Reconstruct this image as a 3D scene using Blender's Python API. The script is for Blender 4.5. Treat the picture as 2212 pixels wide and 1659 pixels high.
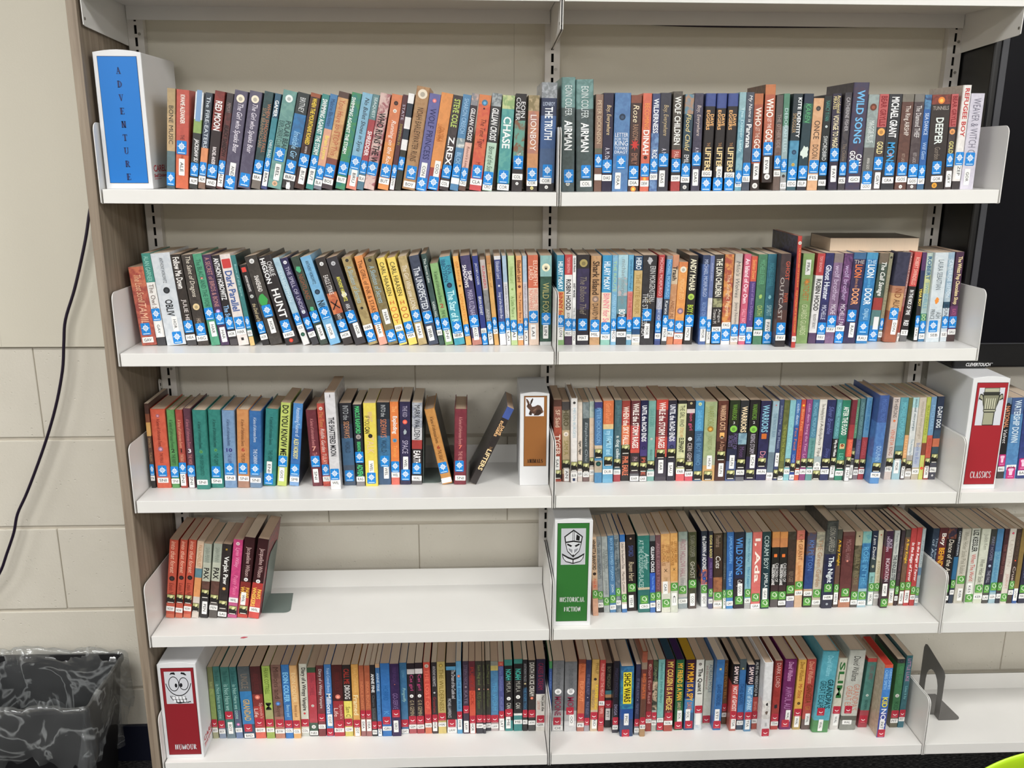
import bpy, bmesh, math, random
from mathutils import Matrix, Vector
random.seed(7)
scene = bpy.context.scene
for o in list(bpy.data.objects):
    bpy.data.objects.remove(o)
COL = scene.collection
R = math.radians

# ------------------------------------------------------------------ camera
cam_d = bpy.data.cameras.new('camera')
cam_d.sensor_fit = 'HORIZONTAL'
cam_d.sensor_width = 36.0
cam_d.lens = 1939.78 / 2212 * 36.0
cam_d.clip_start = 0.02
cam = bpy.data.objects.new('camera', cam_d)
COL.objects.link(cam)
rx, ux, fx = (0.99915, -0.04104, 0.00435), (0.00625, 0.25472, 0.96699), (0.0408, 0.96614, -0.25476)
m = Matrix.Identity(4)
for i in range(3):
    m[i][0], m[i][1], m[i][2] = rx[i], ux[i], -fx[i]
m[0][3], m[1][3], m[2][3] = -0.174, -1.8547, 1.593
cam.matrix_world = m
scene.camera = cam

# ------------------------------------------------------------------ world, lights, exposure
w = bpy.data.worlds.new('room_ambient')
scene.world = w
w.use_nodes = True
w.node_tree.nodes['Background'].inputs[0].default_value = (0.9, 0.95, 1.0, 1)
w.node_tree.nodes['Background'].inputs[1].default_value = 0.05
scene.view_settings.view_transform = 'Standard'
scene.view_settings.look = 'None'
scene.view_settings.gamma = 1.0
scene.view_settings.use_curve_mapping = False
scene.view_settings.exposure = -0.48
CEIL = 2.76
LIGHTS = [(lx, ly, pw) for ly, pw in ((-1.4, 43), (-3.95, 68), (-6.4, 54)) for lx in (-3.75, -1.35, 1.05, 3.45)]
for (lx, ly, pw) in LIGHTS:
    ld = bpy.data.lights.new('ceiling_panel_light', 'AREA')
    ld.shape = 'RECTANGLE'
    ld.size, ld.size_y = 1.16, 0.56
    ld.energy = pw
    ld.color = (1.0, 0.99, 0.97)
    lo = bpy.data.objects.new('ceiling_panel_light', ld)
    lo.location = (lx, ly, CEIL - 0.03)
    COL.objects.link(lo)

# ------------------------------------------------------------------ helpers
def lin(c):
    c /= 255.0
    return c / 12.92 if c <= 0.04045 else ((c + 0.055) / 1.055) ** 2.4

def hexc(h):
    return (lin(int(h[0:2], 16)), lin(int(h[2:4], 16)), lin(int(h[4:6], 16)), 1.0)

MATS = {}
def new_mat(name):
    mt = bpy.data.materials.new(name)
    mt.use_nodes = True
    MATS[name] = mt
    nt = mt.node_tree
    return mt, nt, nt.nodes, nt.links, nt.nodes['Principled BSDF']

def plain(name, hx, rough=0.5, metal=0.0, var=0.04, scale=30.0, bump=0.0, bscale=200.0, coat=0.0):
    """a paint-like material: base colour with a faint procedural mottling"""
    mt, nt, N, L, B = new_mat(name)
    c = hexc(hx)
    tc = N.new('ShaderNodeTexCoord')
    no = N.new('ShaderNodeTexNoise')
    no.inputs['Scale'].default_value = scale
    no.inputs['Detail'].default_value = 3
    L.new(tc.outputs['Object'], no.inputs['Vector'])
    rp = N.new('ShaderNodeValToRGB')
    rp.color_ramp.elements[0].position = 0.3
    rp.color_ramp.elements[1].position = 0.7
    rp.color_ramp.elements[0].color = tuple(v * (1 - var) for v in c[:3]) + (1,)
    rp.color_ramp.elements[1].color = tuple(min(1, v * (1 + var)) for v in c[:3]) + (1,)
    L.new(no.outputs['Fac'], rp.inputs['Fac'])
    L.new(rp.outputs['Color'], B.inputs['Base Color'])
    B.inputs['Roughness'].default_value = rough
    B.inputs['Metallic'].default_value = metal
    B.inputs['Coat Weight'].default_value = coat
    if bump:
        n2 = N.new('ShaderNodeTexNoise')
        n2.inputs['Scale'].default_value = bscale
        n2.inputs['Detail'].default_value = 4
        L.new(tc.outputs['Object'], n2.inputs['Vector'])
        bp = N.new('ShaderNodeBump')
        bp.inputs['Strength'].default_value = bump
        bp.inputs['Distance'].default_value = 0.002
        L.new(n2.outputs['Fac'], bp.inputs['Height'])
        L.new(bp.outputs['Normal'], B.inputs['Normal'])
    return mt

def attr_mat(name, rough=0.4, mottle=True):
    """print: colours read from the mesh's Col / Col2 attributes, blended by a noise pattern"""
    mt, nt, N, L, B = new_mat(name)
    a = N.new('ShaderNodeAttribute'); a.attribute_name = 'Col'
    if mottle:
        b = N.new('ShaderNodeAttribute'); b.attribute_name = 'Col2'
        tc = N.new('ShaderNodeTexCoord')
        oi = N.new('ShaderNodeObjectInfo')
        ad = N.new('ShaderNodeVectorMath'); ad.operation = 'ADD'
        mu = N.new('ShaderNodeMath'); mu.operation = 'MULTIPLY'; mu.inputs[1].default_value = 40
        L.new(oi.outputs['Random'], mu.inputs[0])
        L.new(tc.outputs['Object'], ad.inputs[0]); L.new(mu.outputs[0], ad.inputs[1])
        no = N.new('ShaderNodeTexNoise')
        no.inputs['Scale'].default_value = 85
        no.inputs['Detail'].default_value = 4
        no.inputs['Distortion'].default_value = 0.8
        L.new(ad.outputs[0], no.inputs['Vector'])
        mr = N.new('ShaderNodeMapRange')
        mr.inputs[1].default_value = 0.42; mr.inputs[2].default_value = 0.58
        L.new(no.outputs['Fac'], mr.inputs[0])
        mx = N.new('ShaderNodeMix'); mx.data_type = 'RGBA'
        L.new(mr.outputs[0], mx.inputs[0])
        L.new(a.outputs['Color'], mx.inputs[6]); L.new(b.outputs['Color'], mx.inputs[7])
        L.new(mx.outputs[2], B.inputs['Base Color'])
    else:
        L.new(a.outputs['Color'], B.inputs['Base Color'])
    B.inputs['Roughness'].default_value = rough
    return mt

M_COVER = attr_mat('laminated_print', 0.32)
M_INK = attr_mat('ink', 0.45, False)
M_METAL = plain('white_powder_coat', 'e4e3e0', 0.32, 0, 0.012, 12, 0.05, 900)
M_RAIL = plain('white_rail_enamel', 'd2cec8', 0.4, 0, 0.015, 12)
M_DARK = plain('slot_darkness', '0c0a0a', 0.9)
M_CARD = plain('white_carton', 'dfe0e2', 0.55, 0, 0.012, 18)
M_LABEL = plain('white_label_paper', 'eeeeec', 0.5, 0, 0.02, 120)
M_PANELWALL = plain('cream_smooth_wall_paint', 'cfcabb', 0.6, 0, 0.012, 5, 0.12, 260)
M_MORTAR = plain('painted_mortar', 'bdb6a8', 0.75, 0, 0.05, 20, 0.3, 120)
M_NAVY = plain('navy_baseboard_vinyl', '12162a', 0.5)
M_CORD = plain('dark_purple_cable_sheath', '1c1026', 0.4)
M_BLACK = plain('black_plastic', '0d0d0f', 0.35)
M_BEZEL = plain('grey_bezel_edge', '3c3d42', 0.4)
M_END = plain('dark_grey_steel', '6c6a68', 0.4, 0.0, 0.03, 20)
M_ENDG = plain('green_grey_steel', '6e7a75', 0.42, 0.0, 0.03, 20)
M_BIN = plain('black_bin_plastic', '0c0c10', 0.5)
M_LIME = plain('lime_plastic', 'a6cc1c', 0.35, 0, 0.02, 10)
M_CHROME = plain('chair_leg_steel', '8a8c90', 0.25, 0.9)
M_CEIL = plain('ceiling_tile_grey', 'c8c6c2', 0.8)
M_ROOM = plain('room_wall_paint', 'b2ada2', 0.7)
M_SCREW = plain('screw_zinc', '8c8880', 0.35, 0.6)

def paper_mat():
    mt, nt, N, L, B = new_mat('aged_page_edges')
    oi = N.new('ShaderNodeObjectInfo')
    rp = N.new('ShaderNodeValToRGB')
    rp.color_ramp.elements[0].color = hexc('bea48c')
    rp.color_ramp.elements[1].color = hexc('dccab4')
    e = rp.color_ramp.elements.new(0.5); e.color = hexc('ccb198')
    L.new(oi.outputs['Random'], rp.inputs['Fac'])
    tc = N.new('ShaderNodeTexCoord')
    mp = N.new('ShaderNodeMapping'); mp.inputs['Scale'].default_value = (2600, 12, 12)
    no = N.new('ShaderNodeTexNoise'); no.inputs['Scale'].default_value = 1.0
    L.new(tc.outputs['Object'], mp.inputs['Vector']); L.new(mp.outputs['Vector'], no.inputs['Vector'])
    mr = N.new('ShaderNodeMapRange'); mr.inputs[3].default_value = 0.82; mr.inputs[4].default_value = 1.1
    L.new(no.outputs['Fac'], mr.inputs[0])
    mx = N.new('ShaderNodeMix'); mx.data_type = 'RGBA'; mx.blend_type = 'MULTIPLY'; mx.inputs[0].default_value = 1
    L.new(rp.outputs['Color'], mx.inputs[6]); L.new(mr.outputs[0], mx.inputs[7])
    L.new(mx.outputs[2], B.inputs['Base Color'])
    B.inputs['Roughness'].default_value = 0.85
    return mt
M_PAPER = paper_mat()

def block_mat():
    mt, nt, N, L, B = new_mat('painted_concrete_block')
    tc = N.new('ShaderNodeTexCoord')
    no = N.new('ShaderNodeTexNoise'); no.inputs['Scale'].default_value = 9; no.inputs['Detail'].default_value = 5
    L.new(tc.outputs['Object'], no.inputs['Vector'])
    rp = N.new('ShaderNodeValToRGB')
    rp.color_ramp.elements[0].color = hexc('cbc6b9'); rp.color_ramp.elements[1].color = hexc('d6d1c5')
    L.new(no.outputs['Fac'], rp.inputs['Fac']); L.new(rp.outputs['Color'], B.inputs['Base Color'])
    B.inputs['Roughness'].default_value = 0.6
    vo = N.new('ShaderNodeTexVoronoi'); vo.inputs['Scale'].default_value = 75
    L.new(tc.outputs['Object'], vo.inputs['Vector'])
    mr = N.new('ShaderNodeMapRange'); mr.inputs[1].default_value = 0.04; mr.inputs[2].default_value = 0.2
    L.new(vo.outputs['Distance'], mr.inputs[0])
    n3 = N.new('ShaderNodeTexNoise'); n3.inputs['Scale'].default_value = 22
    L.new(tc.outputs['Object'], n3.inputs['Vector'])
    m3 = N.new('ShaderNodeMapRange'); m3.inputs[1].default_value = 0.5; m3.inputs[2].default_value = 0.62
    L.new(n3.outputs['Fac'], m3.inputs[0])
    mxp = N.new('ShaderNodeMath'); mxp.operation = 'MAXIMUM'
    iv = N.new('ShaderNodeMath'); iv.operation = 'SUBTRACT'; iv.inputs[0].default_value = 1.0
    L.new(m3.outputs[0], iv.inputs[1])
    L.new(mr.outputs[0], mxp.inputs[0]); L.new(iv.outputs[0], mxp.inputs[1])
    n2 = N.new('ShaderNodeTexNoise'); n2.inputs['Scale'].default_value = 160; n2.inputs['Detail'].default_value = 5
    L.new(tc.outputs['Object'], n2.inputs['Vector'])
    ad = N.new('ShaderNodeMath'); ad.operation = 'MULTIPLY_ADD'; ad.inputs[1].default_value = 0.35
    L.new(n2.outputs['Fac'], ad.inputs[0]); L.new(mxp.outputs[0], ad.inputs[2])
    bp = N.new('ShaderNodeBump'); bp.inputs['Strength'].default_value = 0.45; bp.inputs['Distance'].default_value = 0.003
    L.new(ad.outputs[0], bp.inputs['Height']); L.new(bp.outputs['Normal'], B.inputs['Normal'])
    return mt
M_BLOCK = block_mat()

def wood_mat(name, c1, c2, c3):
    mt, nt, N, L, B = new_mat(name)
    tc = N.new('ShaderNodeTexCoord')
    mp = N.new('ShaderNodeMapping'); mp.inputs['Scale'].default_value = (60, 60, 2.2)
    no = N.new('ShaderNodeTexNoise'); no.inputs['Scale'].default_value = 1.6; no.inputs['Detail'].default_value = 6
    no.inputs['Distortion'].default_value = 0.6
    L.new(tc.outputs['Object'], mp.inputs['Vector']); L.new(mp.outputs['Vector'], no.inputs['Vector'])
    rp = N.new('ShaderNodeValToRGB')
    rp.color_ramp.elements[0].position = 0.32; rp.color_ramp.elements[0].color = hexc(c1)
    rp.color_ramp.elements[1].position = 0.7; rp.color_ramp.elements[1].color = hexc(c3)
    e = rp.color_ramp.elements.new(0.5); e.color = hexc(c2)
    L.new(no.outputs['Fac'], rp.inputs['Fac']); L.new(rp.outputs['Color'], B.inputs['Base Color'])
    B.inputs['Roughness'].default_value = 0.55
    return mt
M_WOOD = wood_mat('taupe_wood_laminate', '7a6c5c', '8c7e6e', '9e917f')

def carpet_mat():
    mt, nt, N, L, B = new_mat('charcoal_carpet')
    tc = N.new('ShaderNodeTexCoord')
    mp = N.new('ShaderNodeMapping'); mp.inputs['Scale'].default_value = (60, 260, 60); mp.inputs['Rotation'].default_value = (0, 0, 0.9)
    no = N.new('ShaderNodeTexNoise'); no.inputs['Scale'].default_value = 1.4; no.inputs['Detail'].default_value = 4
    L.new(tc.outputs['Object'], mp.inputs['Vector']); L.new(mp.outputs['Vector'], no.inputs['Vector'])
    rp = N.new('ShaderNodeValToRGB')
    rp.color_ramp.elements[0].position = 0.45; rp.color_ramp.elements[0].color = hexc('121216')
    rp.color_ramp.elements[1].position = 0.66; rp.color_ramp.elements[1].color = hexc('5a5858')
    L.new(no.outputs['Fac'], rp.inputs['Fac']); L.new(rp.outputs['Color'], B.inputs['Base Color'])
    B.inputs['Roughness'].default_value = 0.95
    bp = N.new('ShaderNodeBump'); bp.inputs['Strength'].default_value = 0.8; bp.inputs['Distance'].default_value = 0.004
    L.new(no.outputs['Fac'], bp.inputs['Height']); L.new(bp.outputs['Normal'], B.inputs['Normal'])
    return mt
M_CARPET = carpet_mat()

def liner_mat():
    mt, nt, N, L, B = new_mat('clear_plastic_film')
    out = N['Material Output']
    tr = N.new('ShaderNodeBsdfTransparent'); tr.inputs[0].default_value = (0.93, 0.94, 0.95, 1)
    gl = N.new('ShaderNodeBsdfGlossy'); gl.inputs['Roughness'].default_value = 0.16; gl.inputs[0].default_value = (0.9, 0.92, 0.93, 1)
    df = N.new('ShaderNodeBsdfDiffuse'); df.inputs[0].default_value = (0.62, 0.65, 0.66, 1)
    tc = N.new('ShaderNodeTexCoord')
    no = N.new('ShaderNodeTexNoise'); no.inputs['Scale'].default_value = 7; no.inputs['Detail'].default_value = 3; no.inputs['Distortion'].default_value = 1.2
    L.new(tc.outputs['Object'], no.inputs['Vector'])
    bp = N.new('ShaderNodeBump'); bp.inputs['Strength'].default_value = 0.9; bp.inputs['Distance'].default_value = 0.012
    L.new(no.outputs['Fac'], bp.inputs['Height'])
    L.new(bp.outputs['Normal'], gl.inputs['Normal'])
    su = N.new('ShaderNodeMath'); su.operation = 'SUBTRACT'; su.inputs[1].default_value = 0.5
    ab = N.new('ShaderNodeMath'); ab.operation = 'ABSOLUTE'
    L.new(no.outputs['Fac'], su.inputs[0]); L.new(su.outputs[0], ab.inputs[0])
    mr = N.new('ShaderNodeMapRange'); mr.inputs[1].default_value = 0.0; mr.inputs[2].default_value = 0.022; mr.inputs[3].default_value = 0.3; mr.inputs[4].default_value = 0.06
    L.new(ab.outputs[0], mr.inputs[0])
    m1 = N.new('ShaderNodeMixShader'); L.new(mr.outputs[0], m1.inputs[0])
    L.new(tr.outputs[0], m1.inputs[1]); L.new(df.outputs[0], m1.inputs[2])
    m2 = N.new('ShaderNodeMixShader'); m2.inputs[0].default_value = 0.08
    L.new(m1.outputs[0], m2.inputs[1]); L.new(gl.outputs[0], m2.inputs[2])
    L.new(m2.outputs[0], out.inputs['Surface'])
    return mt
M_LINER = liner_mat()

def screen_mat():
    mt, nt, N, L, B = new_mat('screen_glass')
    B.inputs['Base Color'].default_value = (0.004, 0.004, 0.006, 1)
    tc = N.new('ShaderNodeTexCoord')
    no = N.new('ShaderNodeTexNoise'); no.inputs['Scale'].default_value = 6
    L.new(tc.outputs['Object'], no.inputs['Vector'])
    mr = N.new('ShaderNodeMapRange'); mr.inputs[3].default_value = 0.25; mr.inputs[4].default_value = 0.4
    B.inputs['Specular IOR Level'].default_value = 0.12
    L.new(no.outputs['Fac'], mr.inputs[0]); L.new(mr.outputs[0], B.inputs['Roughness'])
    return mt
M_SCREEN = screen_mat()

def emit_mat(name, strength):
    mt, nt, N, L, B = new_mat(name)
    B.inputs['Base Color'].default_value = (0.9, 0.9, 0.9, 1)
    B.inputs['Emission Color'].default_value = (1, 0.97, 0.93, 1)
    B.inputs['Emission Strength'].default_value = strength
    return mt
M_EMIT = emit_mat('light_diffuser', 6.0)

def print_tone(c):
    """printed ink under a plastic sleeve: a touch greyer"""
    l = 0.25 * c[0] + 0.65 * c[1] + 0.1 * c[2]
    return tuple((v + (l - v) * 0.14) * 0.97 + 0.008 for v in c[:3]) + (1.0,)

class MB:
    """collects faces; each face may carry a material index and a colour pair"""
    def __init__(s):
        s.v = []; s.f = []; s.mi = []; s.c1 = []; s.c2 = []
    def face(s, pts, mi=0, c=(1, 1, 1, 1), c2=None):
        b = len(s.v)
        s.v += [tuple(p) for p in pts]
        s.f.append(tuple(range(b, b + len(pts))))
        s.mi.append(mi); s.c1.append(c); s.c2.append(c2 or c)
    def box(s, x0, x1, y0, y1, z0, z1, mi=0, c=(1, 1, 1, 1)):
        p = [(x0, y0, z0), (x1, y0, z0), (x1, y1, z0), (x0, y1, z0), (x0, y0, z1), (x1, y0, z1), (x1, y1, z1), (x0, y1, z1)]
        b = len(s.v); s.v += p
        for q in ((0, 3, 2, 1), (4, 5, 6, 7), (0, 1, 5, 4), (1, 2, 6, 5), (2, 3, 7, 6), (3, 0, 4, 7)):
            s.f.append(tuple(b + i for i in q)); s.mi.append(mi); s.c1.append(c); s.c2.append(c)
    def prism(s, prof, axis, a0, a1, mi=0, c=(1, 1, 1, 1)):
        """extrude a 2D outline: axis 'x' -> outline in (y,z); 'y' -> (x,z); 'z' -> (x,y)"""
        def P(u, v, a):
            return (a, u, v) if axis == 'x' else ((u, a, v) if axis == 'y' else (u, v, a))
        n = len(prof); b = len(s.v)
        s.v += [P(u, v, a0) for u, v in prof] + [P(u, v, a1) for u, v in prof]
        fs = [tuple(range(b, b + n)), tuple(range(b + 2 * n - 1, b + n - 1, -1))]
        for i in range(n):
            j = (i + 1) % n
            fs.append((b + i, b + n + i, b + n + j, b + j))
        for f in fs:
            s.f.append(f); s.mi.append(mi); s.c1.append(c); s.c2.append(c)
    def mesh(s, name, mats, color=False, bevel=0.0, seg=2, smooth=False):
        me = bpy.data.meshes.new(name)
        me.from_pydata(s.v, [], s.f)
        for mt in (mats if isinstance(mats, (list, tuple)) else [mats]):
            me.materials.append(mt)
        me.polygons.foreach_set('material_index', s.mi)
        if color:
            for nm, src in (('Col', s.c1), ('Col2', s.c2)):
                at = me.color_attributes.new(nm, 'FLOAT_COLOR', 'CORNER')
                buf = []
                for f, c in zip(s.f, src):
                    buf += list(c) * len(f)
                at.data.foreach_set('color', buf)
        if bevel or not color:
            bm = bmesh.new(); bm.from_mesh(me)
            if not color:
                bmesh.ops.remove_doubles(bm, verts=bm.verts, dist=1e-6)
                bmesh.ops.recalc_face_normals(bm, faces=bm.faces)
            if bevel:
                ed = [e for e in bm.edges if len(e.link_faces) == 2 and e.calc_face_angle(0) > 0.6]
                bmesh.ops.bevel(bm, geom=ed, offset=bevel, segments=seg, affect='EDGES', profile=0.5, clamp_overlap=True)
            bm.to_mesh(me); bm.free()
        if smooth:
            me.polygons.foreach_set('use_smooth', [True] * len(me.polygons))
        me.update()
        return me

def link(name, me, parent=None):
    o = bpy.data.objects.new(name, me)
    COL.objects.link(o)
    if parent is not None:
        o.parent = parent
    return o

def thing(name, label, cat, loc=(0, 0, 0), group=None):
    o = bpy.data.objects.new(name, None)
    COL.objects.link(o)
    o.empty_display_size = 0.03
    o.location = loc
    return tag(o, label, cat, group)

def tag(o, label, cat, group=None):
    o['label'] = label; o['category'] = cat
    if group:
        o['group'] = group
    return o

def struct(name, me):
    o = link(name, me); o['kind'] = 'structure'
    return o

# ------------------------------------------------------------------ lettering (built-in font, one evaluation for all strings)
TEXTS = {}
def want(text, style=''):
    TEXTS[(text, style)] = None

def make_texts():
    tmp = []
    for (t, st) in TEXTS:
        cu = bpy.data.curves.new('t', 'FONT')
        cu.body = t; cu.size = 1.0; cu.resolution_u = 2
        if 'i' in st: cu.shear = 0.22
        if 'b' in st: cu.offset = 0.022
        cu.fill_mode = 'FRONT'
        o = bpy.data.objects.new('t', cu); COL.objects.link(o); tmp.append(((t, st), o))
    dg = bpy.context.evaluated_depsgraph_get()
    for k, o in tmp:
        me = o.evaluated_get(dg).to_mesh()
        vs = [(v.co.x, v.co.y) for v in me.vertices]
        fs = [tuple(p.vertices) for p in me.polygons]
        o.evaluated_get(dg).to_mesh_clear()
        if vs:
            x0 = min(v[0] for v in vs); x1 = max(v[0] for v in vs)
            y0 = min(v[1] for v in vs); y1 = max(v[1] for v in vs)
            TEXTS[k] = ([(a - x0, b - y0) for a, b in vs], fs, max(x1 - x0, 1e-4), max(y1 - y0, 1e-4))
    for k, o in tmp:
        cu = o.data; bpy.data.objects.remove(o); bpy.data.curves.remove(cu)

def put_text(mb, key, fn, sx, sy, c):
    d = TEXTS.get(key)
    if not d: return
    b = len(mb.v)
    mb.v += [fn(x * sx, y * sy) for x, y in d[0]]
    for f in d[1]:
        mb.f.append(tuple(b + i for i in f)); mb.mi.append(0); mb.c1.append(c); mb.c2.append(c)

# ------------------------------------------------------------------ the setting
WY = 0.26          # face of the block wall
mb = MB(); mb.box(-5.2, 5.0, -7.6, 0.3, -0.05, 0.0)
struct('floor', mb.mesh('floor', M_CARPET))
mb = MB(); mb.box(-5.2, 5.0, -7.6, 0.3, CEIL, CEIL + 0.05)
struct('ceiling', mb.mesh('ceiling', M_CEIL))
mb = MB(); mb.box(-5.25, -5.2, -7.6, 0.3, 0, CEIL)
struct('wall_left', mb.mesh('wall_left', M_ROOM))
mb = MB(); mb.box(5.0, 5.05, -7.6, 0.3, 0, CEIL)
struct('wall_right', mb.mesh('wall_right', M_ROOM))
mb = MB(); mb.box(-5.2, 5.0, -7.65, -7.6, 0, CEIL)
struct('wall_front', mb.mesh('wall_front', M_ROOM))
mb = MB(); mb.box(-5.2, 5.0, WY + 0.0035, WY + 0.06, 0, CEIL)
wall = struct('wall_back', mb.mesh('wall_back', M_MORTAR))
# painted concrete blocks, running bond, each its own piece
courses = [(0.0, 0.2165), (0.2165, 0.4466), (0.4466, 0.6731), (0.6731, 0.9052), (0.9052, 1.1345)]
BL = 0.449
mb = MB(); mb.box(-BL / 2 + 0.0008, BL / 2 - 0.0008, WY, WY + 0.02, 0.004, 0.226)
BM = mb.mesh('block', M_BLOCK, bevel=0.0022, seg=2)
for ci, (z0, z1) in enumerate(courses):
    off = -1.2176 if ci in (0, 2, 4) else -1.2176 + BL / 2
    k = -5
    while off + k * BL < 1.95:
        xa = off + k * BL
        if xa + BL > -2.1:
            o = link('block', BM, wall)
            o.location = (xa + BL / 2, random.uniform(-0.0006, 0.0006), z0)
            o.scale = (1, 1, (z1 - z0) / 0.23)
        k += 1
# smooth boards fixed over the upper wall
for xa, xb in ((-5.2, -2.4837), (-2.4837, -1.2837), (-1.2837, -0.0837), (-0.0837, 1.1163), (1.1163, 2.3163), (2.3163, 5.0)):
    mb = MB(); mb.box(xa + 0.0001, xb - 0.0001, WY - 0.008, WY + 0.01, 1.1345, CEIL)
    link('wall_board', mb.mesh('wall_board', M_PANELWALL, bevel=0.0003, seg=1), wall)
mb = MB(); mb.box(-5.2, 5.0, WY - 0.008, WY + 0.004, 0, 0.1083)
struct('baseboard_back', mb.mesh('baseboard_back', M_NAVY, bevel=0.002))

# ceiling light fixtures
for i, (lx, ly, pw) in enumerate(LIGHTS):
    t = thing('ceiling_light', 'recessed ceiling light panel, %s row from the shelving, %s column' % (('first', 'second', 'third')[i // 4], ('leftmost', 'second', 'third', 'rightmost')[i % 4]), 'light', (lx, ly, CEIL), 'ceiling light panels')
    mb = MB()
    for a in (-0.6, 0.58): mb.box(a, a + 0.02, -0.3, 0.3, -0.02, 0)
    for a in (-0.3, 0.28): mb.box(-0.58, 0.58, a, a + 0.02, -0.02, 0)
    link('frame', mb.mesh('frame', M_METAL), t)
    mb = MB(); mb.box(-0.58, 0.58, -0.28, 0.28, -0.008, -0.002)
    link('diffuser', mb.mesh('diffuser', M_EMIT), t)

# ------------------------------------------------------------------ wood-grain end panel
t = thing('end_panel', 'tall taupe wood-grain end panel closing the left side of the shelving', 'panel', (-0.9318, 0, 0))
mb = MB(); mb.box(-0.0098, 0.0098, -0.003, WY - 0.0085, 0.0, 2.45)
link('board', mb.mesh('board', M_WOOD, bevel=0.0008, seg=1), t)

# ------------------------------------------------------------------ slotted wall uprights
def upright(x, label, z1=2.45):
    t = thing('slotted_upright', label, 'upright', (x, 0, 0), 'slotted wall uprights')
    z0 = 0.0
    yf, yb = 0.2325, WY - 0.0085
    mb = MB()
    for a, b in ((-0.0165, -0.0028), (0.0028, 0.0165)):
        mb.box(a, b, yf, yf + 0.002, z0, z1)
    mb.box(-0.0165, -0.0145, yf + 0.002, yb, z0, z1); mb.box(0.0145, 0.0165, yf + 0.002, yb, z0, z1)
    z = 0.0072
    while z < z1 - 0.02:
        mb.box(-0.0028, 0.0028, yf, yf + 0.002, z - 0.0036, z + 0.0036)
        z += 0.0252
    link('channel', mb.mesh('channel', M_RAIL), t)
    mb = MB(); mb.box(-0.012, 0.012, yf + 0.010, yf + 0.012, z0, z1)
    link('slot_shade_sheet', mb.mesh('slot_shade_sheet', M_DARK), t)  # black sheet paints in the shade seen through the slots
    for zs in (0.56, 1.085, 1.76, 1.825):
        if zs > z1: continue
        mb = MB()
        mb.prism([(0.0075 + 0.0032 * math.cos(a * R(36)), zs + 0.0032 * math.sin(a * R(36))) for a in range(10)], 'y', yf - 0.0012, yf)
        link('screw', mb.mesh('screw', M_SCREW), t)
upright(-0.8976, 'white slotted wall upright beside the wood-grain end panel')
upright(0.0, 'white slotted wall upright at the divide between left and middle bays')
upright(0.8994, 'white slotted wall upright near the black screen')
upright(1.80, 'white slotted wall upright low at the far right, under the screen', 1.06)

# ------------------------------------------------------------------ metal shelves
ZS = {0: 1.8932, 1: 1.509, 2: 1.1751, 3: 0.8452, 4: 0.5172, 5: 0.1835}
TILT = {0: (0, 0, 0), 1: (0, -.004, .0037), 2: (-.0008, -.0016, .002), 3: (0, .0007, -.0007), 4: (-.0006, 0, .0005), 5: (0, -.0017, .0023)}
def ztop(s, X):
    a, b, c = TILT[s]; u = X / 0.9
    d = a + (b - a) * (u + 1) if u < 0 else b + (c - b) * min(u, 1.05)
    return ZS[s] + d
BAYS = {'L': (-0.912, -0.0068, -0.9155, -0.0042), 'R': (0.0028, 0.9112, 0.0002, 0.9132), 'T': (0.9205, 1.82, 0.9172, 1.823)}
RN = {0: 'highest', 1: 'top book', 2: 'second book', 3: 'third book', 4: 'fourth book', 5: 'bottom book'}
BN = {'L': 'left bay', 'R': 'middle bay', 'T': 'right bay'}
NOTE = {(0, 'L'): 'cut off by the picture top', (0, 'R'): 'cut off by the picture top',
        (1, 'L'): 'beginning with the blue-labelled box', (1, 'R'): 'ending at the black screen',
        (2, 'L'): 'full of leaning books', (2, 'R'): 'with a book lying flat on its row',
        (3, 'L'): 'with a gap before the brown-labelled box', (3, 'R'): 'filled from end to end', (3, 'T'): 'carrying the red-labelled column box',
        (4, 'L'): 'mostly empty with ten books', (4, 'R'): 'starting with the green-labelled box', (4, 'T'): 'below the screen, full of books',
        (5, 'L'): 'starting with the cartoon-face box', (5, 'R'): 'filled with red-stickered books', (5, 'T'): 'empty but for a bookend'}
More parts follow.
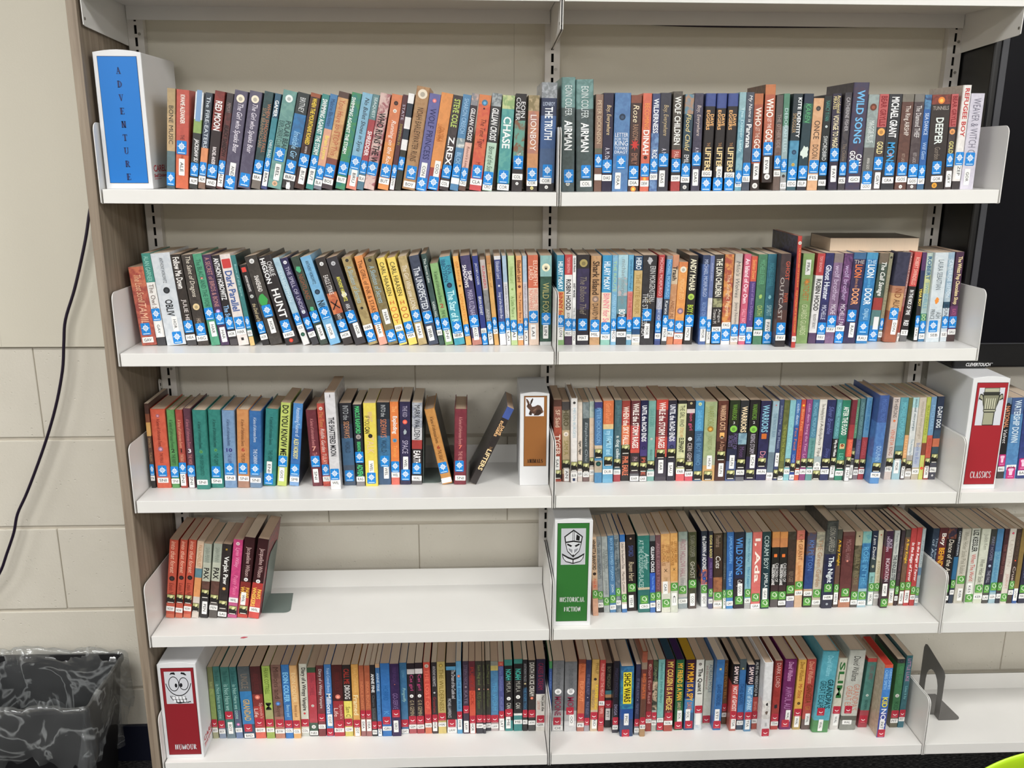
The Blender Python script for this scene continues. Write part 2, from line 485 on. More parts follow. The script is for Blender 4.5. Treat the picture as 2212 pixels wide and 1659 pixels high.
def metal_shelf(s, bay):
    x0, x1, p0, p1 = BAYS[bay]
    t = thing('metal_shelf', 'white metal %s shelf, %s, %s' % (RN[s], BN[bay], NOTE[(s, bay)]), 'shelf', (x0, 0, ztop(s, x0)), 'white metal shelves')
    Lx = x1 - x0; dz = ztop(s, x1) - ztop(s, x0)
    prof = [(0.0, 0.0), (0.0, -0.0275), (0.0095, -0.0275), (0.0095, -0.0262), (0.0014, -0.0262), (0.0014, -0.0014), (0.2265, -0.0014), (0.2265, -0.016), (0.2279, -0.016), (0.2279, 0.046), (0.2265, 0.046), (0.2265, 0.0)]
    if s == 0:
        prof = [(0.0, 0.0), (0.0, -0.0275), (0.0095, -0.0275), (0.0095, -0.0262), (0.0014, -0.0262), (0.0014, -0.012), (0.2265, -0.012), (0.2265, -0.0405), (0.2279, -0.0405), (0.2279, 0.0)]
    n = 2; mb = MB(); K = len(prof)
    for u in (0.0, Lx):
        mb.v += [(u, y, z + dz * u / Lx) for y, z in prof]
    mb.f.append(tuple(range(K))); mb.f.append(tuple(range(2 * K - 1, K - 1, -1)))
    for i in range(K):
        j = (i + 1) % K
        mb.f.append((i, K + i, K + j, j))
    mb.mi = [0] * len(mb.f); mb.c1 = mb.c2 = [(1, 1, 1, 1)] * len(mb.f)
    link('shelf_board', mb.mesh('shelf_board', M_METAL, bevel=0.0009, seg=2), t)
    for px in (p0, p1):
        zo = ztop(s, px) - ztop(s, x0)
        if s == 0:
            pr = [(0.002, 0.002), (0.005, -0.0775), (0.012, -0.0796), (0.2300, -0.0925), (0.2335, -0.0925), (0.2335, 0.0)]
        else:
            pr = [(0.0015, -0.0285), (-0.0035, -0.0265)]
            r = 0.016
            for k in range(6):
                a = math.pi - k * math.pi / 10
                pr.append((-0.0035 + r + r * math.cos(a), 0.128 - r + r * math.sin(a)))
            pr += [(0.21, 0.1245), (0.2325, 0.118), (0.2325, -0.0285)]
        mb = MB(); mb.prism(pr, 'x', -0.0009, 0.0009)
        o = link('end_plate', mb.mesh('end_plate', M_METAL, bevel=0.0004, seg=1), t)
        o.location = (px - x0, 0, zo)
    if s == 0:
        for px in (p0, p1):
            mb = MB()
            mb.prism([(0.012 + 0.003 * math.cos(a * R(36)), -0.066 + 0.003 * math.sin(a * R(36))) for a in range(10)], 'x', -0.0018, 0.0018)
            o = link('rivet', mb.mesh('rivet', M_SCREW), t); o.location = (px - x0, 0, 0)
    return t
for s, bays in ((0, 'LR'), (1, 'LR'), (2, 'LR'), (3, 'LRT'), (4, 'LRT'), (5, 'LRT')):
    for b in bays:
        metal_shelf(s, b)
# a loose bracket tab hooked on the left upright
t = thing('bracket_tab', 'small white punched bracket tab hooked on the leftmost upright', 'bracket', (-0.9155, 0.214, 1.024))
mb = MB(); mb.prism([(0, 0), (0.0185, 0), (0.0185, 0.034), (0.004, 0.040), (0, 0.036)], 'x', -0.001, 0.001)
link('tab_plate', mb.mesh('tab_plate', M_RAIL, bevel=0.0003, seg=1), t)
for yy, zz in ((0.007, 0.026), (0.012, 0.012)):
    mb = MB(); mb.box(0.001, 0.0016, yy - 0.002, yy + 0.002, zz - 0.0035, zz + 0.0035)
    link('hole_shade_patch', mb.mesh('hole_shade_patch', M_DARK), t)  # black patch on the plate, painted shade in place of an open hole
# a red marker scuff on the lip and a speck on the top of the fourth shelf, left bay
sh4 = [o for o in bpy.data.objects if o.get('label', '').startswith('white metal fourth book shelf, left bay')][0]
mb = MB()
mb.face([(0.199, -0.0003, -0.0075), (0.207, -0.0003, -0.0082), (0.215, -0.0003, -0.006), (0.217, -0.0003, -0.0045), (0.208, -0.0003, -0.0035), (0.202, -0.0003, -0.005)], 0, hexc('c85a68'))
link('red_scuff', mb.mesh('red_scuff', M_INK, color=True), sh4)
mb = MB()
mb.face([(0.470, 0.1010, 0.0003), (0.4725, 0.1005, 0.0003), (0.4722, 0.1065, 0.0003), (0.4704, 0.1060, 0.0003)], 0, hexc('3a3634'))
link('dark_speck', mb.mesh('dark_speck', M_INK, color=True), sh4)

# ------------------------------------------------------------------ books
BOOKS = """1LP -795.6 30.0 16.2 194.3 5.49 127.2 0.0|b59a6a/.25 c9a877/.62 5f7a80/.85 46585e|BONE MUSIC@.17-.55#33302a|.90||
1LP -777.8 30.0 24.9 191.4 5.63 125.3 0.0|c8503f/.66 e0683a|KWAME ALEXANDER@.05-.34#f4ece4b;THE@.45-.5#5a2a28;OVER@.66-.7#5a2a28|.58|ALE v .78|
1LP -750.8 30.0 15.9 188.6 8.69 123.5 0.0|e6e8ea/.28 8fae5a/.42 3a3c3a|JACKDAW SU@.48-.72#f0f0f0bi|.80|ALM h .92|b 7fa0c8 .14
1LP -733.4 30.0 13.9 187.8 9.37 123.0 0.0|3a4450/.3 4a5568/.57 e8915a/.86 8a6a58|The FIRE-EATERS@.04-.57#dfe8f0|.79|ALM h .90|
1LP -718.0 30.0 19.8 191.0 10.15 125.1 0.0|8e2f28~6e2420/.4 35282a|RED MOON@.1-.4#f4f0f0b;RACHEL ANDER@.57-.75#f0e8e8b|.82|AND h .94|
1LP -697.2 30.0 13.2 188.0 11.08 123.2 0.0|3f3538/.2 4f2c2e~6a3232|MEMORY@.1-.2#a08a88;BLACK SHADOW@.33-.66#241014b|.77|ALM v .89|
1LP -683.1 30.0 25.7 192.1 11.22 125.9 0.0|544d66~5e5870|The Girl who Speaks Bear@.13-.63#efeaf4i|.94|AND v .82|o f0e6d0 .08 .62
1LP -654.3 30.0 24.4 191.3 11.42 125.3 0.0|544d66~5e5870|The Girl who Speaks Bear@.13-.63#efeaf4i|.91||o f0e6d0 .08 .62
1LP -627.4 30.0 17.8 192.0 11.98 125.8 0.0|2f4f52~2a4346/.9 7a7068|WHEN SHADOWS FALL@.12-.62#c07a55R;SITA BRAHMACHARI@.17-.57#a8886aL|.77|BRA h .88|
1LP -607.8 30.0 11.8 189.4 12.54 124.1 0.0|2f5f7a/.25 2f8a99/.72 3f4a80|GAMER@.07-.24#f2f6f8b;CHRIS BRADF@.48-.68#e8f0f0|.74|BRA v .88|
1LP -595.1 30.0 26.9 194.0 13.22 127.1 0.0|5f9590~6fa39a|POLAR BEAR@.3-.6#2d4a4cbR;EXPLORERS CLUB@.31-.58#2d4a4cL|.65|BEL v .83|o eaf0ee .08 .55;o d8b090 .95 .4
1LP -566.1 30.0 23.7 190.4 13.22 124.7 0.0|2f3638/.22 1f7ab8~2a6aa0/.55 243440/.8 3a3638|BRITNEY@.05-.2#d8dcdc;Invisible Gir@.4-.68#9fd0f0i|.77|BRI h .88|w f4f0f0 .97 .5
1LP -541.2 30.0 19.7 190.3 13.46 124.6 0.0|a0502a/.04 3a2320~4a2a24|WHEN THE MOUNTAINS ROARED@.05-.53#f0d04ab;KATHRYN@.55-.62#f0e8e8i|.70|BUT v .86|
1LP -517.5 30.0 14.9 189.1 13.15 123.9 0.0|1f7f80~2a8a84|SWIMMING AGAINST THE STORM@.05-.63#f0f6f4b|.71|BUT v .86|
1LP -501.8 30.0 15.4 189.1 13.15 123.8 0.0|3f7fb5/.36 e8a888/.80 7a7a88|Malorie Blackman@.05-.33#24406a;Brain Lsyrm@.43-.68#f0dc70b|.82|BLA h .93|
1LP -485.6 30.0 21.0 193.2 13.16 126.5 0.0|5a4038/.06 d9a86a~c89058/.68 8a4a40/.9 4a3a40|You Have to STOP This@.08-.65#b85f45|.81|BOS h .92|
1LP -457.9 30.0 19.2 191.9 12.74 125.7 0.0|1f7f78~3a8f5a|SWIMMING AGAINST THE STORM@.05-.63#f0f6f4bL|.78|BUT h .90|
1LP -436.2 30.0 20.6 191.3 12.41 125.3 0.0|7fb8d5/.86 e0826a|No Ballet Shoes in Syria@.05-.6#20242ai|.72|BRU v .88|
1LP -414.5 30.0 13.3 189.5 12.34 124.1 0.0|5f8a8f/.26 b04048/.70 4f7a90|SEAQUEST@.03-.24#dfeceb;SHREDDER@.38-.64#f4eaeab|.76|BLA h .88|
1LP -400.2 30.0 20.6 191.0 12.36 125.1 0.0|d8b8b0~a86068|WHO RUNS THE W@.2-.72#1e1a1ab|.78||
1LP -371.6 30.0 21.4 188.4 10.67 123.4 0.0|e07f4a/.5 e8913f|Running on the Roof@.27-.76#f6f0eai|.80|BUT h .91|o 3a2420 .09 .4;o f0e4d8 .17 .35
1LP -347.8 30.0 10.1 188.9 10.18 123.8 0.0|5a3038|STATE@.1-.26#c8c0d0;SWIMMING IN@.3-.52#b8a850|.80|BOW v .91|
1LP -336.9 30.0 12.1 191.1 10.10 125.1 0.0|f0eeee/.1 2f3a48/.24 f0eeee/.36 2f3a48/.47 f0eeee/.58 3a3a30||.72||
1LH -322.6 30.0 26.9 203.3 10.13 140.3 0.0|b58a5a~a87a4c|NOAH BARLEYWATER RUNS@.2-.72#4a3420|.83|BOY h .95|o e8dcc8 .07 .7
1LP -294.6 30.0 22.5 190.1 10.06 124.5 0.0|6a6aa8|WOLF PRINCESS@.15-.68#24285a|.94|CON v .80|o e87a78 .07 .35
1LP -271.4 30.0 23.7 191.8 10.06 125.6 0.0|e8923f/.77 a8403a|ONYEKA@.35-.5#b86a2a;LINDEN STEW@.32-.5#b86a2aL|.93|COO v .78|
1LP -245.9 30.0 18.3 187.9 9.75 123.1 0.0|3f3638~4a4042|STEVE COLE@.04-.33#c0d470b;Z.REX@.43-.73#f4f4f4b|.80|COL h .93|
1LP -224.5 30.0 16.9 189.4 9.03 124.0 0.0|4f8ab8/.45 d8dcd8~8a9aa0/.55 4f8ab8|SHARON CREECH@.04-.4#a8cce8;BLOO@.6-.74#a8cce8|.79|h .90|
1LP -206.6 30.0 14.1 192.0 8.93 125.8 0.0|8a8a90~d8b0a0/.12 3a3038/.5 e8b8a8/.9 6a4a40|GILLIAN CROSS@.15-.48#eceaeabi;Rosco's Leap@.54-.77#7a4038i|.83|CRO h .92|
1LP -184.4 30.0 24.2 188.1 6.83 123.2 0.0|e0803f/.1 d8553a~e06a3a/.78 d84a50|The Time Tiger@.25-.55#5a1c18i;MC@.7-.75#8a2a20|.80|CLA h .91|o 4a7a9a .08 .5;o 3a1410 .14 .15
1LP -158.0 30.0 19.9 191.6 6.51 125.5 0.0|a8b0b4~6a7478/.13 3a3a3c/.5 b8d8c0|GILLIAN CROSS@.15-.48#f0f0f0bi;Born of the Sun@.54-.8#3a5a48i|.87|CRO h .96|
1LP -127.9 30.0 25.0 187.7 3.84 123.0 0.0|8fb070~c8d090/.14 3f9a9a~58aaa2/.92 2a3638|CHASE@.22-.55#f0f6f4b|.85|COR h .96|
1LP -97.7 30.0 21.5 191.2 2.69 125.2 0.0|2f2a2c/.27 5fa090~8a5a40/.7 3a3436|EOIN@.08-.24#f4f4f4R;COLFER@.04-.27#f4f4f4L;THE@.6-.65#f0f0f0|.70|COL h .85|o f4f4f0 .92 .28
1LP -66.9 30.0 22.3 188.6 1.00 123.5 0.0|8a7a50~b8a078/.16 b57a6a~c8825a/.6 d0905a/.93 3a3030|LIONBOY@.2-.57#f4eeea|.82|COR h .91|o e8dc90 .965 .3
1LH -41.7 30.0 31.7 213.5 1.21 147.3 0.0|b0b4bc~80868a/.14 2f3a5a/.3 3a6098/.6 45638f/.92 2a282c|LIONBOY@.175-.21#c8d4e8h;THE TRUTH@.22-.52#f0f4f8b|.81|COR h .90|o f4f4f0 .96 .22
1RH 4.8 30.0 27.8 223.9 -0.58 154.5 0.0|6f9a98~5a8480/.26 4a5a5c~42504f|EOIN COLFER@.07-.33#d8e0e0;AIRMAN@.37-.63#f6f8f8b|.86||o d8d8d0 .93 .3
1RH 36.3 30.0 35.3 219.6 -1.29 151.5 0.0|6f9a98~5a8480/.26 4a5a5c~42504f|EOIN COLFER@.06-.34#d8e0e0;AIRMAN@.38-.64#f6f8f8b|.82|COL h .93|
1RP 72.8 30.0 15.4 191.2 -0.24 125.2 0.0|8a6a58~967462/.55 6a6a58/.6 7a5648|PETER DICKINSON@.06-.5#d8c4a8|.68|h .85|
1RP 88.6 30.0 20.3 193.9 -0.21 127.0 0.0|2a2240|Boy, Everywhere@.12-.42#e8cfa0i;A. M. Das@.55-.68#e8e4f0|.74|DAS h .86|
1RP 110.0 30.0 32.4 193.9 0.23 127.0 0.0|4a78b0~5486bc|LETTER@.40-.44#f0f4f8h;FOR THE@.45-.475#e8f0f8h;KING@.48-.53#f0f4f8h;TONKE@.54-.57#f0f4f8h;DRAGT@.58-.61#f0f4f8h|.70|DRA v .89|o 24344a .24 .4
1RP 143.2 30.0 21.9 189.6 0.13 124.2 0.0|8a4a35/.08 3f2a28~4a2c2a|Rose@.1-.28#f0e0c0i;RANSOM@.3-.46#b08a70;EMILY D@.6-.76#b0806a|.80|DIA h .91|s c83a34 .51 .9;o e89040 .975 .5
1RP 168.1 30.0 18.1 193.1 -0.16 126.5 0.0|e0684a|BECOMING@.1-.36#f0a050;DINAH@.37-.62#fbf4f0b|.78|DEW h .92|o 3a1c18 .65 .4;o f08a3a .87 .5
1RP 187.7 30.0 15.9 192.3 -0.22 126.0 0.0|3f4a78/.4 6f98c8~4a6aa0|WILDERNESS@.05-.4#f0f4fab;RODI@.57-.68#f0f4fab|.73|DOY h .85|
1RP 204.3 30.0 21.9 193.7 -0.33 126.9 0.0|3a3a48|Boy, Everywhere@.12-.43#c8b48ai;A. M@.56-.62#e8e4f0|.68|DAS v .87|
1RP 232.3 30.0 18.9 196.4 -0.93 128.7 0.0|4a443e~5a5248/.58 b8483a/.66 3a3432/.9 b03a3a|WOLF CHILDREN@.05-.53#f0f0ecb;PAU@.6-.67#f0c8c0|.74|DOW h .87|
1RP 252.0 30.0 18.2 190.8 0.53 125.0 0.0|5a8aa0~b0886a/.2 2f4a5a/.55 2a3038|Flood Child@.2-.58#f0dc98i;EMILY@.62-.74#e8e8e8|.78|DIA h .88|o d8d8d4 .96 .45
1RP 274.6 30.0 18.2 192.8 -0.64 126.3 0.0|3f3a50~4a465c|Boy, Everywhere@.12-.43#d8c8c0i;A. M@.55-.6#e8e4f0|.67|DAS v .86|
1RH 295.1 30.0 21.2 192.7 0.25 133.0 0.0|3f5298/.13 2a2426|DAVE@.21-.33#f0b878bR;EGGERS@.17-.37#f0b878bL;THE@.5-.54#b08050;LIFTERS@.55-.8#f8d8a0b|.93|EGG h .82|
1RH 319.9 30.0 20.5 192.7 -0.36 133.0 0.0|3f5298/.15 2a2426|DAVE@.21-.33#f0b878bR;EGGERS@.17-.37#f0b878bL;THE@.5-.54#b08050;LIFTERS@.55-.8#f8d8a0b|.93|EOE v .83|
1RH 342.6 30.0 21.2 192.6 -0.33 132.9 0.0|3f5298/.13 2a2426|DAVE@.21-.33#f0b878bR;EGGERS@.17-.37#f0b878bL;THE@.5-.54#b08050;LIFTERS@.55-.8#f8d8a0b|.93|EGG h .84|
1RP 366.0 30.0 13.9 194.6 -0.56 127.5 0.0|8fb8c0/.18 5f9ab0~7fb4c4|The Dinner Lady@.15-.6#d0ecf0|.86|ELL h .93|
1RP 380.6 30.0 16.1 194.6 -0.66 127.5 0.0|4a5262|My Name is@.03-.3#f0f0f0i;Parvana@.32-.56#f4f4f4b|.78|ELL h .88|
1RP 398.9 30.0 18.3 191.9 -1.19 125.7 0.0|c06a35/.11 b0563a/.72 3a2e2c|WHO@.14-.33#f6e8ddb;LET THE@.34-.45#f0d8c8;GO@.46-.57#f6e8ddb|.63|EVA v .80|o e8e4e0 .95 .6
1RP 421.9 30.0 21.2 193.3 -1.82 126.6 16.0|c8743c/.1 c0603f/.72 3a2e2c|WHO@.14-.33#fdf4ecb;LET THE@.34-.44#fdf0e8;GOD@.45-.6#fdf4ecb|.65|EVA v .82|o f4f0ec .94 .55
1RP 446.6 30.0 14.0 189.1 -1.95 123.9 0.0|5a5250/.3 7a5f56~6a5048/.75 6f5c54|THE OTHER SIDE@.2-.55#a89890|.70|ELL h .82|
1RP 461.3 30.0 12.5 191.8 -1.89 125.6 0.0|4f8a70/.33 9ab4b8/.85 a0a0a0|DEBORAH ELLIS@.15-.6#c8e0e4|.74|ELI h .95|o 2a2424 .85 .5
1RP 475.3 30.0 19.1 191.7 -0.08 125.6 0.0|28363e/.48 3a8ab0~4a9ac0/.92 305a68|KITE IDENTITY@.04-.45#f4f6f6bR;SMUGGLER@.2-.4#b89a70L|.82|EDG h .93|o 24405a .6 .5;o d8b050 .73 .35
1RP 496.6 30.0 19.1 191.7 0.26 125.6 0.0|24344a/.1 2a6a50~24504a/.3 24404a/.95 2a2a38|KAREN@.1-.3#5fb078i|.81|ELP h .93|w d8e4dc .6 .95
1RP 518.0 30.0 21.4 182.9 -0.31 119.8 0.0|d8a070~e0ac7c|ONCE@.24-.44#3a2a24;DOON@.5-.65#4a3428|.74|FIS h .86|o 3a3430 .11 .45
1RP 540.9 30.0 16.2 186.9 -0.64 122.4 0.0|22282a|NANCY YI FAN@.05-.26#4f9a90;SWORDBIRD@.42-.68#e4e8e8|.77|FAR h .92|o d8e4e4 .32 .3
1RP 563.4 30.0 18.3 191.6 -2.44 125.5 0.0|2e2a40~3a3048|VOYAGE TO MAGIC@.22-.57#e8dcb8b;PIRATES@.03-.16#f0e0a0L;Accidental@.02-.2#f0e0a0R|.63|FAY v .83|
1RP 583.3 30.0 14.4 193.6 -0.76 126.8 0.0|3a3640~4a4448|CATHERINE FISHER@.05-.39#c8c4c8;The Clockw@.52-.7#908070|.78|IS h .90|
1RH 598.5 30.0 32.5 213.2 -0.35 147.1 0.0|3f3a58~4a3a50|WILD SONG@.07-.56#6fb8e8b;CAN@.66-.77#f4f4f4bR;GOU@.63-.74#f4f4f4bL|.78|GO h .90|
1RP 631.4 30.0 22.3 189.8 -0.35 124.3 0.0|9aaaa8~8a9896/.55 6a6a68|MAGGIE BLUE@.27-.5#e4ecea;THE DARK WORLD@.28-.5#d0d8d6L;ANNA GOO@.66-.78#e0e0da|.87|GOO h .97|o 6a3826 .13 .62
1RP 654.4 30.0 19.2 190.5 -0.47 124.8 0.0|c85a5a/.34 4a3e40~40383a|BEAR GRYLLS@.02-.33#8a2028b;GOLD@.49-.62#e8dca0b|.72|GRY v .90|o f0b060 .39 .8
1RP 674.4 30.0 27.2 190.5 -0.59 124.8 0.0|2f3036|MICHAEL GRANT@.03-.45#f6f6f6b;MONS@.5-.74#3fa0dcb|.78|GRA h .90|o e87a68 .63 .28
1RP 704.1 30.0 24.1 190.4 -1.16 124.7 0.0|7a7468/.08 5f3c34~6a4438|The Ring AIRSHIP@.12-.43#ece4dc;KIT LADD@.62-.72#b8a090|.78|GOS h .89|o f0f0ec .97 .3
1RP 729.8 30.0 20.9 190.4 -1.28 124.7 0.0|7a7670/.08 4a3c40~574a4c|The Diamond THIEF@.12-.45#e8e4e4;KIT LADD@.61-.72#b8b0b0|.80|GOS h .91|o f0f0ec .97 .3
1RP 751.5 30.0 14.5 188.9 -1.41 123.7 0.0|2a4a78~4a8ab8/.15 1f64b0/.95 3a6a90|SEA DANCE@.19-.42#d8e8f8;Will Gatti@.5-.68#b8d4f0i|.81|GAT h .91|
1RP 768.3 30.0 39.4 188.9 -2.02 123.7 0.0|6a2c22~8a3a2a/.1 352c2a|TUNNELS@.12-.16#b8b0a8h;DEEPER@.24-.52#e4ece8b;Gordon@.55-.68#908478|.77|GOR h .89|o e88a3a .06 .35;o d89a30 .96 .28
1RP 809.4 30.0 14.5 190.3 -2.22 124.6 0.0|c85a5a/.34 4a3e40~40383a|BEAR GRYLLS@.02-.33#8a2028b;GOLD@.49-.62#d8d080b|.69|GRY v .89|o e8a060 .39 .8
1RH 825.5 30.0 17.5 207.7 -0.21 143.3 0.0|ece8e4/.92 3a3436|REFUGEE BOY@.03-.49#c03a3ab|.70|ZEP v .82|
1RP 843.4 30.0 28.1 191.6 -0.18 125.5 0.0|c8c4d4~d2cedc|WEAVER & WITCH C@.05-.62#7a7888|.68|GOR v .87|
2LP -894.0 77.2 32.0 169.9 -4.45 111.3 0.0|d8754f~b84a3c/.25 c85f45~a84438|The Lost Scroll@.1-.45#f0c8a0i;TAMIL@.46-.72#f0c0a0i|.79|GAV h .93|
2LP -861.0 76.6 18.4 199.3 -4.61 130.6 0.0|2f8f80/.31 ece8e4/.91 3a3a40|ALAN GARNER@.03-.3#9fd8c8;The Owl S@.33-.6#6a5a50|.66|GAV v .82|
2LP -840.3 76.3 41.0 198.9 -5.12 130.3 0.0|c8d0d8~d4dae0|ANTHONY HOROWITZ@.05-.32#3a4248;OBLIV@.5-.68#1e2226b|.92|HOR v .77|o 24282c .4 .34
2LP -796.9 75.6 20.5 197.2 -5.66 129.2 0.0|2f2824~382f2a/.93 4a484a|Follow Me Down@.03-.37#f4f0ecb;JULIE HE@.49-.73#f0e8e4|.79|HEA h .91|
2LP -774.2 75.2 23.9 196.4 -5.79 128.7 0.0|38302c~48403a|The Saint of Dragons@.02-.46#e8e0d0i;HIG@.7-.75#c0b0a0|.82|HIG h .92|o e0c898 .57 .6
2LP -745.2 74.7 19.1 199.1 -7.10 130.4 0.0|3f9a75~48a47e|The BLACK AND THE IVORY@.06-.6#245a48|.65|HAR v .82|o d87a70 .26 .3
2LP -724.5 74.3 18.4 197.4 -7.41 129.3 0.0|4a3058~3f2a50|A SECRET of BIRDS & BONE@.03-.57#c8908a|.70|HAR v .88|o a890d0 .62 .5
2LP -704.4 74.0 17.0 196.0 -7.65 128.4 0.0|2a2428/.93 4a4448|ANTHONY HOROWITZ@.03-.49#f0f0f0b;The Sw@.55-.7#8fb8e0b|.75|HOR h .87|
2LP -686.5 73.7 22.5 198.2 -7.76 129.8 0.0|e8ddd8|Dark Parallel@.18-.62#3a5a98b|.75|HAR h .85|q c8403f .1 .8;q 2a2424 .93 .25
2LP -661.6 73.2 10.2 197.2 -8.26 129.2 0.0|2f7f80/.9 e8c070|Born of the Spirit@.1-.45#a8d8d8|.74|HEN h .86|
2LP -635.7 76.3 15.5 177.7 -12.54 116.4 0.0|221e20|ANTHONY HOROWITZ@.13-.33#e8e4e4b;the Devil and his@.48-.72#d8c8a0i|.78|HOR h .90|q d8483f .06 .6;o c8ccc8 .39 .5
2LP -618.4 76.0 26.3 196.4 -12.86 128.7 0.0|3a3430~46403a|SNAKEHEAD@.22-.4#e8e4e0b|.62|HOR v .79|o e4e4e4 .06 .4;w 3fa050 .5 .75
2LH -585.8 75.4 29.5 196.5 -14.31 135.6 0.0|2c2628|CHARLIE@.07-.23#f0f0f0R;HIGSON@.02-.3#f6f6f6bL;HUNT@.37-.7#ecececb|.79|HIG h .89|o c83a2a .96 .3
2LP -547.6 74.8 14.0 196.3 -16.31 128.6 0.0|a8c8d8~98bcd0/.76 e4e4e4|EVA HOFFMAN@.15-.5#d0e4ec|.70|HOB h .80|o 1f4a3a .88 .65
2LP -528.1 74.4 15.2 196.5 -17.32 128.7 0.0|2a2450~302a5a/.9 3a3a40|THE SPELL OF UNDISC@.1-.62#c8c4dc|.75|HIT h .88|o e8e8f0 .05 .5;o dce4ec .62 .5
2LP -510.7 74.2 17.3 197.9 -15.86 129.6 0.0|3a4a40~324238|NIGHTLAND@.2-.48#9a5a3f|.68|HAR v .86|w 4fb080 .14 .6;w 4fb080 .59 .5
2LP -489.1 73.8 22.7 198.3 -16.20 129.9 0.0|6aaedc~78b8e0|ANTHONY HOROWITZ@.05-.31#24384a;NIG@.5-.6#1a2430b|.64|HOR v .85|o 24384a .4 .5
2LP -459.9 73.3 21.4 195.2 -15.91 127.9 0.0|38302e/.4 d87a40~c05a30/.64 38302e|EAGLE STRIKE@.2-.42#f0ecea;ANTHO@.64-.74#e8e4e0|.78|HOR h .89|o e8e8e8 .07 .4;x 2a1a18 .54 .8
2LP -434.1 72.8 23.4 196.5 -16.41 128.7 0.0|3a363c|ANTHONY HOROWITZ@.22-.5#e8e060b;ARK AN@.53-.64#e8e8e8|.68|HOR v .84|o c8c8cc .07 .4;w e8e8ec .42 .5
2LP -405.7 72.4 20.2 196.7 -15.12 128.8 0.0|b09a60~9a8450|A Skeleton of Secrets@.1-.52#9fc0cci|.90|HAR h .80|o 24201c .04 .35;o 24201c .58 .3
2LP -382.0 72.0 17.6 198.5 -13.96 130.0 0.0|f0953f/.9 f0a890|The GIRL of INK & STARS@.05-.64#6a3a1c|.70|HAR v .83|
2LP -362.5 71.6 21.0 196.3 -13.70 128.6 0.0|7a6a40~8a7a4c|A Skeleton of Secrets@.1-.52#9fc0cci|.90|HAR v .68|o 24201c .04 .35
2LP -338.7 71.2 17.0 193.9 -13.26 127.0 0.0|f0cf40~f4d850|CARL HIAASEN@.05-.43#3a3424;H@.49-.53#d0582ah;O@.56-.61#e8703ah;O@.64-.69#d0582ah;T@.71-.75#d0582ah|.91|HIA h .80|
2LP -317.8 70.9 18.4 194.4 -12.97 127.3 0.0|f0cf40~f4d850|CARL HIAASEN@.05-.43#3a3424;H@.49-.53#c8502ah;O@.56-.61#c8502ah;O@.64-.69#c8502ah|.80|HIA h .89|
2LP -296.8 70.5 18.5 196.5 -11.95 128.7 0.0|c0a870~b09860|The Girl Who saw LIONS@.1-.6#f0e8d8i|.67|HAI v .84|
2LP -274.4 70.1 21.2 197.7 -11.64 129.5 0.0|3a4258~434c62|The UNEXPECTED F@.13-.64#d8dce4b|.69|IBB v .87|
2LP -251.3 69.7 11.0 201.8 -10.56 132.2 0.0|2f4a48~3a5654|The Secret Lake@.05-.31#e8f0ec;KAREN INGL@.52-.69#e8f0ec|.76|ING h .86|
2LP -238.7 69.5 17.2 180.7 -9.85 118.3 0.0|7fb068~8aba72|A Series of Unfortunate Events@.1-.47#2f4a2a;2@.49-.54#b04a3abh;THE RE@.57-.66#3a5a34|.74|SNI v .87|
2LP -218.4 69.2 22.8 194.2 -9.23 127.2 0.0|1f98b0~2aa4bc|EVA@.1-.2#1c3f68R;IBBOTSON@.03-.28#1c3f68L;The Star of K@.38-.75#c8f0f4b|.80|IBB h .89|o 1f2f48 .32 .5
2LP -193.2 68.7 11.8 195.8 -8.13 128.2 0.0|f0a83f~f4b850|OUR JUNGLE@.06-.28#b87028;LION PATROL@.42-.74#d88a30|.83||o 5a4a20 .33 .4
2LP -179.2 68.5 20.9 196.2 -7.62 128.5 0.0|4a4270~3f3a64/.92 c88070|SHIP@.17-.28#f4f0f4bR;SHADOWS@.1-.35#f4f0f4bL;MARIA KUZNIAR@.38-.67#c8c0dc|.73|KUZ v .86|
2LP -157.1 69.3 11.9 195.7 -6.60 128.2 0.0|2a3a8a|JACOB'S LADDER@.08-.32#e4e8f4;BRIAN KEANEY@.45-.66#f0f4f8|.93|KEA h .84|
2LP -143.7 69.1 11.2 187.3 -5.97 122.7 0.0|c0b4b0/.35 8a8a8a~7a7a7a/.72 5a6a80/.92 6a6a6a|RUNNERS@.07-.33#c83a44;ANN@.57-.7#c8c4c4|.79|KEL v .90|
2LP -131.1 68.8 9.8 196.1 -5.58 128.4 0.0|c8884a/.1 e0a850|The Star of@.07-.35#a8743a|.75|LA h .84|
2LP -119.2 68.6 14.0 195.0 -4.09 127.7 0.0|dcdce0/.04 3a4888~44528f/.86 e4e4ec|Elizabeth Laird@.06-.25#d8dcf0;Song of the Dolphin Boy@.4-.7#e8ecf8i|.80|v .92|o f0f4f8 .33 .3
2LS -104.4 68.4 9.1 195.6 -3.38 128.1 0.0|a8c4dc/.29 dfe0e6|ORANGES IN NO MAN'S LAND@.31-.7#7a7a80|.76|LAI v .90|
2LP -94.5 68.2 14.1 195.5 -2.65 128.0 0.0|b5d088~c0d894|Elizabeth Laird@.12-.3#8aa860;A Little Piece o@.45-.68#6a8a48|.78|LAI v .86|o 6a8a40 .37 .3
2LP -79.8 68.0 12.0 195.4 -1.76 128.0 0.0|f0a860|Elizabeth Laird@.05-.29#6a2f20b;The Fastest Boy in@.4-.74#6a2f20|.82|LAI h .91|o 5a2418 .34 .5
2LS -66.4 67.7 9.2 195.4 -1.66 128.0 0.0|a8c4dc/.29 d8d4e0|ORANGES IN NO MAN'S LAND@.31-.7#7a7a80|.76|LAI v .90|
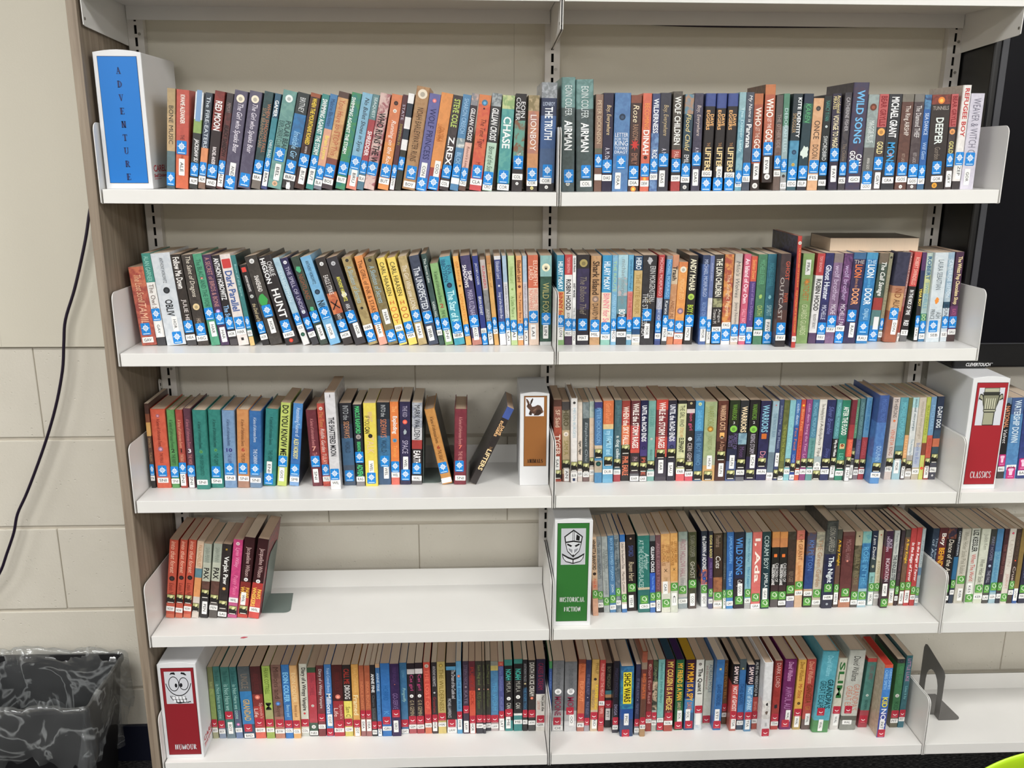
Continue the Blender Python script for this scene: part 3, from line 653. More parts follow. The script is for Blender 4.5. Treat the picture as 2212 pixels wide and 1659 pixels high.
2LP -55.8 67.6 21.8 196.8 -1.33 128.9 0.0|d86a45/.36 e8cdb8|ELIZABETH@.06-.33#f4d8c4R;LAIRD@.12-.27#f4d8c4L;WELCOME TO@.37-.6#d87a68R;NOWHERE@.38-.6#d87a68L|.68|LAI v .85|
2LP -31.9 67.2 24.7 196.1 -0.50 128.4 0.0|7fb0b0~8abcb8/.23 2f5a48~244a3c/.96 d8dcdc|WILD FOX@.3-.64#b8b070|.70|LIN v .84|o f0e8c8 .13 .7;o 2a201c .14 .3
2RP 5.8 69.9 15.6 196.6 -0.97 128.8 0.0|2f8fb0/.4 f0b860/.84 8ab870|HILARY McKAY@.07-.38#e8f4f8b;BINNY fo@.41-.66#c83c34b|.73|LON v .86|
2RP 22.0 69.2 16.3 197.8 -0.73 129.6 0.0|c83a3c/.22 e8e6e6/.88 4a3050|TONY BRADMAN@.03-.2#f0b8b8;ROBIN HOOD@.27-.61#1e1c1eb;BOOM@.64-.7#4a4448|.77|MUC h .87|
2RS 38.9 68.5 7.8 195.1 -0.80 127.8 0.0|f0f0f0|Quick Reads@.02-.18#1e1c1eb;ANDY McNAB@.3-.46#1e1c1eb;THE CELL@.58-.7#5a5a60|.77|MCN v .90|
2RH 47.4 68.2 28.3 197.2 -0.49 136.0 0.0|2a2428/.15 3a3058~322a4c/.6 2a2430|The Balloon Thief@.24-.66#8a8070i|.77|MAT h .92|o a89860 .09 .6
2RP 77.0 67.0 22.0 195.1 -0.30 127.8 0.0|c89a68~b88a58|Shark Island@.06-.43#3f2a1cb;DAVID M@.53-.71#3a2a20|.78|MIL h .88|o 8a7468 .48 .65
2RP 101.0 66.1 20.6 196.5 -0.08 128.7 0.0|2098d0/.41 f4e4c8/.9 8ac8b8|HILARY McKAY@.07-.38#e8f4fcb;BINNY for Se@.42-.75#e8909ab|.81|MCK h .91|
2RP 122.8 65.2 12.1 196.5 -0.26 128.7 0.0|7fb8d8~6aaad0|THE ROUTE@.06-.4#b8d890;AIDAN KNIGHT@.43-.72#a8d4ec|.77|MCG v .88|
2RP 135.5 64.7 21.3 197.2 -0.33 129.1 0.0|9ac8d8~aad4e0/.25 c8b0b0~8ab4c0/.45 6a9aa8/.65 2f3438|michael morpurgo@.05-.54#8a9498;BOY@.6-.69#f4f4f4b|.75|MOR h .88|
2RP 157.3 63.9 11.4 197.2 -0.31 129.1 0.0|5fb0d8/.4 e08078/.73 6aaac8|Geraldine McCaugh@.05-.38#24608a;STOP THE TRAIN@.42-.7#c84a48|.78|MAC h .91|
2RP 169.3 63.4 17.8 195.1 0.08 127.8 0.0|1f4a70/.16 d0b070~c8a860/.7 1f5080/.88 d8d4c8|HERO@.02-.15#e8f0f8b;THE KITE RIDER@.2-.65#a8884c|.75|MCC h .94|
2RP 187.6 62.7 29.8 196.5 0.03 128.7 0.0|2c2a2e~343236|ERIN MORGENSTERN@.12-.51#d8d8d8R;THE STARLESS SEA@.42-.9#d0d0d0L|.66|MOR v .84|x 908468 .5 .4;w b8b8bc .06 .4
2RP 219.4 61.4 12.8 197.2 0.64 129.2 0.0|c03a3a/.47 a8a8b8/.6 4a68a8/.95 3a4a88|MICHAEL MORPURGO@.03-.45#f0c8c8;LONG WAY HOME@.49-.74#d8e0f0|.79|MOR h .90|
2RP 233.5 60.9 12.5 195.2 1.59 127.9 0.0|8a8a90/.04 3a8ac8/.48 3a4458/.92 4a4a4c|MICHAEL MORPURGO@.04-.46#a8d8f8;Karate@.5-.65#f0f4f8|.73|MOR v .87|
2RP 246.3 65.1 14.7 196.4 1.60 128.6 0.0|d89068/.15 d8c0a0/.32 d8a070~c88a58/.9 d8804c|Trash@.12-.28#2a2220b;ANDY MU@.5-.72#8a5a3a|.78|MUL h .88|
2RP 262.4 64.4 19.4 181.3 1.31 118.7 0.0|e0803c/.06 e8923a~f0a040/.85 e0805c|MIDNIGHT ZOO@.2-.45#f0c890|.78|MOU h .90|o e8e0d0 .09 .7;o 8a7080 .59 .7
2RP 283.8 63.6 19.4 195.7 1.20 128.2 0.0|2f2a28|ANDY McNAB@.04-.39#f0ead0b;BOY S@.55-.67#b8d048b|.73|MCN v .87|o b0d058 .46 .7
2RP 317.0 62.3 15.7 196.3 -0.03 128.6 0.0|34446a/.1 4a6aa8~3f5c98|MICHAEL MORPURGO@.05-.46#c0cce4;ALONE ON@.52-.68#8aa4d0|.75|MOR v .88|
2RS 333.2 61.6 9.7 194.9 -0.08 127.7 0.0|6a7ab0/.47 e4e0e0/.75 a8a490|shadow puppet@.08-.28#c0c8e4|.78|MOR v .90|
2RP 345.0 61.2 20.1 197.1 -0.59 129.1 0.0|332e2e/.48 a8a878~5a5a40/.58 2f2a2a|THE LION CHILDREN@.04-.46#f0ecdcb;Angus@.6-.75#d8d4d0R;Travers M@.6-.76#d8d4d0L|.92|MCR h .83|
2RP 366.4 60.3 19.4 197.8 -0.52 129.6 0.0|b5503a~e0943c/.77 e8e4e8|The Sunlight Pilgrims@.22-.68#f0d8b8|.89|FAG h .78|
2RP 387.1 59.5 16.4 199.2 -0.28 130.5 0.0|b8b0a8/.1 d8c8b8|Milo's Wolves@.08-.48#6a6a6ai;Jenny Nimmo@.53-.78#6a6a6a|.84|NIM h .94|
2RP 404.8 58.8 14.9 198.5 0.44 130.0 0.0|d85a7a|An Island of Our Own@.05-.54#fce4ecb;SALLY NIC@.6-.76#f4b8c8|.83|NIC h .93|
2RP 420.3 58.2 13.4 193.5 0.44 126.7 0.0|e0573a/.28 5a3f88|Siobhan Dowd@.04-.25#f8c070;Island of Blue Dolphins@.3-.72#a890c8|.92|ODE h .83|
2RP 436.5 57.5 20.2 197.8 -0.15 129.6 0.0|3f7a58~48845f|MICHELLE PAVER@.06-.33#6fb088;OATH@.56-.67#b8c870|.76|PAV h .87|w a8c870 .46 .35
2RP 457.9 56.7 19.5 198.5 -0.38 130.0 0.0|1f6a80~28748a|MICHELLE PAVER@.1-.35#4f98a8;SPIRIT@.56-.68#a8d0d4|.92|PAV v .80|w 90c8d0 .47 .35
2RP 477.8 31.9 21.8 202.0 -0.30 132.3 0.0|3f3034~4a383a/.6 5a3a34/.9 2f2a2c|GHOST@.08-.28#d85f48R;PAPER@.42-.52#c85a3aR;OUTCAST@.25-.7#c0b8b4L|.80|PAV h .90|
2RH 510.7 21.8 9.1 239.7 -1.21 165.4 0.0|c8382e|THE ADVENTURES OF JOHN BLAKE@.1-.45#f0b050;PHILIP PULLMAN ART BY FRED FORDHAM@.48-.86#f0b050|.|PUL h .92|o dcd8d0 .06 .8
2RP 535.2 63.4 25.4 198.6 0.07 130.1 0.0|7fa058~8aac62|PRATCHETT@.28-.52#c8743a;GUARDS GUARDS@.56-.9#d8e0b8||PRA v .15|o e08a3c .31 .3
2RP 561.9 62.3 16.9 198.6 1.52 130.1 0.0|c83a3c/.24 e8e6e6/.88 5a4068|TONY BRADMAN@.03-.2#f0b8b8;ROBIN HOOD@.28-.63#1e1c1eb;BLOODY SECRET@.67-.83#4a4448|||
2RP 579.4 61.6 18.6 199.5 1.47 130.6 0.0|2a2a60~323470|Ghost Hunter@.13-.51#e4e8f4b;MICHELLE@.57-.73#d8dcf0|.83|PAV h .93|
2RP 598.6 60.9 20.3 198.6 1.43 130.1 0.0|8a7a78/.1 8a6a90~7a5a80|wolf brother@.13-.52#d0c0d8;MICHE@.56-.67#e8e0ec|.75|PAV h .84|
2RP 619.4 60.1 19.5 198.7 1.73 130.1 0.0|4a2a58~7a4a80|wolf brother@.13-.52#c8b4d8;MICHELLE PA@.56-.8#e8e0ec|.93|PAV h .83|
2RP 639.4 59.3 27.1 200.3 1.70 131.2 0.0|3a6a98/.07 2f2a50~382f58|THE@.08-.12#c8c0b8h;LION@.13-.27#e8804cb;above the@.28-.38#c89068i;DOOR@.39-.57#f0a878b|.69|RAU v .85|
2RP 668.6 58.1 24.6 200.3 1.40 131.2 0.0|3a98c8/.07 1878b8~2084c4|THE@.08-.12#c8e4f4h;LION@.13-.27#f0f8fcb;above the@.28-.38#6fc0e8i;DOOR@.39-.57#f0f8fcb;ONJALI@.61-.73#b8e0f4|.82|RAU h .94|
2RP 703.4 78.1 21.1 196.8 2.07 128.9 0.0|7a6a58/.12 3f5248~4a5a4c/.5 b03a34/.64 5a8a88/.82 1f80c0|The Call Savage@.1-.48#f0f0ecbi|.93|v .80|
2RP 724.9 77.3 8.5 197.4 2.08 129.3 0.0|8a8468~989274/.92 6a5a58|RICHARD PECK@.25-.7#b0a888|.80|REE h .92|o 2a2824 .05 .6
2RH 733.8 66.7 29.3 199.5 3.40 137.7 0.0|2f2f48~3a3a54/.37 b87a58/.45 d0a068~c89860/.65 a85a3a|ND@.4-.5#8a4a2c;ALIC@.52-.62#5a3a2a|.68|DON v .83|
2RS 767.3 75.6 5.1 198.3 2.88 129.9 0.0|a86a68/.6 a84a40/.9 e0dcd8|ROBERT SWINDELLS@.04-.5#f0d8d0||SW h .93|
2RP 773.7 75.3 16.1 199.7 3.82 130.8 0.0|d84a44/.38 2a2426/.9 6a6a6c|ROBERT SWINDELLS@.06-.36#f8d0c0;IN THE NICK OF TIME@.42-.7#f4f4f4b;REI@.76-.82#f0f0f0b||ST h .90|
2RS 805.3 74.1 9.5 198.7 -0.52 130.2 0.0|5a3468/.2 24305a/.4 2a2a30|YEAR BOY@.4-.6#e8d060b|.77|ATK v .90|
2RP 816.1 73.7 13.6 197.4 -0.76 129.3 0.0|b8ccc0/.25 c8d090/.45 a8c4c0/.68 2f8a70/.77 3a80b0|ROBERT@.04-.3#24608ab;SWINDELLS@.33-.62#5a98b8;DO@.69-.76#c8e0a0b|.83|SW h .94|
2RP 830.1 66.3 29.8 198.9 -0.76 130.3 0.0|c8d4dc~d2dce2|LAURA SEBASTIAN@.08-.41#5a6870;ASH@.66-.73#5a6468R;PRINCE@.63-.74#5a6468L|.82|SEB h .92|w e8903c .53 .35
2RP 864.9 71.7 14.7 198.8 -1.58 130.2 0.0|b0c4d0~90b0c8/.55 24506a/.62 d0dce4|CATHERINE SEFTON@.08-.5#e0ecf4;BOUND@.58-.75#24304a|.78|SE h .92|
2RP 880.0 71.1 17.6 199.5 -0.90 130.6 0.0|4a2848/.6 6a3064/.9 4a3434|The Whizz Pop Chocolate Shop@.05-.58#f0dca8b;KATE S@.63-.72#c86a90|.78|SAU h .89|
3LS -905.9 78.9 9.3 198.4 0.49 129.9 0.0|4a2c24/.12 8a4a2c/.22 e0a850/.38 5a3a2c/.88 2a2828|WINTER@.4-.52#b8986a;TALES@.57-.68#b8906a|.78|PA h .88|
3LH -894.4 78.6 32.9 184.8 0.36 127.5 0.0|d4502f~dc5c38|A Series of Unfortunate Events@.12-.47#6a2420;THE PENUL@.55-.68#7a2c24|.78|SNI h .90|o 9a7088 .5 .35;o a06a78 .08 .25
3LH -860.3 77.5 17.9 183.2 0.93 126.4 0.0|4a8f48~529a50|A Series of Unfortunate Events@.12-.48#24402a;2@.49-.54#24301ebh;THE REPTI@.56-.7#24402a|.79|SNI h .91|
3LH -840.7 76.9 16.3 183.2 0.79 126.4 0.0|a83a2c~b04434|A Series of Unfortunate Events@.12-.48#e8b090;1@.49-.54#241414bh;THE BAD@.56-.66#e0b090|.74|SNI v .88|
3LH -822.6 76.3 17.1 186.4 0.73 128.6 0.0|5a2f40~643648|A Series of Unfortunate Events@.13-.49#c8808c;3@.5-.55#f4f0f4bh;THE WIDE@.57-.7#d08a84|.78|SNI v .92|
3LH -802.0 67.1 29.8 185.0 1.29 127.6 0.0|0f7a70~1a8478|A Series of Unfortunate Events@.14-.48#0c3a38;THE GRIM GROTTO@.56-.82#0c4a44||SNI h .91|o 5a9a5a .52 .25
3LH -771.8 74.7 28.2 183.3 1.73 126.5 0.0|0f7a70~1a8478|A Series of Unfortunate Events@.12-.47#0c3a38;THE GRIM@.55-.7#0c4a44|.79|SNI h .91|o 5a9a5a .51 .25
3LH -741.7 73.7 28.0 181.8 1.96 125.4 0.0|6a8fb8~7498c0|A Series of Unfortunate Events@.11-.45#24345a;10@.48-.53#34287abh;THE SLIPP@.55-.68#34447a|.75|SNI h .87|
3LH -712.6 72.8 27.1 183.5 3.21 126.6 0.0|c8813f~d08c48/.85 b08068|A Series of Unfortunate Events@.12-.46#5a3018;6@.48-.53#b0423abh;THE ERSA@.55-.68#6a3c1c|.75|SNI h .88|
3LH -685.1 71.9 26.4 180.3 3.24 124.4 0.0|1f64a8~2a6eb0/.8 6a88a8|A Series of Unfortunate Events@.08-.4#d8e4f0;THE CARNIVO@.49-.7#e0eaf4|.76|SNI h .90|
3LH -658.2 82.0 28.5 182.0 5.52 125.6 0.0|0f7a78~1a847f|A Series of Unfortunate Events@.1-.46#0c3f40;THE GRIM@.53-.68#0c4a48|.91|ENI v .77|
3LP -626.1 81.0 21.1 197.4 6.07 129.3 0.0|b8c850~c0d058|DO YOU KNOW ME?@.03-.65#24281cb|.70|GOS v .86|
3LP -598.1 80.1 21.1 195.7 5.90 128.2 0.0|3f8ad0/.3 2468b0~2a70b8/.85 7aa8dc|Astonishing Futures of@.05-.4#d8e8f8;ALEX NOBODY@.42-.67#e8e090b|.80|SMI h .92|
3LH -545.5 78.4 23.7 179.9 -2.13 124.1 0.0|6a2430~742c38|A Series of Unfortunate Events@.11-.46#d89090;7@.47-.53#e0a090bh;THE@.55-.62#d89090|.67|SNI v .86|
3LP -520.8 77.6 16.4 195.8 -1.65 128.3 0.0|d8543f~b83c30|The Time@.1-.28#d8a060i;Riddle Garden@.3-.58#f0e8e0i;TULAY@.6-.73#f0d8c8|.80|TUL h .91|o f0e0d0 .06 .5
3LP -500.4 56.8 22.7 226.4 -1.12 148.3 0.0|dcdadd/.93 e8e6e8|THE SHATTERED MOON@.25-.65#24242ab;1@.02-.05#3a3a40h|.84|WIL h .93|
3LP -473.7 80.7 26.3 195.3 -1.07 127.9 0.0|24242c/.25 2f3a4c/.42 3f6a90/.75 4a5a70|INTO the@.03-.2#b8bcc0;SIDEWAYS@.22-.42#d89a70;WORLD@.46-.6#2a3a4c|.88||
3LP -445.0 75.2 18.9 193.3 -0.59 126.6 0.0|1e2430/.9 8a8688|MARCUS RASHFORD@.02-.35#58d080b;BREAKFAST@.45-.58#58d080b;ADVENT@.73-.9#58d080b|.64|RAS h .91|o a8a09c .39 .6
3LP -424.4 74.6 27.6 196.6 0.25 128.8 0.0|e8d020~ecd830|WHAT@.1-.22#d8b0a0;IF YOU@.15-.27#4a4420L;CAN@.28-.36#1e1a1abL;TALK@.4-.6#e8c8a0|.90|WEL v .77|o 1e1a1a .39 .35
3LP -396.4 83.3 28.4 195.4 0.50 128.0 0.0|1f2630/.2 2a3a50/.4 2a6a98~3a7aa4/.75 3a5a80|INTO the@.03-.17#c8ccd0;SIDEWAYS@.2-.42#d8845a;WORLD@.45-.6#1f3348|.71|WEL v .84|
3LP -366.8 82.4 18.7 197.0 0.48 129.0 0.0|f07f20/.87 e86a58|The@.05-.12#f8c080;Exploding@.17-.38#f0f0ecb;Teacup@.52-.66#f0b060|.78|WEL h .88|o 5a98c0 .46 .5
3LP -346.9 81.7 23.5 197.1 1.02 129.1 0.0|2a2448~322b54|THE KID@.05-.18#b8b0c8;SPACE@.46-.62#b8b0c8|.88|WEL v .74|o e8604f .24 .45;w a8b4b8 .36 .35
3LP -320.9 80.9 23.0 194.7 1.60 127.5 0.0|b8bcc4~8a90a0/.3 d0d0d4/.45 b03430/.56 2a2224/.95 6a6668|MARK WALDEN@.03-.44#24262c;EARTH@.58-.75#f4f0f0b|.80|WAL h .92|
3LH -250.8 78.7 23.4 181.9 -11.97 125.5 0.0|c8862f~d0903a|A Series of Unfortunate Events@.1-.45#4a2c18;6@.48-.53#a03a2cbh;THE ERSAT@.54-.69#5a3418|.78|h .95|
3LH -224.5 77.8 27.9 179.3 1.19 123.7 0.0|7a2434~842c3c|A Series of Unfortunate Events@.1-.46#d89490;7@.47-.52#e8826abh;THE VILE@.55-.68#d89490|.75|SNI h .91|
3LP -191.8 76.8 16.5 198.2 25.65 129.8 0.0|3f5aa8/.14 2e2625|DAVE@.23-.35#f8c890bR;EGGERS@.18-.38#f8c890bL;THE@.51-.55#b08860;LIFTERS@.55-.82#f8dca8b|||
3RP 5.5 90.0 18.3 196.5 -0.86 128.7 0.0|5a3428/.08 9a5a48/.33 b04a30~a04028|SF Said@.12-.33#e8d0b8;TYGER@.42-.67#f0dcd0b|.91|SAI v .77|
3RP 25.6 89.5 17.9 191.7 -1.29 125.6 0.0|4a4444/.1 8a8068~7a7058/.35 c0a880/.9 8a5a48|HERO@.1-.3#504830b;SAM A@.48-.66#8a8040|.78|AN v .92|o e8dcd0 .4 .6
3RH 44.1 80.4 15.0 202.0 -0.99 139.3 0.0|e8e4e2|MELVIN BURGESS@.11-.46#9ab8c8|.80|BUR h .91|o 2a2828 .05 .4;q 24345a .96 .4
3RS 61.0 88.6 10.9 191.0 -1.32 125.1 0.0|e4d4c4/.86 d8ccc4|tiger, tiger@.48-.66#24201eb|.79|BUR h .90|
3RP 72.9 88.3 14.8 191.0 -1.40 125.1 0.0|6a787c~8a9698/.2 3f484c~4a5458/.85 7a5f5c|Elephant Chic@.25-.75#a8b0b4i|.82|GRO h .91|
3RS 88.1 87.9 10.7 192.6 -1.31 126.1 0.0|9ab0a8~b8c4b8/.2 e8c8a8/.7 d8c8b8|THE TUNNEL@.3-.6#e8d8c8|.75|DAN h .88|
3RP 99.2 79.0 17.1 193.5 -1.26 126.7 0.0|3f3a78/.08 3f78b0/.53 d8c0a0/.58 3f88b8/.72 b8a890/.87 3f88b8|PETER DICKINSON@.07-.5#8ab8e0|.63||o 123a34 .76 .7
3RP 117.2 78.5 23.6 196.6 -0.98 128.8 0.0|e07030/.28 e8c888/.34 5aa8d0/.95 6ab0d4|Gerald Durrell@.03-.26#f0a070;my FAMILY and@.36-.65#b0dcf0b|.73|DUR h .86|
3RP 143.5 86.4 16.4 195.8 -0.81 128.2 0.0|3f6470~4a6e78/.9 b03a44|Jackie French@.06-.32#5a8890;a dog called@.43-.73#d8e0e0b|.77|DOG h .88|
3RP 161.3 90.3 20.0 193.0 -1.10 126.4 0.0|a83a30/.12 c8443a/.3 e87040~f08040/.55 3a2c2c/.7 2a2424|WHEN the SKY FALLS@.07-.55#f8e8dcb;PHIL EARLE@.69-.93#e88060b|.60||
3RP 181.7 85.5 20.9 194.2 -0.87 127.2 0.0|6a2a34/.3 c83a3a/.6 d84a38/.64 3a2c34/.9 6a6a70|WHILE the STORM RAGES@.03-.58#f8f0ecb;PH@.69-.74#b09098|.81|EAR h .96|
3RP 203.8 84.9 16.7 195.1 -1.08 127.8 0.0|1a1a4a/.45 3a2a6a/.6 4a3a80/.68 3a2428|UNTIL the ROAD ENDS@.06-.5#f4f4fab;PH LE@.7-.92#d86a50|.82|EAR h .97|o 24204a .58 .5
3RP 221.5 88.8 17.2 193.1 -0.87 126.5 0.0|6fa8a0~78b0a8|DAVE EGGERS@.1-.32#4f908a;HER RIGHT FOOT@.6-.74#3f7a74|.80|BOO h .91|o d8d0c8 .47 .3
3RP 240.2 88.3 26.6 195.5 -0.96 128.0 0.0|d83a2c/.12 8a2430/.45 c83a34/.6 d85040/.7 3a3444/.95 4a4450|WHILE the STORM RAGES@.03-.59#f4e8e4b|.66|EAR v .82|
3RP 267.8 87.6 19.3 194.0 -1.12 127.1 0.0|2a2438/.05 24284a/.45 4a4880/.65 2f2c3c|UNTIL the ROAD ENDS@.05-.5#f0f0f8b|.65|SAU v .85|o 24284a .57 .5
3RP 289.3 87.0 19.6 194.0 -0.93 127.1 0.0|2a2828/.04 d8d8a0~c8cc98/.9 e0585c|THE GIRL WHO@.06-.32#3a3c2c;STOLE AN@.33-.45#c88040;ELEPHANT@.46-.64#2a2c20b|.77|FAR h .88|
3RP 309.9 86.5 18.5 193.2 -1.10 126.6 0.0|2e2428/.1 e0d0d0/.15 2e2428/.9 d84a5c|lion girl@.15-.36#e0608a;CERI GEMI@.52-.75#d8c8c8|.81|EAR h .91|o f0f0f0 .47 .5;o d8c898 .03 .3
3RP 329.9 86.0 19.6 193.3 -1.18 126.6 0.0|3f9ad0/.37 2a5a88~34648f|DAVID ALMOND@.12-.35#7ac4e8;THE BOY WHO@.4-.8#6a98c0|.93||o d8e0a8 .04 .4
3RP 350.9 85.4 28.3 190.9 -1.07 125.1 0.0|a8b480~98a878/.7 a8ae90/.8 d8a860|WARRIORS@.05-.3#8a9050;FOREST OF@.43-.6#8a9060|.93|HUN v .76|o a07830 .34 .5
3RP 379.8 84.7 23.6 193.3 -0.62 126.6 0.0|5a2a20~6a3428/.35 6a3c30/.5 4a241e|WARRIOR CATS@.05-.36#d8b090b;A Dang@.5-.62#c89880|.68|HUN v .86|q f0b870 .42 .45;o b0a090 .45 .3
3RP 404.0 84.1 23.6 194.9 0.09 127.7 0.0|243018/.1 2a2a18~1c2010/.3 1e1a2c/.6 24284a/.75 4a5a8a|WARRIORS@.05-.24#78a840;3@.26-.29#e8e8e8h;FOREST OF@.41-.6#7a6aa0R;SECRETS@.43-.57#7a6aa0L|.92|HUN v .76|o 88c850 .35 .7
3RP 428.2 83.5 19.7 194.1 0.16 127.2 0.0|2a2a30/.4 6a90a8~8ab0c0/.54 241a30/.95 6a6a74|WARRIORS@.07-.39#f4dcb8b;Moon@.57-.7#6a4a7a|.78|HUN h .89|
3RP 450.9 87.2 24.5 194.5 0.01 127.4 0.0|201820~1a1418/.7 2a2048|WARRIORS@.05-.24#78a840;2@.26-.29#e8e8e8h;RISING STORM@.42-.66#c8c0d0|.92|ICN v .76|o 88c850 .36 .7
3RP 477.0 86.6 23.4 192.2 0.02 125.9 0.0|24204a~2a2658|WARRIORS@.05-.39#8ac0d8b;Da@.63-.72#d890a0|.77|HUN h .89|q c86a30 .44 .5
3RP 501.0 85.9 15.0 191.4 0.88 125.4 0.0|9ab8c8/.64 6a8090/.9 d8d0d0|THE WINTER BEAR@.15-.45#6a8aa0||HIR h .94|o c84a50 .05 .2
3RS 516.7 85.5 10.3 195.4 0.81 128.0 0.0|34406a~3c4874|Jackman's Dog@.07-.3#a8b0c8;Pat Moon@.37-.6#a8b0c8|.92|KIT v .74|
3RP 527.7 85.3 12.7 193.9 0.72 127.0 0.0|5a6028~6a7034|THE WIND IN THE WILLOWS@.3-.75#a8b050|.90|KIP h .97|
3RP 541.0 84.9 13.4 193.9 0.70 127.0 0.0|7abac4~84c4cc|DICK KING@.2-.6#98d0d8|.78|KIN h .89|
3RP 554.8 84.6 11.4 195.5 0.70 128.0 0.0|3f78b8/.32 2458a8/.68 2448a0|colin dann@.05-.3#d8e4f4;Fox Feud@.35-.62#d87a4a;LOVER@.68-.78#a8c0e8|.84|LAN h .96|
3RS 566.9 84.3 10.3 195.5 0.62 128.0 0.0|d0402c/.07 d85030|Born Free@.12-.38#f0b070;ELSA LION@.45-.72#a82c24|.80|LAN h .90|o e89030 .07 .6
3RP 577.9 84.0 14.3 195.5 0.73 128.1 0.0|8a3a78~943f80|colin dann Swing the Year@.05-.64#e0b0d0;Lo@.67-.73#d8a0c8|.78|LAN h .89|
3RP 592.8 83.6 15.1 195.5 0.65 128.1 0.0|3f80a0/.47 5a9a98|MICHAEL MORPURGO@.04-.45#8ac0d4;Why the Whales@.5-.72#3a7070|.78|MOR h .89|
3RP 608.5 83.2 17.5 195.6 0.59 128.1 0.0|e0dcd4/.7 b0b8b0~a0b0b4/.9 c8c4b8|The Amazing Story of@.05-.28#5a5650;Adolphus Tips@.29-.7#5a5650|.93|MOR h .85|o e8e8e4 .8 .7
3RP 626.6 82.7 19.9 194.8 0.60 127.6 0.0|232858~2a3064|Silver Bramble@.08-.42#6a74b0i;Dinny@.6-.72#5a64a0i|.78|MIT h .89|
3RP 647.8 82.2 12.7 195.6 0.79 128.1 0.0|4a9098/.48 242428/.75 6a6a6c|MICHAEL MORPURGO@.04-.45#8ad0d4;Why the Whales@.49-.7#f0f0f0b|.77|MOR v .88|
3RP 661.1 81.9 19.1 194.1 0.72 127.1 0.0|0f7a5c~16866a|AFTER THE FLOOD@.08-.43#f0f4f0b;LES@.66-.75#7ac8b0|.80|MAT h .91|q d8b888 .57 .6;o d84a34 .56 .35
3RP 680.7 75.2 11.6 196.5 0.81 128.7 0.0|7a2434/.3 a83038/.48 e8583c/.7 6a6a6c|RED DOG@.1-.28#8a3040;LOUIS@.5-.66#f08a60|.75|MAT v .92|
3RS 696.7 86.1 8.3 195.0 0.14 127.7 0.0|5a9878/.48 24242a/.6 5a5a5c|MICHAEL MOR@.1-.42#90c8a8|.69|MOR v .90|
3RP 705.8 85.9 11.6 196.6 0.26 128.8 0.0|4a7880/.5 5a5a88/.75 7a7078|MICHAEL MORPURGO@.05-.44#80a8ac;THE WHALES@.52-.68#8a8ab0|.80|MOR h .91|
3RP 718.1 85.6 13.3 199.1 0.80 130.4 0.0|5a9ac8/.48 b03a44|MICHAEL MORPUR@.04-.4#3f80b8;SAMS DUCK@.52-.7#d06a70|.80|MOR h .90|
3RH 734.4 58.1 23.0 210.8 0.79 145.5 0.0|3a5aa0/.3 3f70b8~4a80c4/.7 4a8ac8|MICHAEL MORPURGO@.04-.4#5a78b8;DOLPHIN@.57-.74#a8c8e8|.81|MOR h .90|
3RP 779.7 84.0 16.7 199.2 0.31 130.5 0.0|d8c8c0|MI HERONS@.02-.24#4a4040;VENETIA@.38-.58#d87a5a;KING@.6-.7#a06a58|.79|ME h .87|o d86a40 .28 .35
3RP 797.8 83.5 19.2 199.3 0.02 130.5 0.0|4a98a8~54a2b0/.58 4a8a94/.75 98c0cc|MICHAEL MORPURGO@.06-.48#78c8d4|.70|MOR v .84|
3RS 818.3 83.0 9.2 198.5 -0.27 130.0 0.0|6a7040/.45 e8a868/.8 5a4a50|LITTLE@.5-.7#f0c898|.79|KEN v .90|
3RP 828.2 82.8 14.2 199.3 -0.36 130.6 0.0|a8d8dc/.12 dce0e0/.7 b0a8a0|michael morpurgo@.02-.4#3a5a68;The Amazing St@.5-.7#7a98a8|.82|MOR h .93|
3RP 843.8 82.4 16.7 199.4 -0.66 130.6 0.0|c8bcac~d0c4b4/.6 a8b4c8~b4bccc/.85 c0b49c|michael morpurgo@.05-.5#a89c8c;Born to Run@.55-.8#7a88b8||MOR h .90|
3RS 861.1 81.9 10.0 200.2 -0.72 131.2 0.0|b8c038/.55 8a4028/.7 c8cc50|RUNNING@.1-.45#8a9828|||o d8402c .86 .7
3RP 871.8 81.7 12.5 201.1 -0.80 131.7 0.0|6a98c0/.46 d0543f/.92 b04a3c|MICHAEL@.1-.4#90b8d8;BILLY THE@.5-.68#b84838|.79|MOR v .90|
3RP 885.0 81.3 15.9 201.9 -0.46 132.2 0.0|24304a~1a2a48/.4 2a4a68/.5 d06a40/.6 2f4a5a/.8 4a4a58|D-DAY DOG@.12-.37#f0f4f8b|.74|PAL h .88|o e8e8e8 .95 .3
3TP 1049.6 82.9 16.1 197.2 -1.96 129.2 0.0|6a88a8/.08 1e1c20/.85 3a3432|NATIONAL@.1-.37#d8906ab;Velvet@.39-.56#e8e4e4i|.77|BAG h .88|o 1e1c20 .08 .5
3TP 1066.3 82.5 29.0 197.3 -2.00 129.2 0.0|3f6098/.2 4480b8~5090c8|WATERSHIP DOWN@.03-.55#d8e8f4b|.93|ADA h .86|
3TP 1095.8 81.7 29.9 198.3 -2.00 129.9 0.0|2a3a78~34448a|BALLET@.1-.5#8a98c8|.82|BAL h .93|
4LP -906.5 82.1 19.5 200.3 7.88 131.2 0.0|c84a2c/.95 d86a48|into that forest@.02-.42#f0c8b0i;Louis N@.55-.7#6a2418i|.75|NOW h .88|o 241818 .49 .65
4LP -884.5 81.3 16.4 200.7 8.60 131.5 0.0|c84a2c/.95 d86a48|into that forest@.02-.42#f0c8b0i;Louis N@.55-.7#6a2418i|.75|NOW h .90|o 241818 .48 .65
4LP -865.6 80.7 17.4 200.8 8.76 131.5 0.0|c84a2c/.95 d86a48|into that forest@.02-.42#f0c8b0i;Louis N@.55-.7#6a2418i|.76|NOW h .88|o 241818 .48 .65
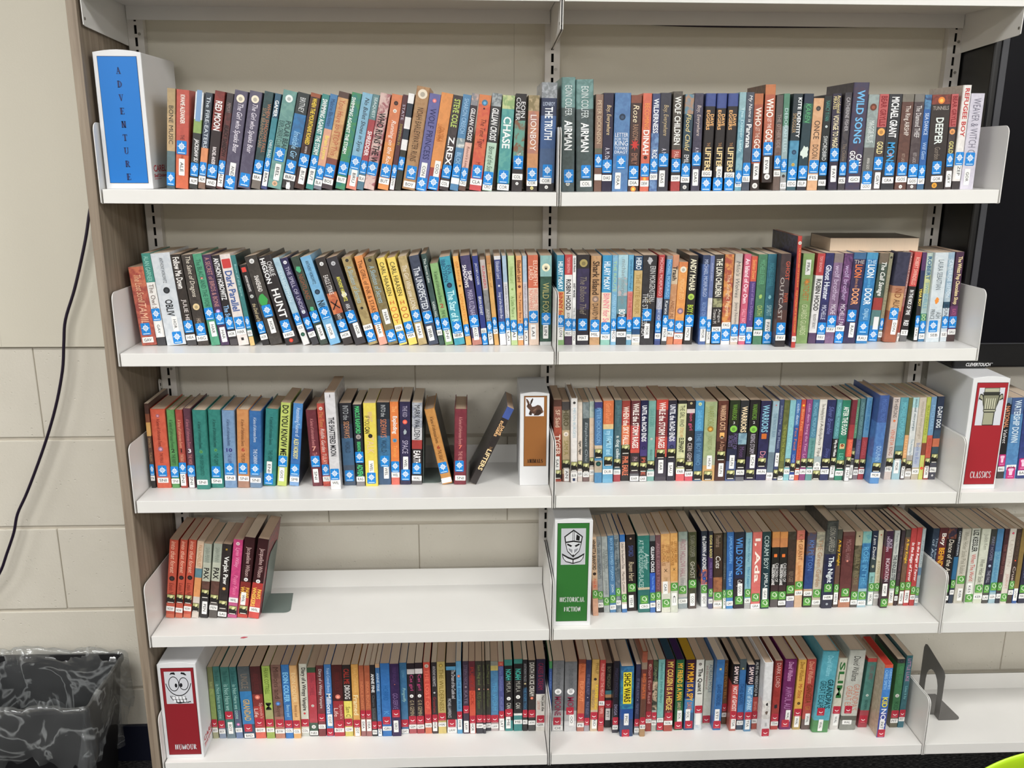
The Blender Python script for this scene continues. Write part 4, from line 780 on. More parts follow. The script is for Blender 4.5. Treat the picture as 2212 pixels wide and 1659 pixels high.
4LP -845.7 80.0 15.4 197.4 8.68 129.3 0.0|e0c0a0/.35 5a8a98/.47 e89850/.72 d8ccc0|PAX NOVELIST@.05-.33#b8885a|.86||
4LP -826.2 79.3 17.9 190.2 7.63 124.6 0.0|a8b0a0/.25 c0c4b0/.5 5a3a30~6a4438/.62 2a2628|SARA PENNY@.05-.25#7a8478;PAX@.32-.47#1e1c1ab|.67|PEN v .86|
4LP -805.8 78.6 19.5 190.5 8.19 124.8 0.0|a8b0a0/.25 c0c4b0/.5 5a3a30~6a4438/.75 5a5450|SARA PENNY@.05-.25#7a8478;PAX@.32-.47#1e1c1ab|.74|PEN h .86|
4LP -784.8 77.9 20.6 189.2 7.93 123.9 0.0|28211f~322826|Varjak Paw@.16-.54#f4f4f0b|.82|SAI h .95|o c89050 .6 .4;q a88830 .07 .2
4LP -761.7 77.1 21.6 200.7 8.37 131.4 0.0|d83a80~c83078/.72 c85088|Lynn Wiley@.1-.35#f0a8c8i;Poppy Pasco@.45-.7#f090b8i|.90|WIL h .77|o f0d0d8 .05 .4
4LP -738.6 76.3 23.6 206.6 8.95 135.3 0.0|3a0f14/.55 8a241c/.75 c83a2c|Jacqueline Wilson@.12-.48#d8b8b4;PAWS@.62-.75#f0c050bR;WHIS@.61-.75#f0c050bL|.90|WIL v .76|o e8e8e8 .52 .4
4LP -712.6 72.1 24.5 204.5 10.53 134.0 0.0|3a0f14/.55 c03028/.75 d84038|Jacqueline Wilson@.12-.48#d8b8b4;PAWS@.63-.75#f8d060bR;WHISKERS@.61-.85#f8d060bL||WIL h .89|o e8e8e8 .53 .4
4RP 102.1 58.6 13.0 202.0 -3.16 132.3 0.0|e0b890/.55 d89878/.75 d8a080|HENRIETTA BRANFORD@.03-.41#241c18b;Fire Be@.52-.64#d85a30i|.72||o 2a1c18 .46 .6
4RP 117.1 73.6 12.5 197.0 -3.63 129.0 0.0|8a9298~9aa2a4/.9 2a2828|The Last of the PEASANTS@.07-.55#4a5458|.77|BO h .90|
4RP 130.1 73.1 13.9 197.0 -3.65 129.0 0.0|a0a8a8~b0b8b6|THE BOY IN THE@.17-.42#5a6464R;STRIPED PYJAMAS@.16-.45#5a6464L;JOHN BOYNE@.57-.76#7a8484|.85||
4RP 144.9 72.6 14.8 198.9 -3.76 130.3 0.0|3f78a8~4a84b2|BOY IN STRIPED PYJAMAS@.03-.58#a8d0ec;JOHN@.63-.73#e0ecf4|.82|BOY h .93|
4RS 160.2 72.1 11.7 200.7 -3.77 131.5 0.0|5a6c78~8a9498|The Last of the PEOPLE@.04-.5#38464e|.73|BOY h .87|
4RP 173.6 71.6 12.2 201.6 -3.74 132.1 0.0|2070c0/.09 e0d0c4/.9 3a78b8|Under the Hawthorn Tree@.1-.43#4a4040;Marita Conlon@.47-.73#6a5c58|.81|h .92|
4RP 188.1 78.1 22.4 198.4 -3.47 130.0 0.0|241618|SWORD@.14-.28#4a5a98;Raven Hart@.35-.6#d8c8a8i|.69|YEH v .87|o c8a090 .05 .2
4RP 212.7 70.3 27.8 198.6 -2.80 130.1 0.0|117068~18786e/.67 c8b898/.7 1a6e68|AT THE CROSSING-PLACES@.05-.67#b8d4d0L;Arthur@.22-.44#c8e0dciR|.83|CRO h .92|
4RP 240.9 69.3 12.7 199.6 -2.80 130.8 0.0|6a7074/.07 1a1824/.48 1f5ac8/.73 3a70b8|GILLIAN CROSS@.14-.47#f0f0f4b;The Iron Way@.52-.7#88c0f8|.79|ORO h .90|
4RP 254.4 68.9 12.2 200.6 -2.91 131.4 0.0|6a3f48~744850/.92 2a2830|ADELE GERAS TROY@.1-.7#a88088|.78|CRO v .90|
4RP 268.3 68.4 21.5 203.4 -3.26 133.2 0.0|d89a50~e0a858/.35 d8a878/.6 e0c0a0/.75 d8d8c8|LETTERS FROM@.14-.36#8a5828R;the LIGHTHOUSE@.13-.4#8a5828L;EMMA@.55-.62#a88858|.88|CAR v .68|x 3a2818 .46 .35
4RP 290.2 67.7 17.3 205.3 -3.23 134.5 0.0|d8983f~e0a450/.6 e0b080/.72 d0d4c4|LETTERS FROM@.1-.36#8a5828R;the LIGHTHOUSE@.1-.4#8a5828L|.67|C v .83|x 3a2818 .45 .35
4RP 312.3 85.2 22.1 200.7 -2.98 131.5 0.0|8a9c98~9aaaa4/.12 c0bcb8/.85 98a4a8|FROST HOLLOW HALL@.1-.58#a06878;Emma@.6-.69#8a8a8a|.75|CAR h .90|
4RP 336.7 84.4 19.5 199.9 -3.14 130.9 0.0|3a3c28~4a4a2c/.8 5a4c48|SUSAN COOPER@.04-.32#908c80;GHOST@.38-.6#c8c4b8|.67|COO v .88|
4RP 369.1 91.8 15.3 198.8 -3.17 130.2 0.0|24284a/.5 e0764c~24488a/.7 d8dce0|the DAWN of ADONIS@.06-.5#f4f4f8b|.76|DOY v .91|o 24488a .62 .6
4RS 384.9 82.7 10.1 202.6 -3.08 132.7 0.0|24203a/.33 4a2c68/.85 5a5a80|EDGAR & ADOLF@.05-.34#d8c880b;PHIL EARLE@.4-.6#8a70a8|.79|EAR h .90|
4RP 396.6 82.3 21.3 197.2 -3.07 129.2 0.0|38241c~422a20/.58 8a5030~a8683a/.78 d8c8bc|Phaedrus@.03-.18#a89080;Cuts@.3-.46#f0ece8i|.83|FRA h .94|
4RS 419.0 81.6 7.5 199.0 -2.89 130.3 0.0|2e3030~3a3a3c/.75 5a9a50|HIDDEN@.4-.6#7a8080|.80|FAR v .92|
4RP 427.5 81.3 16.5 199.9 -2.95 130.9 0.0|1c62b0~2a6eba/.75 3a88c8|JAMILA GAVIN@.05-.4#88c0f0;The Eye of@.5-.7#b0d8f8|.80|GAV h .93|
4RP 445.5 80.7 24.7 200.0 -3.17 131.0 0.0|181a38~20244a/.6 2a1c28|WILD SONG@.07-.55#5090d8b;Candy Gour@.62-.8#e8e8e8|.89|GOU v .75|
4RP 471.3 79.8 14.8 198.9 -2.53 130.3 0.0|78b0c4~88bccc/.9 b0b0b0|Harriet Grey@.08-.38#3f80a0;Maid Keeper@.45-.72#3f88b0|.79|GRE h .89|
4RP 486.8 79.2 22.2 199.8 -2.32 130.9 0.0|d8605c~dc6a64/.94 f0e4e0|I, Ada@.08-.65#f8ece4b|.85|GRA h .97|
4RP 510.5 78.4 20.5 200.8 -2.61 131.5 0.0|12303a~163844|CORAM BOY@.05-.48#c8d8d8;JAMILA@.53-.72#e8f0f0|.93|GAV v .81|
4RP 535.8 84.4 18.6 197.7 -2.56 129.5 0.0|e0903c/.08 d08040/.2 1e1a1c/.7 3a2024/.9 5a5254|CHILDREN OF@.41-.66#e8e4e4R;WILLESDEN LANE@.42-.7#f4f0f0bL|.84||q e87838 .31 .4
4RP 554.9 83.7 18.4 197.7 -2.54 129.5 0.0|e0903c/.08 d08040/.2 1e1a1c/.7 3a2024/.9 3a3434|CHILDREN OF@.41-.66#e8e4e4R;WILLESDEN LANE@.42-.7#f4f0f0bL|.84|GOL h .94|q e87838 .31 .4
4RP 574.4 83.1 19.2 197.8 -2.72 129.5 0.0|4a4038~3a2c24/.1 382620~442c24/.85 6a6a88|ALAN GRATZ@.25-.48#5a4038;REFUGEE@.52-.66#8a7868|.76|GRA h .88|
4RP 594.3 82.4 18.9 201.3 -2.51 131.9 0.0|d8705c/.12 e0985c~e8a868/.8 d8b08c|K M GRANT@.05-.38#8a5a30;Blood Red Horse@.45-.65#c8803c|.71|GRA h .81|
4RP 614.6 81.7 20.6 195.7 -0.71 128.2 0.0|6a4a40~4a4a68/.3 1f3f80~284888/.75 c8a888/.82 3a2c2c|KM PEYTON@.1-.5#5a80c0|.92|GAR h .81|
4RP 636.6 80.9 20.6 197.5 -1.00 129.4 0.0|8a8878~b0a890/.2 c8bca8~b8ac98/.9 a8a49c|THE Green Garden@.1-.72#a07858|.81|GAR h .93|
4RH 657.6 75.1 27.4 226.5 -1.00 146.9 0.0|3a3c3c~505250/.37 1a1c3c~20244a/.9 24243a|LEON GARFIELD@.06-.34#a8a498;The Night@.4-.7#e8f0f4b|.76|HIR h .87|o b8c0c8 .95 .2
4RS 687.5 79.2 12.0 204.0 -1.57 133.6 0.0|4a4a40/.12 4a3828/.45 6a4a3a/.7 5a4a44|A Boy Knight@.13-.46#e0b030b|.75|HEN v .88|
4RP 701.0 78.7 28.4 197.7 -1.50 129.5 0.0|6a3f3c/.05 5f2c2c~6a3432/.9 b87858|MICHAEL HARR@.1-.38#9a7070|.80|HAR h .90|o c87868 .38 .2
4RP 729.9 77.8 16.4 198.5 -1.02 130.0 0.0|a89878/.18 6a6048~4a442c/.6 6a5040/.8 5a5450|BILLY ROSE@.3-.7#8a8060|.84|HOL h .93|o 2a2420 .06 .25
4RP 746.8 77.2 20.7 198.5 -1.07 130.0 0.0|58a0a8~78b0a8/.15 1f6aa0~3888b8/.75 a0c0cc|ROSE IN THE@.2-.7#6ab0d8|.84|HOO h .94|
4RP 774.9 84.8 13.9 196.7 -1.66 128.8 0.0|24304a/.35 3a4a4c/.55 8ac4c0/.7 b0c8c8|I am David@.06-.38#f0f0f0i;Anne@.6-.68#4a6a6a|.75|HOL v .90|w a8a890 .47 .5
4RP 789.2 84.3 12.4 198.3 -1.65 129.9 0.0|d0c8a8~d8d0b4/.75 b0aca8|A LONG WAY@.4-.7#a89870|.75|HIN h .87|o a04a34 .06 .3
4RP 802.0 72.4 17.1 201.1 -1.44 131.7 0.0|3a1c3a/.2 6a1c30~701f34/.62 3f2430|ALICE@.1-.22#d8c8dcR;HOFFMAN@.07-.26#d8c8dcL;INCANTATION@.35-.65#f0e4ec|.93|HOF v .76|
4RP 825.6 83.1 13.3 197.5 -1.05 129.4 0.0|c0c4c0~c8ccc6/.8 d8b890|Tanya Harris@.03-.3#6a7478;THE ENDLESS STEP@.32-.66#2a3438b|.71|HAU v .88|
4RS 839.5 82.6 8.3 198.3 0.00 129.9 0.0|3a2c34~3f3038/.9 3a2428|THE BOOK OF@.2-.65#7a6068|.79|HOO h .90|
4RS 850.1 82.2 12.3 200.1 -0.38 131.0 0.0|4a4840/.1 6a4c38~7a5840/.9 8a7468|A Boy Knight@.12-.44#e8b838b|.74|HEN v .89|
4RP 862.8 81.8 13.7 203.5 -0.38 133.3 0.0|b83030~c03838|In the Reign of Terror@.18-.68#f8f0f0bi|.74|HEN v .88|
4RS 877.4 81.3 12.2 205.3 -0.52 134.4 0.0|b83030~c03838|In the Reign of Terror@.18-.68#f8f0f0bi|.80|HEN h .89|
4RS 890.2 80.9 8.3 202.7 -0.57 132.8 0.0|a8b4b8/.5 5a80a0/.6 98a8b0|ANNE HOLM@.15-.45#6a8088|.81|HO h .93|
4TP 920.0 92.1 15.7 197.5 -0.00 129.4 0.0|24344a~2c3e54|The Library@.12-.5#a8b8c8R;of Anne@.14-.5#a8b8c8L|.80||
4TP 936.1 91.3 20.0 199.2 -0.00 130.5 0.0|5a1f24~62262a|Boy@.07-.23#f0ece4b;BEHIND@.26-.5#e8a830b|.80||o e87a40 .13 .35
4TP 956.4 90.5 21.8 199.2 -0.00 130.5 0.0|2f2a40~8a4a2c/.14 1e1818|Dance of the Assass@.15-.7#e4dccci|.80|JO h .93|
4TS 979.4 89.7 10.9 199.3 -0.24 130.5 0.0|1a1a24/.38 1f6a98/.68 24344a|CATHERINE JOHNSON@.04-.36#d8e0e8|.74|JOH h .85|
4TP 991.8 89.3 21.8 196.7 -0.53 128.8 0.0|bcb8a8~c4c0b0|When Hitler Stole Pink Rabbit@.04-.6#8a8678|.68|KER v .88|o d87a78 .63 .2
4TP 1018.9 88.4 20.2 197.7 -1.59 129.5 0.0|c8ccbc/.1 d0d4c8|LIZ KESSLER@.02-.31#2a2c28b;When The World@.34-.7#c84a44|.93|KES v .81|
4TP 1039.5 87.7 21.8 196.7 -0.54 128.8 0.0|c8ccb8~d0d4c0|Judith Kerr@.07-.28#8a8a80;When Hitler Stole Pi@.4-.76#6a6a60|.80|KER h .91|
4TP 1061.7 86.9 14.3 195.8 -0.54 128.3 0.0|3a3c38/.2 24243a~2c2c44/.85 4a4844|MARY HOOPER@.1-.42#8a8aa0;THE FALL@.55-.72#a8a8b8|.80|LAI h .92|o c8d4e8 .49 .45
4TP 1078.2 86.3 16.0 196.8 -1.06 128.9 0.0|3f80b0/.3 5a98b8~6aa4c0/.85 98b8c4|CAROLINE LAWR@.3-.72#4a88b0|.77|LEA h .91|
4TS 1094.7 85.8 11.3 196.7 -0.40 128.8 0.0|3f2024~4a282c/.85 2a303c|THE THIRD SON@.2-.6#8a5a54|.77|LA h .90|
4TP 1106.4 85.4 15.8 197.6 -0.40 129.4 0.0|d0c8bc~d8d0c4|LEVITIN@.15-.5#c0b4a8;JOURNEY@.6-.8#c89890|.92||o a83a50 .06 .35
4TS 1122.7 84.8 12.6 196.7 -0.42 128.9 0.0|3a2a20~44322a|ELIZABETH LUT@.05-.4#6a5444;Cruel@.5-.7#d8c8c0|.75|LAL h .85|o d84a30 .42 .3
4TS 1135.8 84.4 11.8 197.7 -0.46 129.5 0.0|8a7030/.8 2a5aa0|||LOW v .88|
4TP 1150.7 83.9 16.9 194.3 -1.24 127.2 0.0|24243c~2c2c44|MICHELLE MAGOR@.2-.65#7a80a8|.80|MAG h .90|
5LP -823.7 87.9 13.3 197.4 -0.13 129.3 0.0|7a8048/.3 8aa048/.8 a8a880|FRANK COTTRELL@.2-.38#b8c080|.78|BOY h .88|
5LP -807.6 87.4 15.9 199.0 -0.79 130.3 0.0|2f7068~34786f/.75 8898b0|This Book@.05-.2#1f504c;is Not Here we come@.24-.72#a8d0c8|.80|BOY h .90|
5LP -789.3 86.8 20.5 197.5 -0.95 129.4 0.0|2f7068~34786f/.85 6a808c|This Book@.05-.2#1f504c;is Not Here we@.24-.6#a8d0c8|.67|BOY v .85|
5LP -766.8 86.1 16.7 197.6 -1.25 129.4 0.0|246868~2c706f/.6 4a5a78/.85 6a80a8|This Book@.05-.2#1f504c;is Not Here we come@.24-.72#a8d0c8|.|BOY h .88|o b06a98 .8 .5
5LP -748.0 85.4 28.7 199.0 -0.96 130.4 0.0|4a5458~545c60/.34 1878b8~2080c0/.8 2a4a68|UNCLE@.1-.3#8a7a6a;GRANDAD@.45-.75#c8a868b|.85|BAD h .96|
5LP -718.5 84.5 24.8 199.1 -0.78 130.4 0.0|4a1c1c~521f1f/.38 8a2c28/.55 b8342c/.85 e0604a|RENEE RUSSELL@.1-.35#6a3030;Sputnik's@.5-.72#e0b0a8R;Life@.58-.7#f0d8d0L|.77|BOY h .88|o d87868 .42 .5
5LP -691.6 83.6 19.4 200.5 -0.33 131.3 0.0|9ab83a~a4c044/.6 a8a868/.75 98b040|FRANK COTTRELL@.03-.38#5a7024;M@.5-.6#24241eb|.78|BOY h .88|
5LP -670.1 82.9 23.5 203.5 -0.26 133.3 0.0|7a5448~866052/.7 a86a58/.8 c08068|Millions and@.03-.45#4a3028;Boyce@.55-.7#5a3a2c|.79|BYW h .90|o 4a70a8 .52 .5
5LP -645.1 82.1 18.7 204.1 -0.27 133.7 0.0|2070b8~2a7ac4|EOIN COLFER@.1-.5#8fd0f4b;Benny and@.54-.7#a8d8f0|.80|COL h .89|
5LP -625.5 81.5 17.3 202.0 -0.29 132.3 0.0|e0a860~e8b46c|EOIN COLFER@.1-.5#f0d8a8;Benny and@.54-.7#8a5a34|.80|COL h .90|
5LP -607.8 89.4 19.0 201.1 0.72 131.7 0.0|d8d8c8/.9 c8ccc4|Diary of a Wimpy Vampire@.05-.64#241c1cb|.81|COL h .92|o b03038 .68 .3
5LP -587.4 88.7 20.4 190.9 0.40 125.1 0.0|3a5a3a/.07 b83040~c03848/.8 3a5a48/.92 5a5c5c|STEPH COWELL@.1-.4#8a3a48||NEI h .95|o d8d4cc .55 .35;o e8e8e4 .86 .5
5LP -565.8 88.0 17.8 196.8 0.48 128.9 0.0|6a2c2c/.2 7a2c30~84343a|Diary of a Wimpy Vampire@.05-.6#e4dcdc|.73|COL h .86|
5LP -545.7 87.3 16.8 199.7 0.31 130.8 0.0|3a80c8/.4 2a70b8/.7 3a88c8|Frank Cottrell Boyce@.05-.38#c0dcf4;Millions@.4-.68#e8f0f8b|.94|COT v .77|
5LP -527.2 86.7 25.5 198.3 0.16 129.9 0.0|4a1414~521818/.5 a8242c/.8 c0303c|FRANK BOYCE@.1-.35#6a2828;Sputnik's@.55-.75#e0b0a8R;Life@.6-.72#f0d8d0L|.83|BOY h .91|o d87868 .44 .5
5LP -500.3 85.8 19.7 198.3 -0.15 129.9 0.0|2e2422/.5 e8d838~f0e048/.72 d8c858|CALL ME@.05-.26#a8342cb;DROOG@.28-.47#e0dcd8b;Sam C@.58-.72#5a5020|.80|COW h .90|
5LP -479.2 85.2 17.1 199.8 -0.05 130.9 0.0|d89830~e0a23c|Frank Cottrell Boyce@.05-.38#e8c078;Framed@.42-.7#f0e0b0b|.82|COT v .93|
5LS -460.7 84.6 11.8 196.9 -0.06 129.0 0.0|b0542c~b85c34/.65 b05048/.9 a86a68|INDIA BONES@.22-.6#d88a60|.68|DEA v .84|
5LP -448.0 84.1 13.7 196.9 -0.00 129.0 0.0|b0542c~b85c34/.65 b05048/.9 a86a68|INDIA BONES@.22-.6#d88a60|.68|DEA v .84|
5LS -433.0 83.7 11.8 198.4 -0.29 130.0 0.0|242024/.6 3a3a3c|ANNE FINE@.12-.38#f0f0f0b;Charm School@.42-.75#6a7074|.84|FIN h .94|
5LS -419.8 83.2 10.5 201.3 -0.28 131.9 0.0|d8a878/.05 2a6aa8~3474b0|ANNE FINE@.12-.37#d0e4f4;The Book of the Ban@.4-.75#5a98d0|.84|FIN v .94|
5LP -407.9 82.8 22.4 202.8 -0.30 132.8 0.0|1c6cb8~2476c0|HORRID@.3-.5#1a5a98;K@.65-.7#5aa0d8|.78|GRI h .89|
5LP -384.1 82.1 21.7 201.4 -0.59 131.9 0.0|30184a~381f54|PHILIP ARDAGH@.05-.25#5a4070;GO-SERVE@.4-.62#8a70a0|.68|GRO v .86|o b06a50 .28 .12
5LP -362.0 91.8 17.7 197.8 -0.53 129.5 0.0|2a6a98~3274a2/.82 3a78a8|GERMAN@.1-.2#6aa0c0;Pongwiffy@.35-.55#a8d0c8i|.85|GAT h .97|
5LP -343.2 91.2 18.5 196.3 -0.63 128.6 0.0|2a1c24/.08 d8d0d0/.15 2a1c24/.75 b85058|Cat girl@.16-.38#d0508a;G R GEMIN@.52-.74#b8a888|.80|GEM h .90|o f0f0f0 .46 .5
5LP -323.6 90.6 18.3 197.8 -0.67 129.6 0.0|2a1c24/.08 e8e0e0/.15 2a1c24/.75 b03a44|Cat girl@.16-.38#d0508a;G R GEMIN@.52-.74#b8a888|.80|GEM h .90|o f0f0f0 .46 .5
5LP -303.4 89.9 16.7 199.3 -0.63 130.5 0.0|d8402c~dc4a34/.85 e07850|THE LOST OF@.1-.65#f0806a|.78|HAI h .88|o d8c8b8 .05 .6
5LS -285.3 89.3 13.3 199.2 -0.17 130.5 0.0|2a2428~322a2c/.75 8a3038/.9 4a3c3c|ANTHONY HOROWITZ@.05-.33#d0ccd0;Groosham@.48-.7#a83a3c|.78|HOR v .88|o d8d8d8 .42 .35
5LP -270.7 88.9 19.9 200.8 -0.45 131.5 0.0|b8a050~c0a858/.85 d8c068|THE WILDERNESS@.1-.68#806c2c|.76|HAI h .87|o 9a8440 .05 .5
5LP -248.6 88.2 23.9 197.8 -0.41 129.6 0.0|242428/.05 4aa0d0/.1 1c1a1e/.8 e4e0e0|The Dream of the Castle and@.1-.5#d8d8dcR;MICHAEL LAWRENCE@.5-.77#c8c8ccL|.85|LAW h .95|
5LS -223.7 87.3 12.8 202.3 -0.61 132.5 0.0|4a98c8~54a2d0|THE ENEMY WAR@.25-.66#1f5a90|.74|HOB v .86|o b86a58 .2 .6
5LP -208.8 86.9 14.4 202.2 -0.20 132.5 0.0|3a2c40~443448/.85 4a3454|STEPH NICE@.05-.32#786880;KATE@.4-.58#8a7a90|.66|LAW v .90|o a898a0 .35 .35
5LP -192.8 86.3 15.2 202.3 -0.53 132.5 0.0|6a2430/.2 8a2c2c/.4 d84a28/.75 b84a44|PUPPY ROCK@.08-.6#a83428|.80|HOR v .92|
5LP -176.3 85.8 16.6 202.3 -0.79 132.5 0.0|34302a~3c382e/.85 3a3a44|Sam Mug and@.05-.32#7a8450;MUD Season@.42-.65#6a7448|.79|LAW h .89|o d88a78 .38 .3
5LP -159.3 85.2 6.4 202.4 -0.79 132.5 0.0|34302a~3c382e/.85 3a3a44|Sam Mug and@.05-.32#7a8450;MUD Season@.42-.65#6a7448|.79|LAW h .90|o d88a78 .38 .3
5LP -152.5 95.6 12.4 197.1 -0.55 126.4 0.0|2c2a26~36322a/.85 3a3a44|Sam Mug and@.05-.32#7a8450;MUD Season@.42-.65#6a7448|.82|LAW h .92|o d8907c .4 .3
5LP -139.7 95.0 18.6 195.7 -0.53 127.0 0.0|8a8c80/.06 c8b458/.13 3a78a8~4484b0/.85 b8a8a8|THE WORM@.3-.7#58a0c8|.82|LAW h .93|
5LS -119.8 94.3 13.1 194.3 -0.79 127.3 0.0|c8503f/.06 4a5090~525898/.75 d8d0d0|Dan Plunkett@.08-.42#7a84b8;MICHAEL LAW@.5-.7#8890c0|.76|LAT v .90|o d8a080 .03 .3
5LP -104.6 93.8 19.4 200.1 -0.87 128.2 0.0|2a8a80/.08 201c1e/.85 2a8a88|NOAH@.13-.28#4ac0b0b;MUPLA@.3-.45#a8a8a0;CAN@.6-.68#d8d8d0|.74|ME v .88|o f0f0ec .54 .5
5LP -83.2 93.1 20.9 201.5 -0.28 128.9 0.0|2a8a80/.06 201c1e/.75 e8e8e4/.78 2a8a88|NOAH@.13-.28#4ac0b0b;MUPLA@.3-.45#a8a8a0;CAN@.6-.68#d8d8d0||ME h .87|o f0f0ec .52 .5
5LS -61.0 92.4 11.8 200.1 -0.42 129.6 0.0|201c20/.4 243850/.75 2a2628|ANTHONY McGO@.05-.3#a8a8ac;THE KNIFE THAT@.38-.7#4a88b0|.75|MC h .87|o d8c898 .33 .4
5LP -47.1 92.0 17.6 198.7 -0.51 130.0 0.0|2a2424~342c2a/.85 4a4a4a|DEATH OR ICE CREAM@.03-.5#c8c4bcb|.75|JON h .88|o c86a54 .53 .45
5LP -28.3 91.4 22.3 201.5 -0.27 130.6 0.0|241838/.48 e0dcd4|CAKES & CREAM@.05-.42#8a2440;Not Just the@.5-.72#2a2422bR;LOVE STORY@.57-.7#c86a48L|.83|GER h .91|
5RS 2.9 88.2 7.3 197.2 -0.12 129.1 0.0|3a9050/.1 24488a~2c5094|DICK KING@.15-.4#6a8ac0|||
5RP 11.3 87.9 27.8 198.5 0.06 130.0 0.0|6a6c70~74767a/.7 a8a8aa/.85 c8c8c8|DAVID SOLOMONS@.1-.4#54585c;MOONE@.5-.77#8a2c48b|.85|OE h .95|o f0f0f0 .43 .6
5RP 42.1 86.6 30.2 195.7 -0.35 128.2 0.0|6a6c70~74767a/.7 b0b0b2/.85 d4d4d6|DAVID SOLOMONS@.1-.4#54585c;MO@.5-.64#8a2c48b|.70|OO v .83|o f0f0f0 .42 .6
5RP 73.8 86.2 17.5 201.6 0.36 132.0 0.0|8a3c24/.06 c8602c~d06a34/.85 b87060|FLIP-OUT@.3-.58#f0a070;PAUL@.05-.2#a04c24|.80|PE h .91|
5RS 91.7 85.5 12.9 200.1 0.35 131.1 0.0|2c2c4a~343456/.85 a8a0a8|IT WAS A NUT@.2-.48#7a7a98;PHILIP RIDLEY@.58-.76#7a7a98|.86||o d0d0d8 .52 .2
5RP 106.6 84.9 18.0 201.6 0.27 132.0 0.0|c89a3c~d0a448/.7 d0b898|PHILIP@.05-.2#7a6028R;KASPER in the@.35-.68#f0d030R;BONGO@.42-.66#8a7c68L|.78|RID v .88|o 241c1c .27 .4
5RP 126.4 84.0 14.3 200.1 0.08 131.1 0.0|b8302c~c03834/.85 c84840|PHILIP RIDLEY THE MEGA@.05-.5#e8b0a8;VIPER@.66-.75#f0c0b8|.86|RIL h .6|
5RP 144.5 98.3 16.4 181.9 -0.36 119.2 0.0|241c1c/.42 3f8a98/.48 d8a068/.53 2c2428|BOY MIDNIGHT@.05-.4#8a8870|.63|PIT v .79|
5RP 161.3 76.2 13.9 201.2 -0.32 131.8 0.0|1c1620~241c2a/.85 3a3844|MIGHTY PHOENIX@.1-.5#4a4460;DIGGA@.6-.75#a8a0c0|.83|RIA h .92|
5RH 178.1 60.8 32.6 194.4 -1.06 134.1 0.0|1a5a88~2a78a8/.2 146098~1a88a8/.6 1850a0/.75 2c4a78|SHOE WARS@.09-.5#241c14b|.95|PIC v .75|b e8d838 .3
5RS 214.2 65.6 11.9 197.7 -0.50 129.5 0.0|2c2c4a~343456/.85 8a9098|IT WAS A NUT@.2-.48#7a7a98;PHILIP RIDLEY@.55-.7#7a7a98|.82|RID h .93|o c8c8d8 .5 .2
5RH 226.4 58.8 13.8 235.0 -0.44 162.2 0.0|a05034/.12 8a7460/.2 6a3028/.3 8a4430~9a5038/.55 6a4030/.8 b08858|BIG NATE@.25-.55#c86a3ab|.81|EI h .88|
5RP 244.8 79.2 14.3 200.2 -0.71 131.1 0.0|7a2c28~843430/.85 a83a34|Short Ever Read@.08-.6#d8a09c|.77|OI h .85|o c8a890 .07 .5
5RS 259.5 78.6 12.1 200.2 -0.71 131.1 0.0|4a5a38~24242a/.3 c8b090~3a3c30/.7 b0b4ac|GRAPHIC@.1-.3#8a9870|.78|PEN h .88|
5RP 272.8 78.0 16.2 201.7 -0.90 132.1 0.0|6ab0ac~74b8b4/.8 5a9898|Stephen Crossly@.04-.28#246a6ai;from the Henry@.3-.6#246a6ai|.93|STO h .84|
5RP 290.2 77.3 21.6 201.6 -0.49 132.1 0.0|6a1c24~74242c/.8 b04a3c|MY COUSIN IS A HEDGE@.03-.7#e8c868b;DAVID@.72-.78#d8c0a8|.79|SOL h .88|
5RP 318.3 80.8 19.8 198.0 -1.15 129.7 0.0|1a6a3a~1a5a34|MY FRIEND IS A MAN@.05-.57#f0b840b;DAVID SOL@.6-.74#e0c8a0|.93|SOL v .8|
5RP 341.8 79.8 23.5 198.0 -0.99 129.7 0.0|3a1430/.3 243a78/.55 2f78b0~3a88c0/.75 2a5a88|MY MUM IS A SPY@.05-.58#f0b030b;DAVID@.6-.72#e8884a|.92|SOL v .78|
5RP 367.3 78.8 19.0 198.0 -1.07 129.7 0.0|d4d4cc~dcdcd4/.7 b8c8d4~d0d8dc|The Quant I@.12-.48#24221eb|.70|v .84|o 6a6460 .06 .4
5RP 393.6 101.6 20.4 181.5 -0.56 118.9 0.0|ccccbc~d4d4c6|ADRIAN MOLE@.06-.5#5a7080R;and the weapons of@.08-.45#a06a68L|.92||
5RP 414.4 76.9 19.5 197.9 -0.14 129.6 0.0|2468a8~2c72b4|DAVID BADDIEL@.35-.65#1a3a68|.92|STI v .78|q c8b878 .13 .25
5RS 442.2 99.6 11.8 181.6 -1.30 119.0 0.0|6a4420~744c28/.7 7a3a2c/.85 6a4c30|DID I EVER TELL@.05-.6#c89048|.73|SPE h .85|
5RP 454.4 72.1 16.3 187.5 -0.17 122.8 0.0|1a1618/.3 c8403a~d04844/.75 b85a4c|SAM WU@.03-.28#f0d8d8b;NOT of GHOST@.33-.7#f0e0dcb|.76|TSA v .88|
5RP 473.1 75.8 16.8 198.7 -0.74 130.1 0.0|4a5a60/.15 2468a8~2c72b4/.85 3a4a60|DAVID BADDIEL@.35-.65#1a3a68|.80|SUT h .9|q c8b878 .13 .25
5RP 490.3 68.4 17.4 187.4 -0.32 122.7 0.0|1a1830/.3 4a90c8~549ad0/.75 5a90b8|SAM WU@.03-.28#f0d8d8b;NOT of SHARK@.33-.68#c8e4f4b|.76|TSA v .88|
5RP 511.6 76.4 13.6 195.7 -1.36 128.2 0.0|1c1a1c/.53 c8443a/.8 b85040|ALFIE the WEREWOLF@.03-.47#e8e8e8;Birth@.6-.72#e8a090|.79|WAL h .88|o 8a8a8a .5 .5
